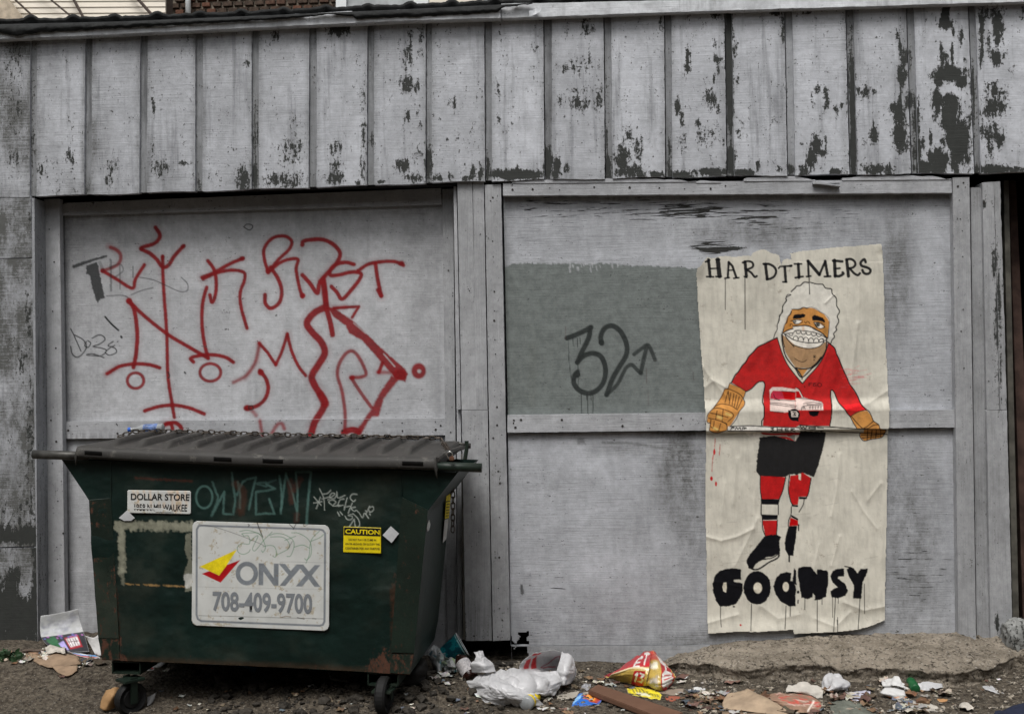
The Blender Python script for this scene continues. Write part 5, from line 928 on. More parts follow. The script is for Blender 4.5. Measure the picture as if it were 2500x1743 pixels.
# hollow body behind the front sheet
fr = [D(x, y, -.004) for x, y in front]; bk = [p - DN * (DEEP if i < 6 or i > 12 else DEEP * .92) for i, p in enumerate(fr)]; n = len(fr)
def loopside(i0, i1, name, mat, cut=10):
    V = []; Fc = []
    for i in (i0, i1): 
        for j in range(cut + 1): V.append(fr[i] * (1 - j / cut) + bk[i] * (j / cut))
    for j in range(cut): Fc.append((j, j + 1, cut + 1 + j + 1, cut + 1 + j))
    return V, Fc
V = []; Fc = []
for a in range(n):
    b = (a + 1) % n; v, f = loopside(a, b, '', None)
    if a in (0, 1, 2): continue
    Fc += [tuple(i + len(V) for i in q) for q in f]; V += v
me = mesh('side_walls', V, Fc); bm = bmesh.new(); bm.from_mesh(me); bmesh.ops.remove_doubles(bm, verts=bm.verts, dist=1e-4); bmesh.ops.recalc_face_normals(bm, faces=bm.faces); bm.to_mesh(me); bm.free(); obj('side_walls', me, M['green2'], dump)
obj('back_wall', mesh('back_wall', bk, [tuple(range(n))]), M['green'], dump)
# folded corner plates
for q in ([(218,1221),(271,1216),(290,1558),(240,1557)], [(981,1214),(1045,1245),(1011,1594),(954,1592)], [(240,1559),(290,1560),(292,1611),(251,1609)], [(953,1596),(1010,1597),(1000,1645),(952,1642)]):
    P4 = np.array([D(x, y, .005) for x, y in q]); me = mesh('corner_plate', list(P4) + list(P4 - DN * .02), [(0, 3, 2, 1), (0, 1, 5, 4), (1, 2, 6, 5), (2, 3, 7, 6), (3, 0, 4, 7)]); 
    bm = bmesh.new(); bm.from_mesh(me); bmesh.ops.subdivide_edges(bm, edges=bm.edges[:], cuts=3, use_grid_fill=True); bm.to_mesh(me); bm.free(); o = obj('corner_plate', me, M['greenr'], dump); setf(me, 'rust', np.full(len(me.vertices), .10 if q[0][0] < 600 else .06) + (.10 if q[0][1] > 1500 else 0))
# flared shoulder: gusset seams and top rim
def bar(name, a, b, w, mat, parent=dump): return obj(name, tubem(name, [a, b], w, 6), mat, parent)
bar('top_rim', D(160, 1124, -.01), D(1112, 1154, -.01), .012, M['green']); bar('seam', D(272, 1128, .002), D(271, 1216, .002), .003, M['green']); bar('seam', D(218, 1221, .002), D(268, 1217, .002), .003, M['greenr']); bar('seam', D(980, 1150, .002), D(981, 1246, .002), .003, M['green']); bar('seam', D(985, 1246, .002), D(1040, 1250, .002), .003, M['greenr'])
# handle tubes
for pts in (((82,1109),(215,1113)),((1030,1137),(1176,1142))):
    a, b = D(*pts[0], .025), D(*pts[1], .025)
    me = tubem('handle_tube', [a, a * .5 + b * .5, b], .0205, 18); obj('handle_tube', me, M['steel'] if pts[0][0] < 500 else M['greenr'], dump, smooth=True)
# fork pockets under the body
for x0, y0, x1, y1 in ((273,1613,343,1646),(897,1641,973,1675)):
    pk = []
    for a, b in (((x0,y0),(x1,y0+2)),((x0,y1-2),(x1,y1)),):
        A0, B0 = D(*a, -.01), D(*b, -.01); pk.append((A0, B0))
    t = .004
    (tl, tr), (bl, br) = pk
    for nm, c1, c2, c3, c4 in (('top', tl, tr, tl - (0,0,.006), tr - (0,0,.006)), ('bottom', bl + (0,0,.008), br + (0,0,.008), bl, br), ('left', tl, tl + DW * .006, bl, bl + DW * .006), ('right', tr - DW * .006, tr, br - DW * .006, br)):
        f = [np.array(v) for v in (c1, c2, c4, c3)]; me = mesh('fork_pocket', f + [v - DN * .6 for v in f], [(3, 2, 1, 0), (0, 1, 5, 4), (1, 2, 6, 5), (2, 3, 7, 6), (3, 0, 4, 7)]); obj('fork_pocket', me, M['greenr'], dump)
# casters
def caster(px, py, yaw, off=-.02):
    top = D(px, py, off); base = G(np.array(float(px)), np.array(float(py + 88)));  gz = float(zg(top[0], top[1])); r = .072 if px < 600 else .085; gz -= .008
    hub = np.array([top[0], top[1], gz + r * .95]); ca = thing('caster', None, None); ca.parent = dump; ca.matrix_parent_inverse = Matrix.Translation(dump.location).inverted()
    R = Matrix.Rotation(yaw, 3, 'Z')
    prof = [(.012, -.02), (r * .55, -.02), (r * .62, -.014), (r * .9, -.024), (r, -.015), (r, .015), (r * .9, .024), (r * .62, .014), (r * .55, .02), (.012, .02)]
    me = lathem('wheel', prof, 28); me.transform(Matrix.Translation(hub) @ R.to_4x4() @ Matrix.Rotation(math.pi / 2, 4, 'X')); o = obj('wheel', me, M['black'], ca, smooth=False)
    for sgn in (-1, 1):
        c = Vector(hub) + R @ Vector((0, sgn * .034, (top[2] - hub[2]) * .45)); obj('fork', boxm('fork', c, (.035, .006, (top[2] - hub[2]) + .03), R, .002), M['greenr'], ca)
    obj('mount', boxm('mount', (top[0], top[1], top[2] - .005), (.10, .09, .012), R, .002), M['greenr'], ca)
caster(318, 1655, .9, .0); caster(938, 1680, 1.45, .0); caster(340, 1640, 1.2, -.62); caster(950, 1655, 1.0, -.62)
# lid: ribbed plastic sheet, nx across, ny from front lip to hinge
def lid():
    FL, FR = D(192, 1092, .035), D(1062, 1119, .035); BLc = U(338, 1062, FL[1] + .80); BRc = U(1118, 1080, FR[1] + .80)
    nx, ny = 300, 26; P = np.zeros((ny, nx, 3)); u = np.linspace(0, 1, nx)
    ribp = (u * 13.2 + .15) % 1; ribh = sstep(.0, .14, ribp) * (1 - sstep(.30, .38, ribp))
    for j in range(ny):
        v = j / (ny - 1); b = (FL[None] * (1 - u)[:, None] + FR[None] * u[:, None]) * (1 - v) + (BLc[None] * (1 - u)[:, None] + BRc[None] * u[:, None]) * v
        dome = .010 * math.sin(math.pi * min(1, v * 1.0)) ** .6 * (1 - (2 * u - 1) ** 8) * .6
        fade = sstep(.06, .2, v) * (1 - sstep(.90, 1.0, v)) * (1 - sstep(.965, .985, u)) * sstep(.012, .03, u)
        z = b[:, 2] + dome + .030 * ribh * fade - .012 * np.sin(math.pi * u) * (1 - v) + .006 * (fbm(u * 6, v * 2, seed=5) - .5); P[j] = b; P[j, :, 2] = z
    lip = []
    for k, (dz, dn) in enumerate(((-.046, .010), (-.034, .016), (-.014, .016), (-.004, .010))):
        q = P[0].copy(); q[:, 2] += dz; q += DN * dn; lip.append(q)
    P2 = np.concatenate([np.array(lip), P]); E = P2.copy()
    # side lips
    L_ = P2[:, :1].copy(); L_[..., 2] -= .035; L_ -= DW * .01; R_ = P2[:, -1:].copy(); R_[..., 2] -= .04; R_ += DW * .012
    P3 = np.concatenate([L_, P2, R_], 1); o = obj('lid', gridmesh('lid', P3), M['lid'], dump, smooth=True)
    md = o.modifiers.new('s', 'SOLIDIFY'); md.thickness = .005; md.offset = -1
    for x0, x1, y0, y1 in ((213, 257, 1093, 1101), (532, 577, 1110, 1116.5), (652, 700, 1118, 1125), (985, 1034, 1123, 1131)):
        i0 = int((x0 - 192) / 870 * nx); i1 = int((x1 - 192) / 870 * nx); q = P[0, i0:i1 + 1].copy() + DN * .0225
        a, b = q.copy(), q.copy(); a[:, 2] -= .012; b[:, 2] -= .030; V = np.stack([a, b, b - DN * .01, a - DN * .01]); obj('slot_shade', gridmesh('slot_shade', V), M['black'], o)  # proud black boxes stand for the shade inside the lip openings
    return P, o
LP, lido = lid()
def onlid(u, v):
    j = min(25, max(0, v * 25)); i = min(299, max(0, u * 299)); j0, i0 = int(j), int(i); j1, i1 = min(25, j0 + 1), min(299, i0 + 1); a, b = j - j0, i - i0
    return (LP[j0, i0] * (1 - b) + LP[j0, i1] * b) * (1 - a) + (LP[j1, i0] * (1 - b) + LP[j1, i1] * b) * a
# hinge rod and its bracket at the back right
hp = onlid(.985, 1.0); obj('hinge_rod', tubem('hinge_rod', [hp + DW * .0 + (0, 0, .0), U(1146, 1088, hp[1])], .008, 10), M['steel'], dump, smooth=True)
obj('hinge_knob', tubem('hinge_knob', [U(1138, 1088, hp[1]), U(1149, 1088.5, hp[1])], .014, 12), M['steel'], dump, smooth=True)
obj('hinge_bracket', tubem('hinge_bracket', [U(1139, 1076, hp[1] - .01), U(1140, 1090, hp[1] - .01), U(1134, 1130, hp[1] - .01), U(1128, 1160, hp[1] - .02)], .011, 6), M['greenr'], dump)
# lid corner strap at the right, padlock ring
pts = [U(1068, 1122, D(1068, 1122, .04)[1]), U(1085, 1108, D(1085, 1108, .0)[1] + .05), U(1130, 1092, hp[1] - .3)]
obj('strap', tubem('strap', pts, .012, 6), M['lid'], dump)
c0 = D(1098, 1111, .06); ring = [c0 + np.array([.012 * math.cos(a), -.004 * math.sin(a), .016 * math.sin(a)]) for a in np.linspace(0, 2 * math.pi, 17)[:-1]]
obj('padlock_shackle', tubem('padlock_shackle', ring, .003, 8, closed=True), plain('bright_steel', (.6, .6, .58), .25, .1, metal=.9), dump, smooth=True)
obj('padlock', boxm('padlock', D(1103, 1119, .06), (.022, .014, .022), None, .004), plain('rusty_padlock', (.12, .055, .03), .7, .5, 60), dump)

# ---- things stuck on the front
def quadsheet(name, quad, off, mat, parent, step=1.5, paint=None, r=0.0, **kw):
    TL, TR, BR, BL_ = [np.array(q, float) for q in quad]; nx = int(np.hypot(*(TR - TL)) / step) + 1; ny = int(np.hypot(*(BL_ - TL)) / step) + 1
    u = np.linspace(0, 1, nx)[None, :, None]; v = np.linspace(0, 1, ny)[:, None, None]; P = (TL*(1-u)+TR*u)*(1-v) + (BL_*(1-u)+BR*u)*v; X, Y = P[..., 0], P[..., 1]
    keep = None
    if r:
        w_, h_ = (nx - 1) * step, (ny - 1) * step; a = np.abs(np.linspace(-w_ / 2, w_ / 2, nx)); b = np.abs(np.linspace(-h_ / 2, h_ / 2, ny)); ac, bc = (a[:-1] + a[1:]) / 2, (b[:-1] + b[1:]) / 2
        A, B_ = np.meshgrid(ac, bc); keep = ~((A > w_ / 2 - r) & (B_ > h_ / 2 - r) & (np.hypot(A - w_ / 2 + r, B_ - h_ / 2 + r) > r))
    W = D(X, Y, off); me = gridmesh(name, W, keep)
    if paint: c = Canvas(X, Y); paint(c); setc(me, 'ink', c.ink); setf(me, 'cov', c.cov)
    o = obj(name, me, mat, parent, **kw); md = o.modifiers.new('s', 'SOLIDIFY'); md.thickness = .0015; md.offset = -1; return o
def lettering(txt, quad, off, mat, parent, bold=.012):
    "flat letters fitted into the quad TL TR BR BL"
    cu = bpy.data.curves.new('t', 'FONT'); cu.body = txt; cu.size = 1; cu.offset = bold; cu.resolution_u = 4; ob = bpy.data.objects.new('t', cu); COL.objects.link(ob)
    bpy.context.view_layer.update(); me = bpy.data.meshes.new_from_object(ob.evaluated_get(bpy.context.evaluated_depsgraph_get())); bpy.data.objects.remove(ob); bpy.data.curves.remove(cu)
    n = len(me.vertices); co = np.zeros(n * 3, np.float32); me.vertices.foreach_get('co', co); co = co.reshape(-1, 3); lo, hi = co.min(0), co.max(0); u = (co[:, 0] - lo[0]) / (hi[0] - lo[0]); v = 1 - (co[:, 1] - lo[1]) / (hi[1] - lo[1])
    q = np.array(quad, float); P = (q[0] * (1-u)[:, None] + q[1] * u[:, None]) * (1-v)[:, None] + (q[3] * (1-u)[:, None] + q[2] * u[:, None]) * v[:, None]
    W = D(P[:, 0], P[:, 1], off); me.vertices.foreach_set('co', W.astype(np.float32).ravel()); me.update(); me.name = 'lettering'; me.materials.clear(); return obj('lettering', me, mat, parent)
M['vinyl'] = plain('dirty_vinyl', (.56, .57, .55), .45, .10, 9, speck=(.42, .38, .30)); M['ink_grey'] = plain('grey_ink', S(108, 112, 116, 1.3), .5, .1); M['ink_black'] = plain('black_ink', (.015, .015, .015), .5, .1); M['ink_yellow'] = plain('yellow_vinyl', S(200, 180, 20, 1.25), .45, .12, 20); M['silver'] = plain('silver_sticker', (.50, .51, .52), .4, .15)
def onyx(c):
    A = T(450, 1230, 4.852); GY = S(106, 111, 116, 1.3)
    for i in range(40):
        x, y = rng.uniform(475, 800), rng.uniform(1280, 1535); c.stroke([(x, y), (x + rng.uniform(-3, 3), y + rng.uniform(3, 22))], rng.uniform(2, 8), S(150, 135, 105), .12, 6)
    c.stroke(A((170,260),(200,255),(1600,300),(1640,310),(1668,345),(1660,1390),(1640,1430),(1600,1440),(200,1385),(160,1360),(145,1310),(148,300),(170,260)), 5, GY, .95, 1.2, smooth=False)
    c.fill(A((185,740),(622,540),(490,742),(412,845)), S(205, 185, 25, 1.3), 1, 1.2); c.fill(A((205,825),(298,792),(412,845),(500,722),(665,660),(430,930)), S(150, 14, 22, 1.3), 1, 1.2); c.fill(A((185,740),(622,540),(490,742),(412,845)), S(205, 185, 25, 1.3), 1, 1.2)
    ax, ay = A((741,822))[0]; c.ell(ax, ay, 22, 23.5, 11, GY, alpha=.97, soft=1.2)
    c.fill(A((880,700),(940,702),(1060,875),(1060,703),(1118,705),(1115,966),(1058,965),(936,800),(934,962),(880,960)), GY, .97, 1.2)
    c.fill(A((1118,705),(1195,708),(1260,792),(1330,713),(1408,715),(1475,797),(1545,722),(1612,722),(1512,845),(1614,982),(1542,980),(1472,888),(1395,976),(1320,974),(1434,842),(1372,765),(1195,970),(1128,966),(1232,838)), GY, .97, 1.2)
    GR = S(70, 120, 84, 1.1); k = lambda p, w=1.7, a=.75, col=GR: c.stroke(A(*p), w, col, a, 1.1)
    for p in (((655,325),(740,310),(830,330),(900,365),(940,440),(960,520),(930,570),(915,550)),((700,370),(690,350),(850,340),(910,370)),((700,380),(760,380),(770,470),(680,470),(630,510),(640,570),(700,595),(760,570),(780,540)),((780,440),(850,380),(870,390),(810,520),(830,555),(870,520),(940,430),(1040,330)),((1010,370),(1080,350),(1180,360),(1280,420),(1300,500),(1260,610),(1215,620)),((1020,390),(1150,390),(1220,430),(1240,520),(1090,605)),((930,505),(1000,490),(1060,500),(1090,560),(1080,625),(1050,620)),((1270,340),(1350,345),(1450,400),(1500,480),(1500,600),(1450,660),(1425,645)),((1190,430),(1320,380)),((1300,510),(1400,485),(1480,520)),((1600,320),(1520,400),(1490,480),(1480,600),(1440,700)),((1500,440),(1600,400),(1650,360))): k(p)
    K_ = S(40, 40, 36); k(((170,240),(350,270),(600,350),(830,440),(940,490)), 1.4, .7, K_); k(((865,225),(890,300),(930,390)), 2.6, .8, K_); k(((1320,240),(1290,300)), 2, .8, K_); k(((1280,440),(1230,530)), 1.6, .7, K_); k(((755,240),(770,250),(755,268)), 2, .8, K_); k(((1245,240),(1290,280)), 2, .8, K_); k(((1410,240),(1420,262),(1460,245)), 1.6, .8, K_)
    k(((170,1320),(600,1330),(1100,1345),(1650,1358)), 1.2, .75, K_); k(((1140,1345),(1200,1330),(1260,1335)), 2.4, .7, S(90,70,45)); k(((1340,1345),(1420,1360)), 2.2, .8, K_); k(((1520,1355),(1560,1358)), 2.2, .8, K_); k(((160,980),(600,990),(1100,1000),(1650,1010)), 1, .3, K_); k(((1130,700),(1200,685),(1700,695)), 1, .4, K_)
    for x, y in ((420,350),(480,330),(380,460),(395,515),(1020,600),(1050,610),(1580,582),(1210,1028),(1100,847),(580,870),(430,1330),(1200,1180)): c.disc(*A((x, y))[0], rng.uniform(.8, 3), rng.uniform(.8, 3), S(110, 95, 75), alpha=.6, rough=1.5)
sg = quadsheet('sign_panel', [(470,1271),(805,1282),(803,1540),(468,1526)], .008, M['vinyl'], dump, 1.3, onyx, r=15, label='white vinyl sign panel with grey phone number')
lettering('708-409-9700', [(519,1443),(762,1449),(762,1499),(519,1491)], .0095, M['ink_grey'], sg, .028)
def ds(c):
    for i in range(14): x = rng.uniform(315, 462); c.stroke([(x, rng.choice((1197, 1250))), (x + 3, rng.uniform(1205, 1245))], rng.uniform(3, 7), S(185, 140, 80), .28, 5)
st = quadsheet('sticker', [(311,1196),(466,1198),(466,1255),(311,1252)], .0065, M['vinyl'], dump, 2.0, ds, r=4, label='white rust stained sticker with black store lettering')
lettering('DOLLAR STORE', [(319.5,1204),(463,1205.5),(462,1222),(319.5,1220)], .008, M['ink_black'], st, .02)
lettering('1958 N MILWAUKEE', [(328,1229.5),(457,1231),(456,1248),(328,1246)], .008, M['ink_black'], st, .012)
for q in ([(326,1238),(372,1240),(372,1243),(326,1241.5)],[(372,1238.5),(400,1240.5),(425,1250),(380,1249)]): 
    P4 = [D(x, y, .0088) for x, y in q]; obj('scratch', mesh('scratch', P4, [(3, 2, 1, 0)]), M['vinyl'], st)
ca = quadsheet('sticker', [(839,1285),(930,1288),(930,1351),(838,1348)], .0065, M['ink_yellow'], dump, 2.0, lambda c: (c.fill([(839.5,1286),(929.5,1289),(929.5,1309.5),(839.5,1306.5)], KB, 1, 1.2)), label='yellow and black caution sticker')
lettering('CAUTION', [(843,1291),(927,1293.5),(927,1305),(843,1302.5)], .008, M['ink_yellow'], ca, .03)
for t, x0, x1, y in (('DO NOT PLAY OR CLIMB IN,', 851, 919, 1314), ('ON OR AROUND, OR OCCUPY THIS', 843, 927, 1324.5), ('CONTAINER FOR ANY PURPOSE', 843, 927, 1335)): lettering(t, [(x0, y), (x1, y + 1.5), (x1, y + 7), (x0, y + 5.5)], .008, M['ink_black'], ca, .008)
def polypatch(name, pts, off, mat, parent, **k):
    f = [D(x, y, off) for x, y in pts]; m_ = len(f); me = mesh(name, f + [p - DN * .001 for p in f], [tuple(range(m_))[::-1]] + [(i, (i + 1) % m_, m_ + (i + 1) % m_, m_ + i) for i in range(m_)]); return obj(name, me, mat, parent, **k)
polypatch('sticker', [(954,1284),(974,1302),(956,1325),(934,1306)], .0062, M['silver'], dump, label='plain silver diamond sticker beside the caution sticker'); polypatch('sticker', [(310,1245.5),(329,1264),(320,1271),(303,1271),(290,1264)], .0075, M['silver'], dump, label='plain silver diamond sticker below the store sticker')
# stickers and paint drip on the right side wall, placed on that sloping plane
sa, sb_, sc_ = fr[4], bk[4], fr[7]; sn = np.cross(sb_ - sa, sc_ - sa); sn = sn / np.linalg.norm(sn); sn = sn if sn @ (CAM - sa) > 0 else -sn
def SD(px, py, off=.004): return UPl(np.asarray(px, float), np.asarray(py, float), sa, sn, off)
def spatch(name, pts, mat, parent, off=.004, **k): f = [SD(x, y, off) for x, y in pts]; return obj(name, mesh(name, f, [tuple(range(len(f)))]), mat, parent, **k)
y1 = spatch('sticker', [(1091,1207),(1101,1206),(1099,1222),(1089,1223)], M['ink_yellow'], dump); y2 = spatch('sticker', [(1089,1226),(1099,1224),(1096,1264),(1086,1266)], M['ink_yellow'], dump); w3 = spatch('sticker', [(1086,1268),(1095,1266),(1090,1315),(1081,1325)], M['vinyl'], dump)
for i in range(5): spatch('lettering', [(1090.5 - i * .5, 1230 + i * 7), (1098 - i * .5, 1229 + i * 7), (1097.8 - i * .5, 1231 + i * 7), (1090.2 - i * .5, 1232 + i * 7)], M['ink_black'], y2, .005)
spatch('paint_spot', [(1048,1268),(1051,1280),(1048,1293),(1044,1297),(1042,1290),(1044,1278)], M['vinyl'], dump)

# ---------------------------------------------------------------- chains
def linkmesh(L=.036, Wd=.020, r=.0032):
    pts = []
    for a in np.linspace(-math.pi / 2, math.pi / 2, 6): pts.append((L / 2 - Wd / 2 + Wd / 2 * math.cos(a), Wd / 2 * math.sin(a), 0))
    for a in np.linspace(math.pi / 2, 1.5 * math.pi, 6): pts.append((-L / 2 + Wd / 2 + Wd / 2 * math.cos(a), Wd / 2 * math.sin(a), 0))
    return tubem('link', pts, r, 6, closed=True)
LM = linkmesh(); LM.materials.append(M['chain'])
def chain(path, label, pitch=.0285, lim=400, up=(0, 0, 1)):
    P = np.array(path); seg = np.linalg.norm(np.diff(P, axis=0), axis=1); cum = np.concatenate([[0], np.cumsum(seg)]); root = thing('chain', label, 'chain', tuple(P[0]))
    nL = int(cum[-1] / pitch)
    for i in range(nL):
        s0 = (i + .5) * pitch; p = np.array([np.interp(s0, cum, P[:, k]) for k in range(3)]); q = np.array([np.interp(min(cum[-1], s0 + .006), cum, P[:, k]) for k in range(3)]); t = Vector(q - p).normalized()
        o = bpy.data.objects.new('link', LM); COL.objects.link(o); o.parent = root; o.matrix_parent_inverse = Matrix.Translation(root.location).inverted()
        x = t; z = Vector(up); z = (z - x * z.dot(x)).normalized(); y = z.cross(x); R = Matrix((x, y, z)).transposed().to_4x4(); R = R @ Matrix.Rotation((math.pi / 2 if i % 2 else 0) + .35 + rng.uniform(-.2, .2), 4, 'X'); o.matrix_basis = Matrix.Translation(Vector(p)) @ R
    return root
Yc = float(LP[18, 150][1])
cp = [(283,1066),(311,1060),(345,1060),(377,1060),(429,1063),(494,1068),(546,1074),(599,1081),(650,1087),(712,1089),(775,1084),(835,1080),(900,1077),(962,1076),(1025,1077),(1077,1080),(1090,1092),(1098,1104)]
path = []
for i, (x, y) in enumerate(cr(cp, 5)):
    q = U(x, y, Yc); u = np.clip((q[0] - LP[18, 0][0]) / (LP[18, -1][0] - LP[18, 0][0]), 0, 1); s_ = max((onlid(np.clip(u + k_ * .009, 0, 1), .72) for k_ in range(-5, 6)), key=lambda q_: q_[2]); path.append(np.array([q[0], s_[1], max(q[2], s_[2] + .006)]) if x < 1080 else U(x, y, Yc - (x - 1080) * .02))
chain(path, 'long rusty chain lying across the top of the dumpster lid')
hx = [SD(1107, 1172, .02), SD(1106, 1230, .03), SD(1105, 1304, .03)]; hx = [U(x, y, float(hx[0][1])) for x, y in ((1105,1172),(1106,1240),(1105,1306))]
chain(hx, 'short chain hanging down the right side of the dumpster', up=(0, -1, 0))

# ---------------------------------------------------------------- litter
def pmat(name, col, rough=.6, trans=0.0, var=.15, spec=.3, bump=.0): return plain(name, col, rough, var, 14, spec=spec, trans=trans, bump=bump)
def cmr(P, n):
    "smooth upsampling of a (k,...) control array along axis 0"
    k = P.shape[0]; t = np.linspace(0, k - 1, n); i = np.clip(np.floor(t).astype(int), 0, k - 2); f = (t - i).reshape(-1, *([1] * (P.ndim - 1)))
    Q = np.concatenate([2 * P[:1] - P[1:2], P, 2 * P[-1:] - P[-2:-1]]); a, b, c, d = Q[i], Q[i + 1], Q[i + 2], Q[i + 3]
    return .5 * ((2 * b) + (-a + c) * f + (2 * a - 5 * b + 4 * c - d) * f ** 2 + (-a + 3 * b - 3 * c + d) * f ** 3)
def patch(name, net, mat, nu=24, nv=18, amp=.006, fr=22, seed=1, paint=None, smooth=False, thick=.0008, linear=False, edge=.0, lift=.004, **kw):
    "sheet through a net of control points (px, py, base py, [raise]): the base says how near the thing stands, z follows from the view"
    A = np.array([[(lambda g: np.array([g[0], g[1], g[2]]))(U(c[0], c[1], gy(c[0], c[2]) - (c[3] if len(c) > 3 else 0))) for c in row] for row in net])
    for j, row in enumerate(net):
        for i, c in enumerate(row):
            zmin = float(zg(A[j, i, 0], A[j, i, 1])) + lift
            if A[j, i, 2] < zmin: A[j, i, 2] = zmin
    if linear:
        def up(P, n): k = P.shape[0]; t = np.linspace(0, k - 1, n); i = np.clip(np.floor(t).astype(int), 0, k - 2); f = (t - i).reshape(-1, *([1] * (P.ndim - 1))); return P[i] * (1 - f) + P[i + 1] * f
    else: up = cmr
    P = up(A, nv); P = up(P.transpose(1, 0, 2), nu).transpose(1, 0, 2)
    du = np.gradient(P, axis=1); dv = np.gradient(P, axis=0); N = np.cross(du, dv); N /= (np.linalg.norm(N, axis=2, keepdims=True) + 1e-9)
    uu, vv = np.meshgrid(np.linspace(0, 1, nu), np.linspace(0, 1, nv)); size = np.linalg.norm(A[0, -1] - A[0, 0]) + 1e-6; size2 = np.linalg.norm(A[-1, 0] - A[0, 0]) + 1e-6
    d = ridge(uu * size * fr + .6 * fbm(vv * 5, uu * 5, seed=seed), vv * size2 * fr, seed, seed=seed) ** 1.6 - .4 + .4 * (fbm(uu * size * fr * 2.5, vv * size2 * fr * 2.5, seed, seed=seed + 5) - .5)
    P = P + N * (amp * 2 * d)[..., None]
    if edge:
        e = edge * (fbm(vv[:, 0] * 9, seed, seed=seed) - .5) * 2; P[:, 0] += e[:, None] * (P[:, 1] - P[:, 0]) * 6; P[:, -1] += e[:, None] * (P[:, -2] - P[:, -1]) * 6
        e = edge * (fbm(uu[0] * 9, seed, seed=seed + 2) - .5) * 2; P[0] += e[:, None] * (P[1] - P[0]) * 6; P[-1] += e[:, None] * (P[-2] - P[-1]) * 6
    zz = zg(P[..., 0], P[..., 1]) + .002; P[..., 2] = np.maximum(P[..., 2], zz)
    me = gridmesh(name, P)
    if paint:
        c = Canvas(uu * 100, vv * 100); paint(c); setc(me, 'ink', c.ink); setf(me, 'cov', c.cov)
    o = obj(name, me, mat, None, smooth=smooth, **kw)
    if thick: md = o.modifiers.new('s', 'SOLIDIFY'); md.thickness = thick; md.offset = 0
    return o
M['paperw'] = pmat('white_paper', (.60, .60, .59)); M['card'] = pmat('brown_cardboard', (.27, .19, .125), .8, var=.25); M['card2'] = pmat('tan_paper', (.36, .27, .185), .75, var=.25); M['dkcard'] = pmat('wet_cardboard', (.10, .075, .058), .85, var=.4)
M['bag'] = plain('plastic_film', (.70, .70, .71), .3, .1, 20, spec=.5, trans=.35); M['gloss'] = pmat('glossy_print', (.45, .46, .46), .3, spec=.5); M['tissue'] = pmat('dirty_tissue', (.44, .41, .36), .9, var=.3)
# magazine leaning at the left post
def mag(c):
    for i in range(50): x, y = rng.uniform(5, 95), rng.uniform(4, 52); c.stroke([(x, y), (x + rng.uniform(-14, 18), y + rng.uniform(-3, 8))], rng.uniform(2, 9), S(*((118, 120, 128) if i % 2 else (165, 166, 172)), 1.2), .45, 5)
    c.fill([(0,60),(100,60),(100,100),(0,100)], S(38, 38, 42), 1, 1.5); c.fill([(8,70),(30,60),(38,78),(34,97),(16,99)], S(38, 84, 52), .95, 3, rough=4); c.fill([(34,80),(50,74),(52,94),(36,97)], S(150, 140, 190), .9, 2)
    c.fill([(54,68),(86,66),(88,90),(56,93)], S(135, 30, 40), 1, 1.5); c.fill([(57,71),(83,69),(84,86),(59,89)], S(188, 184, 184), 1, 1.5)
    for x in (60, 66, 72, 78): c.stroke([(x, 72), (x + 1, 86)], 1.6, S(60, 20, 24), .9, 1); c.stroke([(x, 78), (x + 4, 78)], 1.4, S(60, 20, 24), .9, 1)
    for i in range(14): x, y = rng.uniform(4, 96), rng.uniform(61, 68); c.disc(x, y, 3, 2, S(rng.choice((90, 150)), 90, 150), alpha=.7, rough=2)
patch('magazine', [[(99,1503,1572),(145,1496,1572),(190,1486,1572)],[(98,1535,1572),(145,1526,1572),(196,1517,1572)],[(103,1560,1576),(152,1556,1578),(206,1548,1578)],[(128,1597,1602),(170,1594,1602),(218,1590,1602)]], M['gloss'], 60, 60, .0015, 14, 3, mag, thick=.002, label='open glossy magazine with a dark printed cover leaning on the left door post', cat='magazine')
patch('leaflet', [[(208,1551,1600),(228,1556,1600),(241,1548,1600)],[(217,1570,1602),(232,1575,1602),(243,1570,1602)],[(232,1597,1606),(240,1600,1608),(246,1600,1608)]], M['paperw'], 14, 14, .003, 20, 4, label='folded white leaflet propped between the magazine and the dumpster', cat='leaflet')
def fly(c): c.fill([(10,10),(95,5),(95,45),(12,50)], S(60, 120, 170), .9, 2); c.fill([(15,55),(60,45),(95,60),(90,85),(20,85)], S(150, 60, 60), .8, 3, rough=4); c.fill([(30,0),(80,0),(70,20),(30,18)], S(190, 190, 190), .9, 2)
patch('flyer', [[(143,1606,1608),(195,1601,1604),(238,1598,1602)],[(160,1618,1619),(205,1615,1617),(246,1607,1610)]], M['gloss'], 30, 12, .003, 16, 5, fly, label='blue and red glossy flyer lying in front of the magazine', cat='flyer')
patch('cardboard', [[(55,1600,1606),(100,1606,1610),(150,1606,1610)],[(58,1617,1618),(105,1620,1622),(165,1624,1626)]], M['dkcard'], 18, 10, .006, 12, 6, lift=.02, thick=.006, label='dark damp cardboard flap at the foot of the left post', cat='cardboard')
patch('cardboard', [[(62,1628,1630),(110,1618,1622),(190,1620,1624)],[(64,1646,1647),(120,1650,1652),(200,1646,1648)]], M['card'], 20, 12, .008, 14, 7, lift=.014, thick=.005, label='flat brown cardboard sheet lying under the white crumpled wrapper', cat='cardboard')
patch('cardboard', [[(126,1650,1651),(160,1648,1649),(190,1645,1647)],[(142,1659,1660),(165,1660,1661),(188,1654,1655)]], M['card'], 12, 8, .004, 20, 8, lift=.014, thick=.004, label='small torn cardboard strip nearest the camera at the left', cat='cardboard')
patch('wrapper', [[(110,1620,1622),(130,1618,1620),(158,1622,1624)],[(116,1638,1639),(138,1640,1641),(160,1636,1637)]], M['tissue'], 16, 12, .010, 26, 9, lift=.03, label='crumpled off white wrapper on the brown cardboard at the left', cat='wrapper')
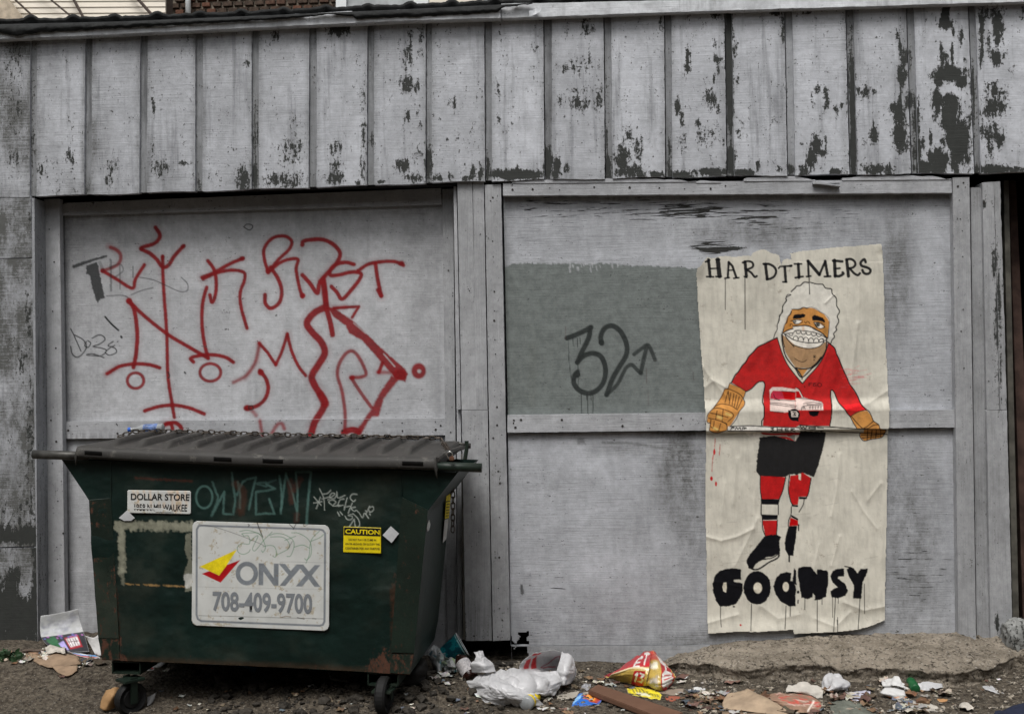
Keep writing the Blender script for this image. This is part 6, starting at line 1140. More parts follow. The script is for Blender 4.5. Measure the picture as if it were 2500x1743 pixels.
patch('foil_scrap', [[(170,1634,1636),(185,1631,1633),(196,1632,1634)],[(172,1642,1643),(184,1644,1645),(198,1640,1641)]], pmat('green_foil', (.10, .22, .13), .4), 10, 8, .006, 30, 10, label='small green and white foil scrap left of the dumpster', cat='foil scrap')
patch('tissue', [[(18,1622,1624),(38,1615,1617),(55,1613,1615)],[(20,1633,1634),(40,1632,1633),(54,1628,1629)]], M['tissue'], 14, 10, .008, 30, 11, label='white crumpled tissue at the far left edge', cat='tissue')
patch('tissue', [[(0,1635,1636),(10,1634,1635),(18,1636,1637)],[(0,1641,1642),(10,1642,1643),(16,1640,1641)]], M['tissue'], 8, 6, .004, 30, 12, label='torn pale paper strip at the very left edge of the ground', cat='paper')
# weeds at the left corner
def weeds(name, cx, cy, n, h, lab, seed):
    r_ = random.Random(seed); V = []; Fc = []
    b0 = G(np.array(float(cx)), np.array(float(cy)))
    for i in range(n):
        x, y = b0[0] + r_.gauss(0, .05), b0[1] + r_.gauss(0, .025); z = float(zg(x, y)); a = r_.uniform(0, 6.28); L = h * r_.uniform(.4, 1.1); dx, dy = math.cos(a) * L * .5, math.sin(a) * L * .4; w = r_.uniform(.004, .012); k = len(V)
        V += [(x - w, y, z), (x + w, y, z), (x + dx * .5 + w * 1.3, y + dy * .5, z + L * .6), (x + dx * .5 - w * 1.3, y + dy * .5, z + L * .55), (x + dx, y + dy, z + L * .8)]; Fc += [(k, k + 1, k + 2, k + 3), (k + 3, k + 2, k + 4)]
    return obj(name, mesh(name, V, Fc), pmat('weed_leaf', (.018, .048, .016), .6, var=.5), None, label=lab, cat='weed')
weeds('weed', 4, 1622, 60, .045, 'small dark green weed at the far left corner of the wall', 3)
# brown paper bag at the left caster
patch('paper_bag', [[(258,1684,1728),(280,1676,1728),(305,1678,1722)],[(250,1700,1732),(276,1698,1738,.03),(302,1700,1726)],[(244,1728,1736),(262,1734,1740),(300,1718,1726)]], pmat('kraft_paper', (.34, .20, .09), .75, var=.2), 20, 18, .005, 16, 13, label='crumpled brown paper bag against the left dumpster wheel', cat='paper bag')
patch('carton', [[(368,1640,1652),(385,1617,1650),(414,1618,1648)],[(372,1648,1656),(395,1640,1658),(415,1642,1652)]], M['paperw'], 8, 6, .001, 10, 14, linear=True, thick=.003, label='white carton flap lying under the dumpster behind the left wheel', cat='carton')
def redw(c): c.stroke([(10, 60), (50, 40), (90, 70)], 22, S(160, 20, 26), .9, 5, rough=6)
patch('wrapper', [[(345,1650,1655),(360,1645,1650),(378,1650,1655)],[(348,1662,1663),(362,1660,1661),(376,1658,1659)]], M['paperw'], 16, 10, .006, 26, 15, redw, label='red and white wrapper under the left end of the dumpster', cat='wrapper')
patch('paper', [[(360,1700,1716),(370,1696,1712),(383,1688,1708)],[(360,1722,1724),(368,1718,1720),(375,1712,1714)]], pmat('grey_paper', (.25, .25, .25)), 8, 8, .002, 18, 16, label='grey paper sheet standing beside the left dumpster wheel', cat='paper')
patch('tarp', [[(505,1612,1640),(560,1615,1642),(625,1628,1644)],[(508,1636,1640),(560,1642,1646),(622,1642,1646)]], pmat('blue_tarp', (.012, .09, .20), .5), 18, 10, .01, 16, 17, label='blue plastic tarp scrap under the middle of the dumpster', cat='tarp')
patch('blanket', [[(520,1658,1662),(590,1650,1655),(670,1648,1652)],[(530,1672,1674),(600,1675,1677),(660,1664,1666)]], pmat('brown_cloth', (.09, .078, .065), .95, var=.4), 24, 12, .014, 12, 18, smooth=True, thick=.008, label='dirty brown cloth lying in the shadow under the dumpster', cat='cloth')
patch('newspaper', [[(800,1640,1652),(840,1636,1650),(878,1644,1654)],[(806,1656,1658),(840,1662,1664),(876,1664,1666)]], pmat('grey_news', (.22, .22, .21), .8), 14, 10, .006, 20, 19, label='pale crumpled newspaper under the right end of the dumpster', cat='newspaper')
# teal paper cup lying on its side, right of the dumpster
def cup():
    P0, P1 = U(1076, 1603, -.20), U(1128, 1571, -.18); ax = Vector(P1 - P0).normalized(); L = (Vector(P1) - Vector(P0)).length
    R = ax.to_track_quat('Z', 'Y').to_matrix().to_4x4(); ro = thing('paper_cup', 'large teal paper cup tipped on the rubbish beside the dumpster', 'paper cup', tuple(P0))
    me = lathem('cup_wall', [(.035, 0), (.060, L * .95), (.0615, L)], 40); n_ = len(me.vertices); co = np.array([v.co[:] for v in me.vertices]); ang = np.arctan2(co[:, 1], co[:, 0]); h = co[:, 2] / L
    seg = 26; V = []; ink = []; cov = []
    for j in range(seg + 1):
        for k in range(72):
            hh = j / seg; a = 2 * math.pi * k / 72; r = .035 + .026 * hh; V.append((r * math.cos(a), r * math.sin(a), hh * L)); t = fbm(a * 2.2, hh * 5, seed=3)
            col = S(20, 110, 118, 1.3) if t > .45 else S(12, 66, 78, 1.3)
            if hh < .12: col = S(190, 190, 185)
            if abs(hh - .86) < .012 or abs(hh - .93) < .01: col = S(150, 190, 190)
            if (a * 3 + hh * 9) % 3.0 < .25: col = S(10, 40, 52)
            if math.hypot((a - 4.3) * .05, (hh - .62) * L) < .008: col = S(170, 80, 70)
            ink.append(col); cov.append(1.0)
    Fc = [(j * 72 + k, j * 72 + (k + 1) % 72, (j + 1) * 72 + (k + 1) % 72, (j + 1) * 72 + k) for j in range(seg) for k in range(72)]
    me = mesh('cup_wall', V, Fc); setc(me, 'ink', np.array(ink)); setf(me, 'cov', np.array(cov)); me.transform(Matrix.Translation(P0) @ R); obj('cup_wall', me, M['gloss'], ro, smooth=True)
    rim = tubem('rim', [(.0625 * math.cos(a), .0625 * math.sin(a), L) for a in np.linspace(0, 2 * math.pi, 33)[:-1]], .0022, 6, closed=True); rim.transform(Matrix.Translation(P0) @ R); obj('rim', rim, M['paperw'], ro, smooth=True)
    bs = lathem('base', [(.0345, .004), (.001, .004)], 30); bs.transform(Matrix.Translation(P0) @ R); obj('base', bs, M['paperw'], ro)
cup()
def tealw(c):
    for i in range(26): x, y = rng.uniform(0, 100), rng.uniform(0, 100); c.fill([(x, y), (x + rng.uniform(8, 28), y + rng.uniform(-10, 10)), (x + rng.uniform(0, 20), y + rng.uniform(8, 26))], rng.choice([S(20, 96, 104), S(14, 60, 72), S(120, 150, 80), S(150, 168, 160), S(60, 66, 60)]), .9, 2)
patch('wrapper', [[(1043,1590,1640),(1062,1574,1636),(1085,1584,1632)],[(1046,1606,1640),(1066,1600,1642,.02),(1088,1600,1640)],[(1058,1636,1642),(1070,1642,1648),(1086,1628,1640)]], M['gloss'], 26, 24, .010, 26, 21, tealw, label='crumpled teal and silver snack wrapper below the tipped cup', cat='wrapper')
patch('wrapper', [[(1076,1606,1640),(1098,1604,1640),(1122,1606,1640)],[(1080,1620,1642),(1100,1622,1646,.02),(1120,1624,1644)],[(1088,1640,1645),(1104,1640,1646),(1118,1640,1646)]], M['gloss'], 26, 22, .010, 26, 22, tealw, label='torn white and teal wrapper between the cup and the brown bottle', cat='wrapper')
def bottle(name, label, cat, P0, P1, r, glass, cap=None, lab=None, labtext=None, neck=.25):
    P0, P1 = Vector(P0), Vector(P1); ax = (P1 - P0).normalized(); L = (P1 - P0).length; R = Matrix.Translation(P0) @ ax.to_track_quat('Z', 'Y').to_matrix().to_4x4(); ro = thing(name, label, cat, tuple(P0)); nk = L * (1 - neck)
    me = lathem('bottle_body', [(.0, 0), (r * .8, 0), (r, r * .2), (r, nk * .85), (r * .85, nk * .95), (r * .42, nk + L * .08), (r * .38, L * .95), (r * .42, L * .96), (r * .42, L), (.0, L)], 28); me.transform(R); obj('bottle_body', me, glass, ro, smooth=True)
    if cap: me = lathem('cap', [(0, L * .93), (r * .5, L * .93), (r * .5, L * 1.01), (0, L * 1.012)], 20); me.transform(R); obj('cap', me, cap, ro)
    if lab: me = lathem('label_band', [(r * 1.012, nk * .2), (r * 1.012, nk * .78)], 36); me.transform(R); obj('label_band', me, lab, ro, smooth=True)
    return ro
brn = plain('brown_glass', (.022, .008, .006), .12, .2, spec=.6); clr = plain('clear_plastic', (.42, .44, .45), .12, .1, 10, spec=.6, trans=.3)
bottle('bottle', 'dark brown bottle with a white paper label leaning beside the white plastic bag', 'bottle', U(1152, 1656, -.50), U(1119, 1601, -.40), .036, brn, lab=plain('bottle_label', (.52, .50, .50), .6, .3, 60, speck=(.08, .09, .16)), neck=.12)
yy = float(LP[21, 60][1]); b0 = U(399, 1044, yy); b1 = U(314, 1049, yy)
bottle('bottle', 'clear plastic water bottle with a blue cap lying on the dumpster lid', 'bottle', b0, b1, .024, clr, cap=plain('blue_cap', (.02, .12, .55), .4), lab=plain('blue_label', (.10, .16, .34), .4, .5, 40, speck=(.5, .52, .56)), neck=.3)
g0, g1 = G(np.array(1283.), np.array(1735.)), G(np.array(1320.), np.array(1697.)); bottle('bottle', 'clear flask bottle with a yellow label in front of the white plastic bag', 'bottle', g0 + (0, 0, .03), g1 + (0, 0, .035), .034, clr, lab=plain('yellow_label', S(215, 185, 30, 1.3), .5, .3, 30, speck=(.10, .12, .05)), cap=M['paperw'], neck=.3)
g0, g1 = G(np.array(2236.), np.array(1690.)), G(np.array(2216.), np.array(1664.)); bottle('bottle', 'small green plastic bottle end among the papers by the footing', 'bottle', g0 + (0, 0, .015), g1 + (0, 0, .025), .022, plain('green_plastic', (.015, .10, .035), .3), cap=M['paperw'], neck=.3)
# white plastic bag: several crumpled lobes of one film, open mouth at the right
bagr = thing('plastic_bag', 'large white crumpled plastic shopping bag with red print by the centre post', 'plastic bag', tuple(G(np.array(1260.), np.array(1700.))))
def bagpatch(nm, net, **k):
    o = patch(nm, net, M['bag'], smooth=True, **k); o.parent = bagr; o.matrix_parent_inverse = Matrix.Translation(bagr.location).inverted(); return o
def redp(c):
    for x in (6, 18): c.fill([(x, 30), (x + 8, 24), (x + 10, 62), (x + 1, 66)], S(185, 20, 30), .95, 2)
    c.fill([(12, 4), (30, 10), (28, 20), (14, 16)], S(185, 20, 30), .9, 2)
    c.stroke([(36, 58), (48, 48), (62, 30), (64, 62), (76, 66)], 1.8, S(150, 20, 60), .85, 1.5); c.stroke([(36, 60), (56, 58)], 3, S(170, 30, 50), .8, 1.5)
bagpatch('bag_mouth', [[(1290,1600,1660),(1330,1587,1662),(1370,1592,1664),(1400,1606,1666)],[(1276,1616,1664),(1320,1606,1640),(1372,1604,1640),(1404,1624,1668)],[(1270,1632,1668),(1318,1634,1644),(1370,1634,1644),(1407,1645,1672)],[(1290,1650,1674),(1325,1650,1680),(1366,1655,1684),(1392,1668,1680)]], nu=80, nv=70, amp=.006, fr=26, seed=31, paint=redp)
bagpatch('bag_rim', [[(1372,1590,1668),(1392,1598,1670),(1402,1612,1672)],[(1362,1625,1676,.03),(1385,1630,1680,.04),(1406,1634,1676)],[(1350,1670,1684,.02),(1378,1672,1688,.02),(1392,1668,1682)]], nu=26, nv=34, amp=.007, fr=26, seed=32)
bagpatch('bag_side', [[(1206,1638,1688),(1250,1632,1690),(1300,1638,1690),(1360,1636,1690)],[(1196,1660,1694,.03),(1250,1652,1696,.08),(1310,1655,1696,.08),(1374,1660,1694,.03)],[(1200,1690,1700,.04),(1255,1690,1705,.10),(1320,1690,1705,.08),(1368,1682,1696,.03)],[(1230,1700,1712),(1270,1706,1716),(1330,1700,1712),(1355,1696,1704)]], nu=100, nv=70, amp=.010, fr=17, seed=33)
bagpatch('bag_body', [[(1158,1655,1692),(1190,1640,1690),(1230,1648,1696),(1280,1680,1700)],[(1140,1680,1698),(1190,1670,1704,.07),(1240,1675,1708,.09),(1300,1690,1712,.05)],[(1160,1698,1704),(1200,1700,1712,.05),(1250,1705,1718,.08),(1310,1702,1718,.04)],[(1188,1712,1718),(1215,1718,1722),(1262,1722,1726),(1330,1722,1724)]], nu=110, nv=80, amp=.011, fr=17, seed=34)
bagpatch('bag_handle', [[(1158,1590,1668),(1170,1587,1668),(1178,1588,1668)],[(1162,1606,1676,.02),(1176,1606,1676,.03),(1188,1602,1672,.01)],[(1150,1618,1684,.02),(1180,1622,1684,.05),(1206,1618,1676,.01)],[(1152,1640,1690),(1184,1642,1690,.04),(1212,1638,1684)]], nu=30, nv=40, amp=.008, fr=28, seed=35)
# chips bag
chip = thing('beer_carton', 'crushed red and gold printed beer carton with white lettering lying near the wood plank', 'beer carton', tuple(G(np.array(1560.), np.array(1675.))))
GOLD = S(165, 140, 70, 1.3); CR_ = S(160, 20, 30, 1.35); WH = S(200, 198, 192, 1.3)
def blk(c, x, y, w, h, ch, skew=0.0, col=WH):
    G_ = {'T': [((0,0),(1,0)),((.5,0),(.5,1))], 'E': [((0,0),(0,1)),((0,0),(1,0)),((0,.5),(.8,.5)),((0,1),(1,1))], 'A': [((0,1),(.5,0)),((.5,0),(1,1)),((.2,.6),(.8,.6))], 'Z': [((0,0),(1,0)),((1,0),(0,1)),((0,1),(1,1))], 'F': [((0,0),(0,1)),((0,0),(1,0)),((0,.5),(.7,.5))], 'C': [((1,0),(0,0)),((0,0),(0,1)),((0,1),(1,1))], '1': [((.5,0),(.5,1)),((.2,.2),(.5,0))], '3': [((0,0),(1,.05)),((1,.05),(.4,.45)),((.4,.45),(1,.6)),((1,.6),(.8,1)),((.8,1),(0,1))], 'S': [((1,0),(0,.1)),((0,.1),(0,.45)),((0,.45),(1,.55)),((1,.55),(1,.95)),((1,.95),(0,1))]}
    for a, b in G_[ch]: c.stroke([(x + a[0] * w + skew * a[1], y + a[1] * h), (x + b[0] * w + skew * b[1], y + b[1] * h)], max(w, h) * .2, col, 1, .9, smooth=False)
def chip_r(c):   # right face: a red band of letters down the middle
    c.fill([(0,0),(100,0),(100,100),(0,100)], GOLD, 1, 1); c.fill([(52,0),(96,0),(96,100),(52,100)], CR_, 1, 1.5); c.fill([(0,0),(50,0),(50,22),(0,18)], CR_, .9, 3)
    for k, ch in enumerate('TECATE'): blk(c, 58, 86 - k * 15, 30, 9, ch)
    c.fill([(8,60),(40,52),(44,92),(12,95)], S(150, 150, 150), .7, 5, rough=6); c.fill([(4,24),(40,26),(40,40),(6,36)], S(205, 200, 185), .8, 4, rough=4)
def chip_l(c):
    c.fill([(0,0),(100,0),(100,100),(0,100)], GOLD, 1, 1); c.fill([(0,0),(100,0),(100,38),(0,44)], CR_, 1, 2); c.fill([(56,56),(90,50),(92,100),(60,100)], CR_, 1, 1.5); c.stroke([(0,46),(60,42),(100,44)], 6, S(200, 190, 160), .8, 3)
    blk(c, 72, 6, 20, 26, 'T'); blk(c, 50, 14, 16, 24, 'E'); blk(c, 62, 62, 11, 28, '1'); blk(c, 76, 60, 11, 28, '3')
def cpatch(nm, net, paint, seed):
    o = patch(nm, net, M['foil'], 60, 50, .006, 22, seed, paint, smooth=False); o.parent = chip; o.matrix_parent_inverse = Matrix.Translation(chip.location).inverted()
M['foil'] = plain('glossy_foil', (.4, .4, .4), .3, .1, 14, spec=.6)
cpatch('bag_panel', [[(1572,1596,1640),(1594,1588,1640),(1612,1606,1645)],[(1582,1630,1672,.04),(1612,1624,1670,.06),(1640,1636,1668)],[(1578,1662,1680,.04),(1612,1668,1686,.05),(1650,1652,1676,.02)],[(1574,1672,1680),(1618,1687,1688),(1644,1668,1678)]], chip_r, 41)
cpatch('bag_panel', [[(1540,1612,1640),(1566,1594,1640),(1590,1588,1640)],[(1500,1640,1664,.02),(1548,1622,1668,.05),(1586,1620,1672,.05)],[(1484,1654,1662,.01),(1540,1644,1674,.05),(1580,1656,1680,.05)],[(1478,1652,1658),(1530,1668,1672),(1578,1676,1680)]], chip_l, 42)
cpatch('bag_fold', [[(1474,1648,1652),(1500,1638,1656),(1530,1622,1660)],[(1478,1654,1656),(1500,1652,1660),(1520,1645,1664)]], lambda c: c.fill([(0,0),(100,0),(100,100),(0,100)], S(110, 24, 30), 1, 1), 43)
# plank
a0 = [G(np.array(float(x)), np.array(float(y)), .03) for x, y in ((1436, 1683), (1460, 1669), (1668, 1738), (1630, 1758))]
me = mesh('wood_plank', [p for p in a0] + [p - (0, 0, .024) for p in a0], [(0, 3, 2, 1), (4, 5, 6, 7), (0, 1, 5, 4), (1, 2, 6, 5), (2, 3, 7, 6), (3, 0, 4, 7)]); bm = bmesh.new(); bm.from_mesh(me); bmesh.ops.bevel(bm, geom=bm.edges[:], offset=.003, segments=2, affect='EDGES'); bmesh.ops.recalc_face_normals(bm, faces=bm.faces); bm.to_mesh(me); bm.free()
s = NT('reddish_wood'); n_ = s.noise(1.0, 5, .6, (14, 14, 40)); s.bump(n_, .002); obj('wood_plank', me, s.fin(s.mix(n_, (.095, .048, .030), (.165, .090, .058)), .75, .2), None, label='reddish brown wooden plank lying on the dirt at the bottom centre', cat='plank')
def yel(c):
    c.fill([(0,0),(100,0),(100,100),(0,100)], S(205, 190, 50, 1.3), 1, 1); 
    for i in range(9): x = 12 + i * 9; c.stroke([(x, 30 + rng.uniform(-8, 8)), (x + 6, 70 + rng.uniform(-8, 8))], 4, S(60, 66, 50), .8, 2, rough=2)
    c.fill([(20,60),(45,52),(60,80),(30,88)], S(190, 195, 180), .8, 4, rough=5)
patch('candy_wrapper', [[(1530,1678,1680),(1560,1674,1678),(1600,1686,1688),(1616,1696,1698)],[(1534,1694,1696),(1566,1700,1702),(1596,1706,1708),(1612,1708,1709)]], M['foil'], 40, 22, .006, 26, 45, yel, label='yellow candy wrapper lying between the plank and the red beer carton', cat='candy wrapper')
def blu(c): c.fill([(0,0),(100,0),(100,100),(0,100)], S(30, 90, 170, 1.3), 1, 1); c.fill([(30,0),(100,0),(90,55),(45,50)], S(150, 60, 40), 1, 3, rough=4); c.disc(65, 30, 16, 14, S(205, 130, 50), soft=3); c.fill([(0,20),(25,10),(30,45),(5,60)], S(120, 165, 210), .9, 3, rough=4)
patch('candy_wrapper', [[(1412,1692,1694),(1440,1690,1692),(1474,1702,1704)],[(1398,1716,1718),(1426,1706,1710),(1462,1718,1720)],[(1396,1724,1725),(1420,1724,1725),(1452,1718,1720)]], M['foil'], 36, 24, .006, 24, 46, blu, label='blue and orange candy wrapper at the left end of the plank', cat='candy wrapper')
patch('foil_scrap', [[(1420,1672,1674),(1432,1668,1670),(1444,1668,1670)],[(1418,1684,1685),(1432,1686,1687),(1442,1680,1681)]], plain('silver_foil', (.6, .6, .62), .2, .1, metal=.7), 14, 12, .008, 50, 47, label='crinkled silver foil scrap just left of the plank', cat='foil scrap')
patch('paper', [[(1358,1696,1698),(1385,1690,1692),(1416,1686,1690)],[(1362,1704,1706),(1388,1706,1708),(1408,1700,1702)]], pmat('beige_card', (.36, .33, .28)), 12, 8, .002, 14, 48, label='flat beige card between the white bag and the plank', cat='paper')
patch('paper', [[(1600,1686,1688),(1635,1682,1684),(1670,1680,1682)],[(1604,1692,1693),(1645,1697,1698),(1668,1690,1691)]], pmat('brown_card', (.26, .21, .165)), 12, 8, .003, 14, 49, label='flat brown card scrap right of the red beer carton', cat='paper')
patch('paper', [[(1624,1700,1702),(1645,1698,1700),(1662,1700,1702)],[(1626,1708,1709),(1642,1712,1713),(1660,1704,1705)]], pmat('red_card', (.30, .09, .055)), 8, 6, .002, 14, 50, label='small red card scrap on the dirt right of the yellow wrapper', cat='paper')
patch('paper', [[(1680,1682,1684),(1705,1676,1678),(1724,1680,1682)],[(1682,1690,1691),(1706,1688,1689),(1722,1684,1685)]], M['paperw'], 14, 10, .006, 24, 51, label='white paper scrap left of the big brown paper', cat='paper')
patch('paper', [[(1718,1696,1698),(1735,1690,1692),(1748,1698,1700)],[(1716,1706,1707),(1735,1702,1703),(1742,1706,1707)]], M['tissue'], 12, 8, .006, 24, 52, label='torn grey tissue just left of the brown paper', cat='tissue')
# big crumpled brown paper and its neighbours
patch('brown_paper', [[(1776,1692,1700),(1815,1682,1698,.02),(1830,1682,1700,.02),(1880,1708,1716)],[(1766,1712,1722),(1815,1706,1724,.04),(1865,1706,1726,.04),(1915,1728,1738)],[(1764,1732,1734),(1820,1735,1738,.01),(1880,1742,1745,.01),(1950,1752,1755)]], M['card2'], 44, 26, .008, 12, 53, thick=.002, label='large crumpled sheet of brown wrapping paper at the bottom right', cat='paper')
patch('cardboard', [[(1762,1738,1740),(1850,1742,1744),(1950,1750,1752)],[(1770,1775,1776),(1860,1780,1781),(1960,1784,1785)]], M['card'], 20, 8, .005, 10, 54, thick=.005, label='flat cardboard sheet under the brown wrapping paper at the bottom edge', cat='cardboard')
def redm(c):
    c.fill([(0,0),(100,0),(100,100),(0,100)], S(120, 96, 80), 1, 1)
    for i in range(40): x, y = rng.uniform(15, 90), rng.uniform(5, 80); c.stroke([(x, y), (x + rng.uniform(6, 20), y + rng.uniform(-8, 8))], rng.uniform(2, 6), rng.choice([S(160, 60, 52), S(150, 50, 45), S(176, 150, 140)]), .8, 2, rough=2)
    c.stroke([(88, 40), (70, 95)], 4, S(200, 190, 180), .9, 2)
patch('carton', [[(1870,1690,1696),(1930,1692,1698,.01),(1975,1696,1702)],[(1882,1706,1716,.02),(1945,1708,1724,.04),(2004,1714,1724,.02)],[(1886,1714,1720),(1950,1738,1740,.02),(2002,1736,1738)]], M['card2'], 44, 30, .006, 14, 55, redm, label='crushed brown carton with faded red print next to the brown wrapping paper', cat='carton')
patch('paper', [[(1924,1672,1690),(1960,1664,1688),(2012,1676,1690)],[(1920,1688,1696),(1965,1684,1700,.02),(2010,1686,1700)],[(1962,1694,1700),(1990,1702,1706),(2008,1704,1706)]], pmat('dirty_white_paper', (.50, .47, .42), .7, var=.2), 30, 20, .007, 20, 56, label='dirty white crumpled paper behind the red printed carton', cat='paper')
patch('paper', [[(1911,1620,1640),(1925,1624,1642),(1936,1626,1644)],[(1914,1640,1652),(1930,1640,1654),(1950,1644,1656)],[(1918,1656,1658),(1936,1658,1660),(1956,1656,1658)]], pmat('cream_scrap', (.58, .51, .41)), 14, 14, .005, 24, 57, label='torn cream paper standing against the concrete footing', cat='paper')
patch('plastic_scrap', [[(2004,1664,1680),(2030,1640,1676),(2060,1654,1676)],[(2006,1684,1688),(2040,1672,1690,.02),(2076,1666,1684)],[(2012,1692,1694),(2045,1686,1692),(2072,1684,1688)]], M['bag'], 26, 22, .012, 28, 58, smooth=True, label='cloudy crumpled plastic film against the middle of the footing', cat='plastic film')
patch('paper', [[(2074,1690,1692),(2100,1686,1688),(2126,1684,1688)],[(2058,1706,1707),(2095,1710,1711),(2124,1700,1702)]], pmat('lilac_paper', (.50, .50, .60)), 20, 12, .003, 16, 59, label='flat pale lilac paper between the red carton and the white box', cat='paper')
patch('carton', [[(2160,1678,1694),(2185,1678,1694),(2208,1684,1698)],[(2148,1690,1700,.01),(2180,1694,1706,.02),(2212,1698,1706)],[(2172,1702,1704),(2190,1709,1710),(2216,1702,1704)]], M['paperw'], 14, 12, .003, 12, 60, lambda c: c.fill([(0,78),(100,70),(100,100),(0,100)], S(200, 120, 30), 1, 2), linear=True, thick=.002, label='small crushed white box with an orange edge right of the lilac paper', cat='carton')
patch('tissue', [[(2150,1660,1672),(2185,1650,1672),(2206,1668,1680)],[(2154,1672,1680,.01),(2186,1670,1682,.03),(2212,1678,1684)],[(2160,1678,1682),(2190,1684,1686),(2216,1684,1686)]], M['paperw'], 26, 20, .010, 26, 61, label='crumpled white tissue against the right part of the footing', cat='tissue')
patch('plastic_scrap', [[(2240,1668,1680),(2265,1662,1680),(2300,1668,1678)],[(2240,1684,1688),(2268,1684,1690),(2304,1676,1682)]], M['bag'], 20, 14, .006, 20, 62, smooth=True, label='clear plastic scrap right of the green bottle', cat='plastic film')
patch('tissue', [[(2178,1716,1718),(2210,1708,1712),(2260,1712,1716),(2300,1730,1731)],[(2182,1728,1732,.01),(2215,1730,1736,.02),(2262,1732,1736,.01),(2304,1735,1736)],[(2196,1732,1733),(2225,1742,1743),(2258,1738,1739),(2296,1738,1739)]], M['tissue'], 36, 20, .010, 24, 63, label='long dirty grey tissue on the dirt near the bottom right', cat='tissue')
patch('tissue', [[(2340,1718,1722),(2358,1715,1722),(2376,1728,1730)],[(2342,1728,1732,.01),(2360,1728,1736,.02),(2380,1734,1735)]], M['tissue'], 22, 16, .010, 30, 64, label='small balled tissue at the right near the dark cloth', cat='tissue')
patch('plastic_scrap', [[(2398,1674,1676),(2420,1674,1676),(2440,1688,1690)],[(2404,1682,1683),(2430,1692,1693),(2460,1698,1699)]], M['bag'], 18, 10, .006, 30, 65, smooth=True, label='twisted clear plastic strip on the dirt at the far right', cat='plastic film')
patch('tissue', [[(2424,1618,1624),(2438,1613,1620),(2450,1620,1624)],[(2426,1626,1628),(2440,1626,1628),(2448,1624,1626)]], M['paperw'], 12, 10, .006, 30, 66, label='tiny white tissue on the right end of the concrete footing', cat='tissue')
patch('cloth', [[(2022,1716,1720),(2070,1710,1716),(2120,1716,1722)],[(2030,1736,1740,.01),(2080,1732,1742,.02),(2140,1740,1744)],[(2040,1756,1757),(2090,1760,1761),(2150,1758,1759)]], pmat('grey_green_cloth', (.14, .15, .125), .9, var=.35), 36, 24, .010, 18, 67, label='grey green cloth lying in front of the lilac paper', cat='cloth')
patch('cloth', [[(2430,1735,1745),(2465,1722,1740),(2520,1712,1740)],[(2424,1745,1752,.02),(2470,1745,1756,.03),(2530,1745,1756,.02)],[(2430,1770,1772),(2475,1775,1776),(2530,1775,1776)]], pmat('navy_cloth', (.012, .016, .035), .9, var=.4), 24, 20, .008, 14, 68, smooth=True, label='dark navy cloth at the bottom right corner', cat='cloth')
patch('orange_peel', [[(2288,1706,1708),(2300,1704,1706),(2314,1706,1708)],[(2290,1712,1713),(2302,1714,1715),(2312,1711,1712)]], pmat('peel', (.50, .27, .12), .6), 8, 6, .003, 30, 69, label='small curled orange peel on the dirt at the right', cat='peel')
patch('plastic_scrap', [[(2160,1748,1750),(2120,1722,1724)],[(2170,1755,1756),(2140,1735,1736)]], M['tissue'], 8, 6, .003, 30, 70, label='thin dirty strip beside the grey green cloth', cat='scrap')
def scrapset(n, area, seed, label, hi=.022):
    r_ = random.Random(seed); V = []; Fc = []; ink = []
    cols = [S(186,182,172), S(160,150,134), S(128,104,82), S(190,190,186), S(112,86,76), S(96,104,114), S(96,84,70), S(160,152,138), S(104,92,76), S(112,84,62)]
    for i in range(n):
        px, py = r_.uniform(area[0], area[1]), r_.uniform(area[2], area[3])
        if r_.random() > float(sstep(.40, .60, fbm(px / 45, py / 16, seed=seed + 60))): continue
        g = G(np.array(px), np.array(py)); a = r_.uniform(0, 6.28); L = hi * (.2 + .8 * r_.random() ** 2.2); k = len(V); col = r_.choice(cols); c_, s_ = math.cos(a), math.sin(a)
        dk = r_.uniform(.35, .95); asp = r_.uniform(.4, 1); fold = r_.uniform(0, .9); m_ = 3 if L < .014 else 5
        for v in range(m_):
            for u in range(m_):
                x = (u / (m_ - 1) * 2 - 1) * L + r_.uniform(-.25, .25) * L; y = ((v / (m_ - 1) * 2 - 1) * asp + r_.uniform(-.2, .2)) * L; h = r_.uniform(0, .5) * L + abs(x) * fold * .5
                X_, Y_ = g[0] + x * c_ - y * s_, g[1] + (x * s_ + y * c_) * .75; V.append((X_, Y_, float(zg(X_, Y_)) + .004 + h)); ink.append(tuple(q * dk * r_.uniform(.85, 1.05) for q in col))
        Fc += [(k + v * m_ + u, k + v * m_ + u + 1, k + (v + 1) * m_ + u + 1, k + (v + 1) * m_ + u) for v in range(m_ - 1) for u in range(m_ - 1)]
    me = mesh('litter', V, Fc); setc(me, 'ink', np.array(ink)); setf(me, 'cov', np.ones(len(V))); obj('litter', me, M['matte'], kind='stuff', label=label)
M['matte'] = pmat('matte_scrap', (.4, .4, .4), .8)
scrapset(620, (1660, 2330, 1658, 1745), 5, 'small torn scraps of paper and wrapper in front of the footing', .036); scrapset(280, (1000, 1680, 1640, 1745), 6, 'small scraps of litter in front of the centre posts', .026); scrapset(170, (0, 255, 1598, 1662), 7, 'small scraps of litter at the left foot of the wall', .03); scrapset(160, (260, 1000, 1650, 1740), 8, 'small scraps of litter under the dumpster', .022); scrapset(35, (2200, 2490, 1660, 1740), 9, 'small scraps of litter at the right', .014)
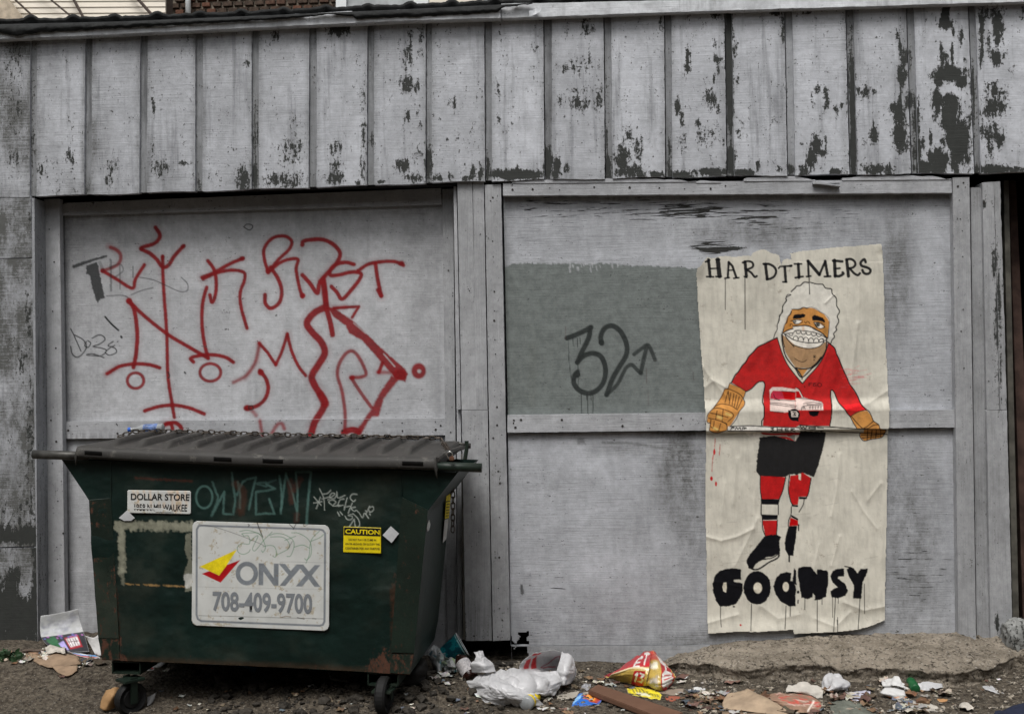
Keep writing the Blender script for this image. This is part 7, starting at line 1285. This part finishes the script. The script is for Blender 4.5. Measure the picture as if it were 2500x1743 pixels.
# stones one can pick out
def stone(px, py, r, lab, mat='crumb', seed=1):
    g = G(np.array(float(px)), np.array(float(py))); me = rock(r, seed, .75, 2); o = obj('stone', me, M[mat], None, label=lab, cat='stone'); setf(me, 'tone', np.ones(len(me.vertices)) * .9); o.location = Vector(g) + Vector((0, 0, r * .35))
stone(2320, 1698, .022, 'rounded brown stone on the dirt below the right end of the footing', seed=3); stone(2338, 1696, .012, 'small stone just right of the rounded brown stone', seed=5); stone(1485, 1722, .014, 'small round stone beside the plank', 'stone', 7); stone(1545, 1736, .012, 'small tan stone in front of the plank', seed=8); stone(488, 1730, .02, 'grey stone on the gravel in front of the dumpster', 'stone', 9); stone(1186, 1728, .014, 'small stone below the white bag', 'stone', 12)
# painted concrete stub at the right edge
def stub():
    bm = bmesh.new(); bmesh.ops.create_uvsphere(bm, u_segments=56, v_segments=40, radius=1.0)
    c = U(2492, 1560, -.06); sx, sy, sz = .085, .08, .105
    for v in bm.verts:
        p = v.co; k = 1 + .16 * (mnoise.fractal(p * 2.0, .6, 2.1, 4)) + .04 * (mnoise.noise(p * 9)); q = Vector((max(-.75, min(.75, p.x)) * 1.2, max(-.75, min(.75, p.y)) * 1.2, max(-.85, min(.85, p.z)) * 1.1)); v.co = Vector((c[0] + q.x * k * sx, c[1] + q.y * k * sy, c[2] + q.z * k * sz))
    me = bpy.data.meshes.new('concrete_stub'); bm.to_mesh(me); bm.free(); setf(me, 'peel', np.full(len(me.vertices), .14))
    obj('concrete_stub', me, weathered('stub_paint', (.27, .275, .265), crack=0, dirt=.2), None, label='lumpy grey painted concrete stub at the right end of the wall', cat='concrete block', smooth=True)
stub()
patch('orange_scrap', [[(2460,1588,1600),(2472,1587,1600)],[(2460,1596,1604),(2473,1595,1604)]], pmat('orange_cap', (.55, .30, .03), .5), 6, 6, .002, 30, 71, label='orange plastic cap beside the concrete stub', cat='cap')
# dark rubber mat and boot of rubbish behind the dumpster foot
patch('rubber_sheet', [[(1022,1600,1660),(1040,1612,1660),(1046,1630,1662)],[(985,1640,1668,.01),(1015,1640,1672,.03),(1042,1648,1668)],[(976,1668,1674),(1005,1676,1678),(1036,1670,1674)]], pmat('black_sheet', (.012, .011, .010), .6), 20, 18, .006, 16, 72, smooth=True, label='black rubber sheet bunched behind the right dumpster wheel', cat='rubber sheet')
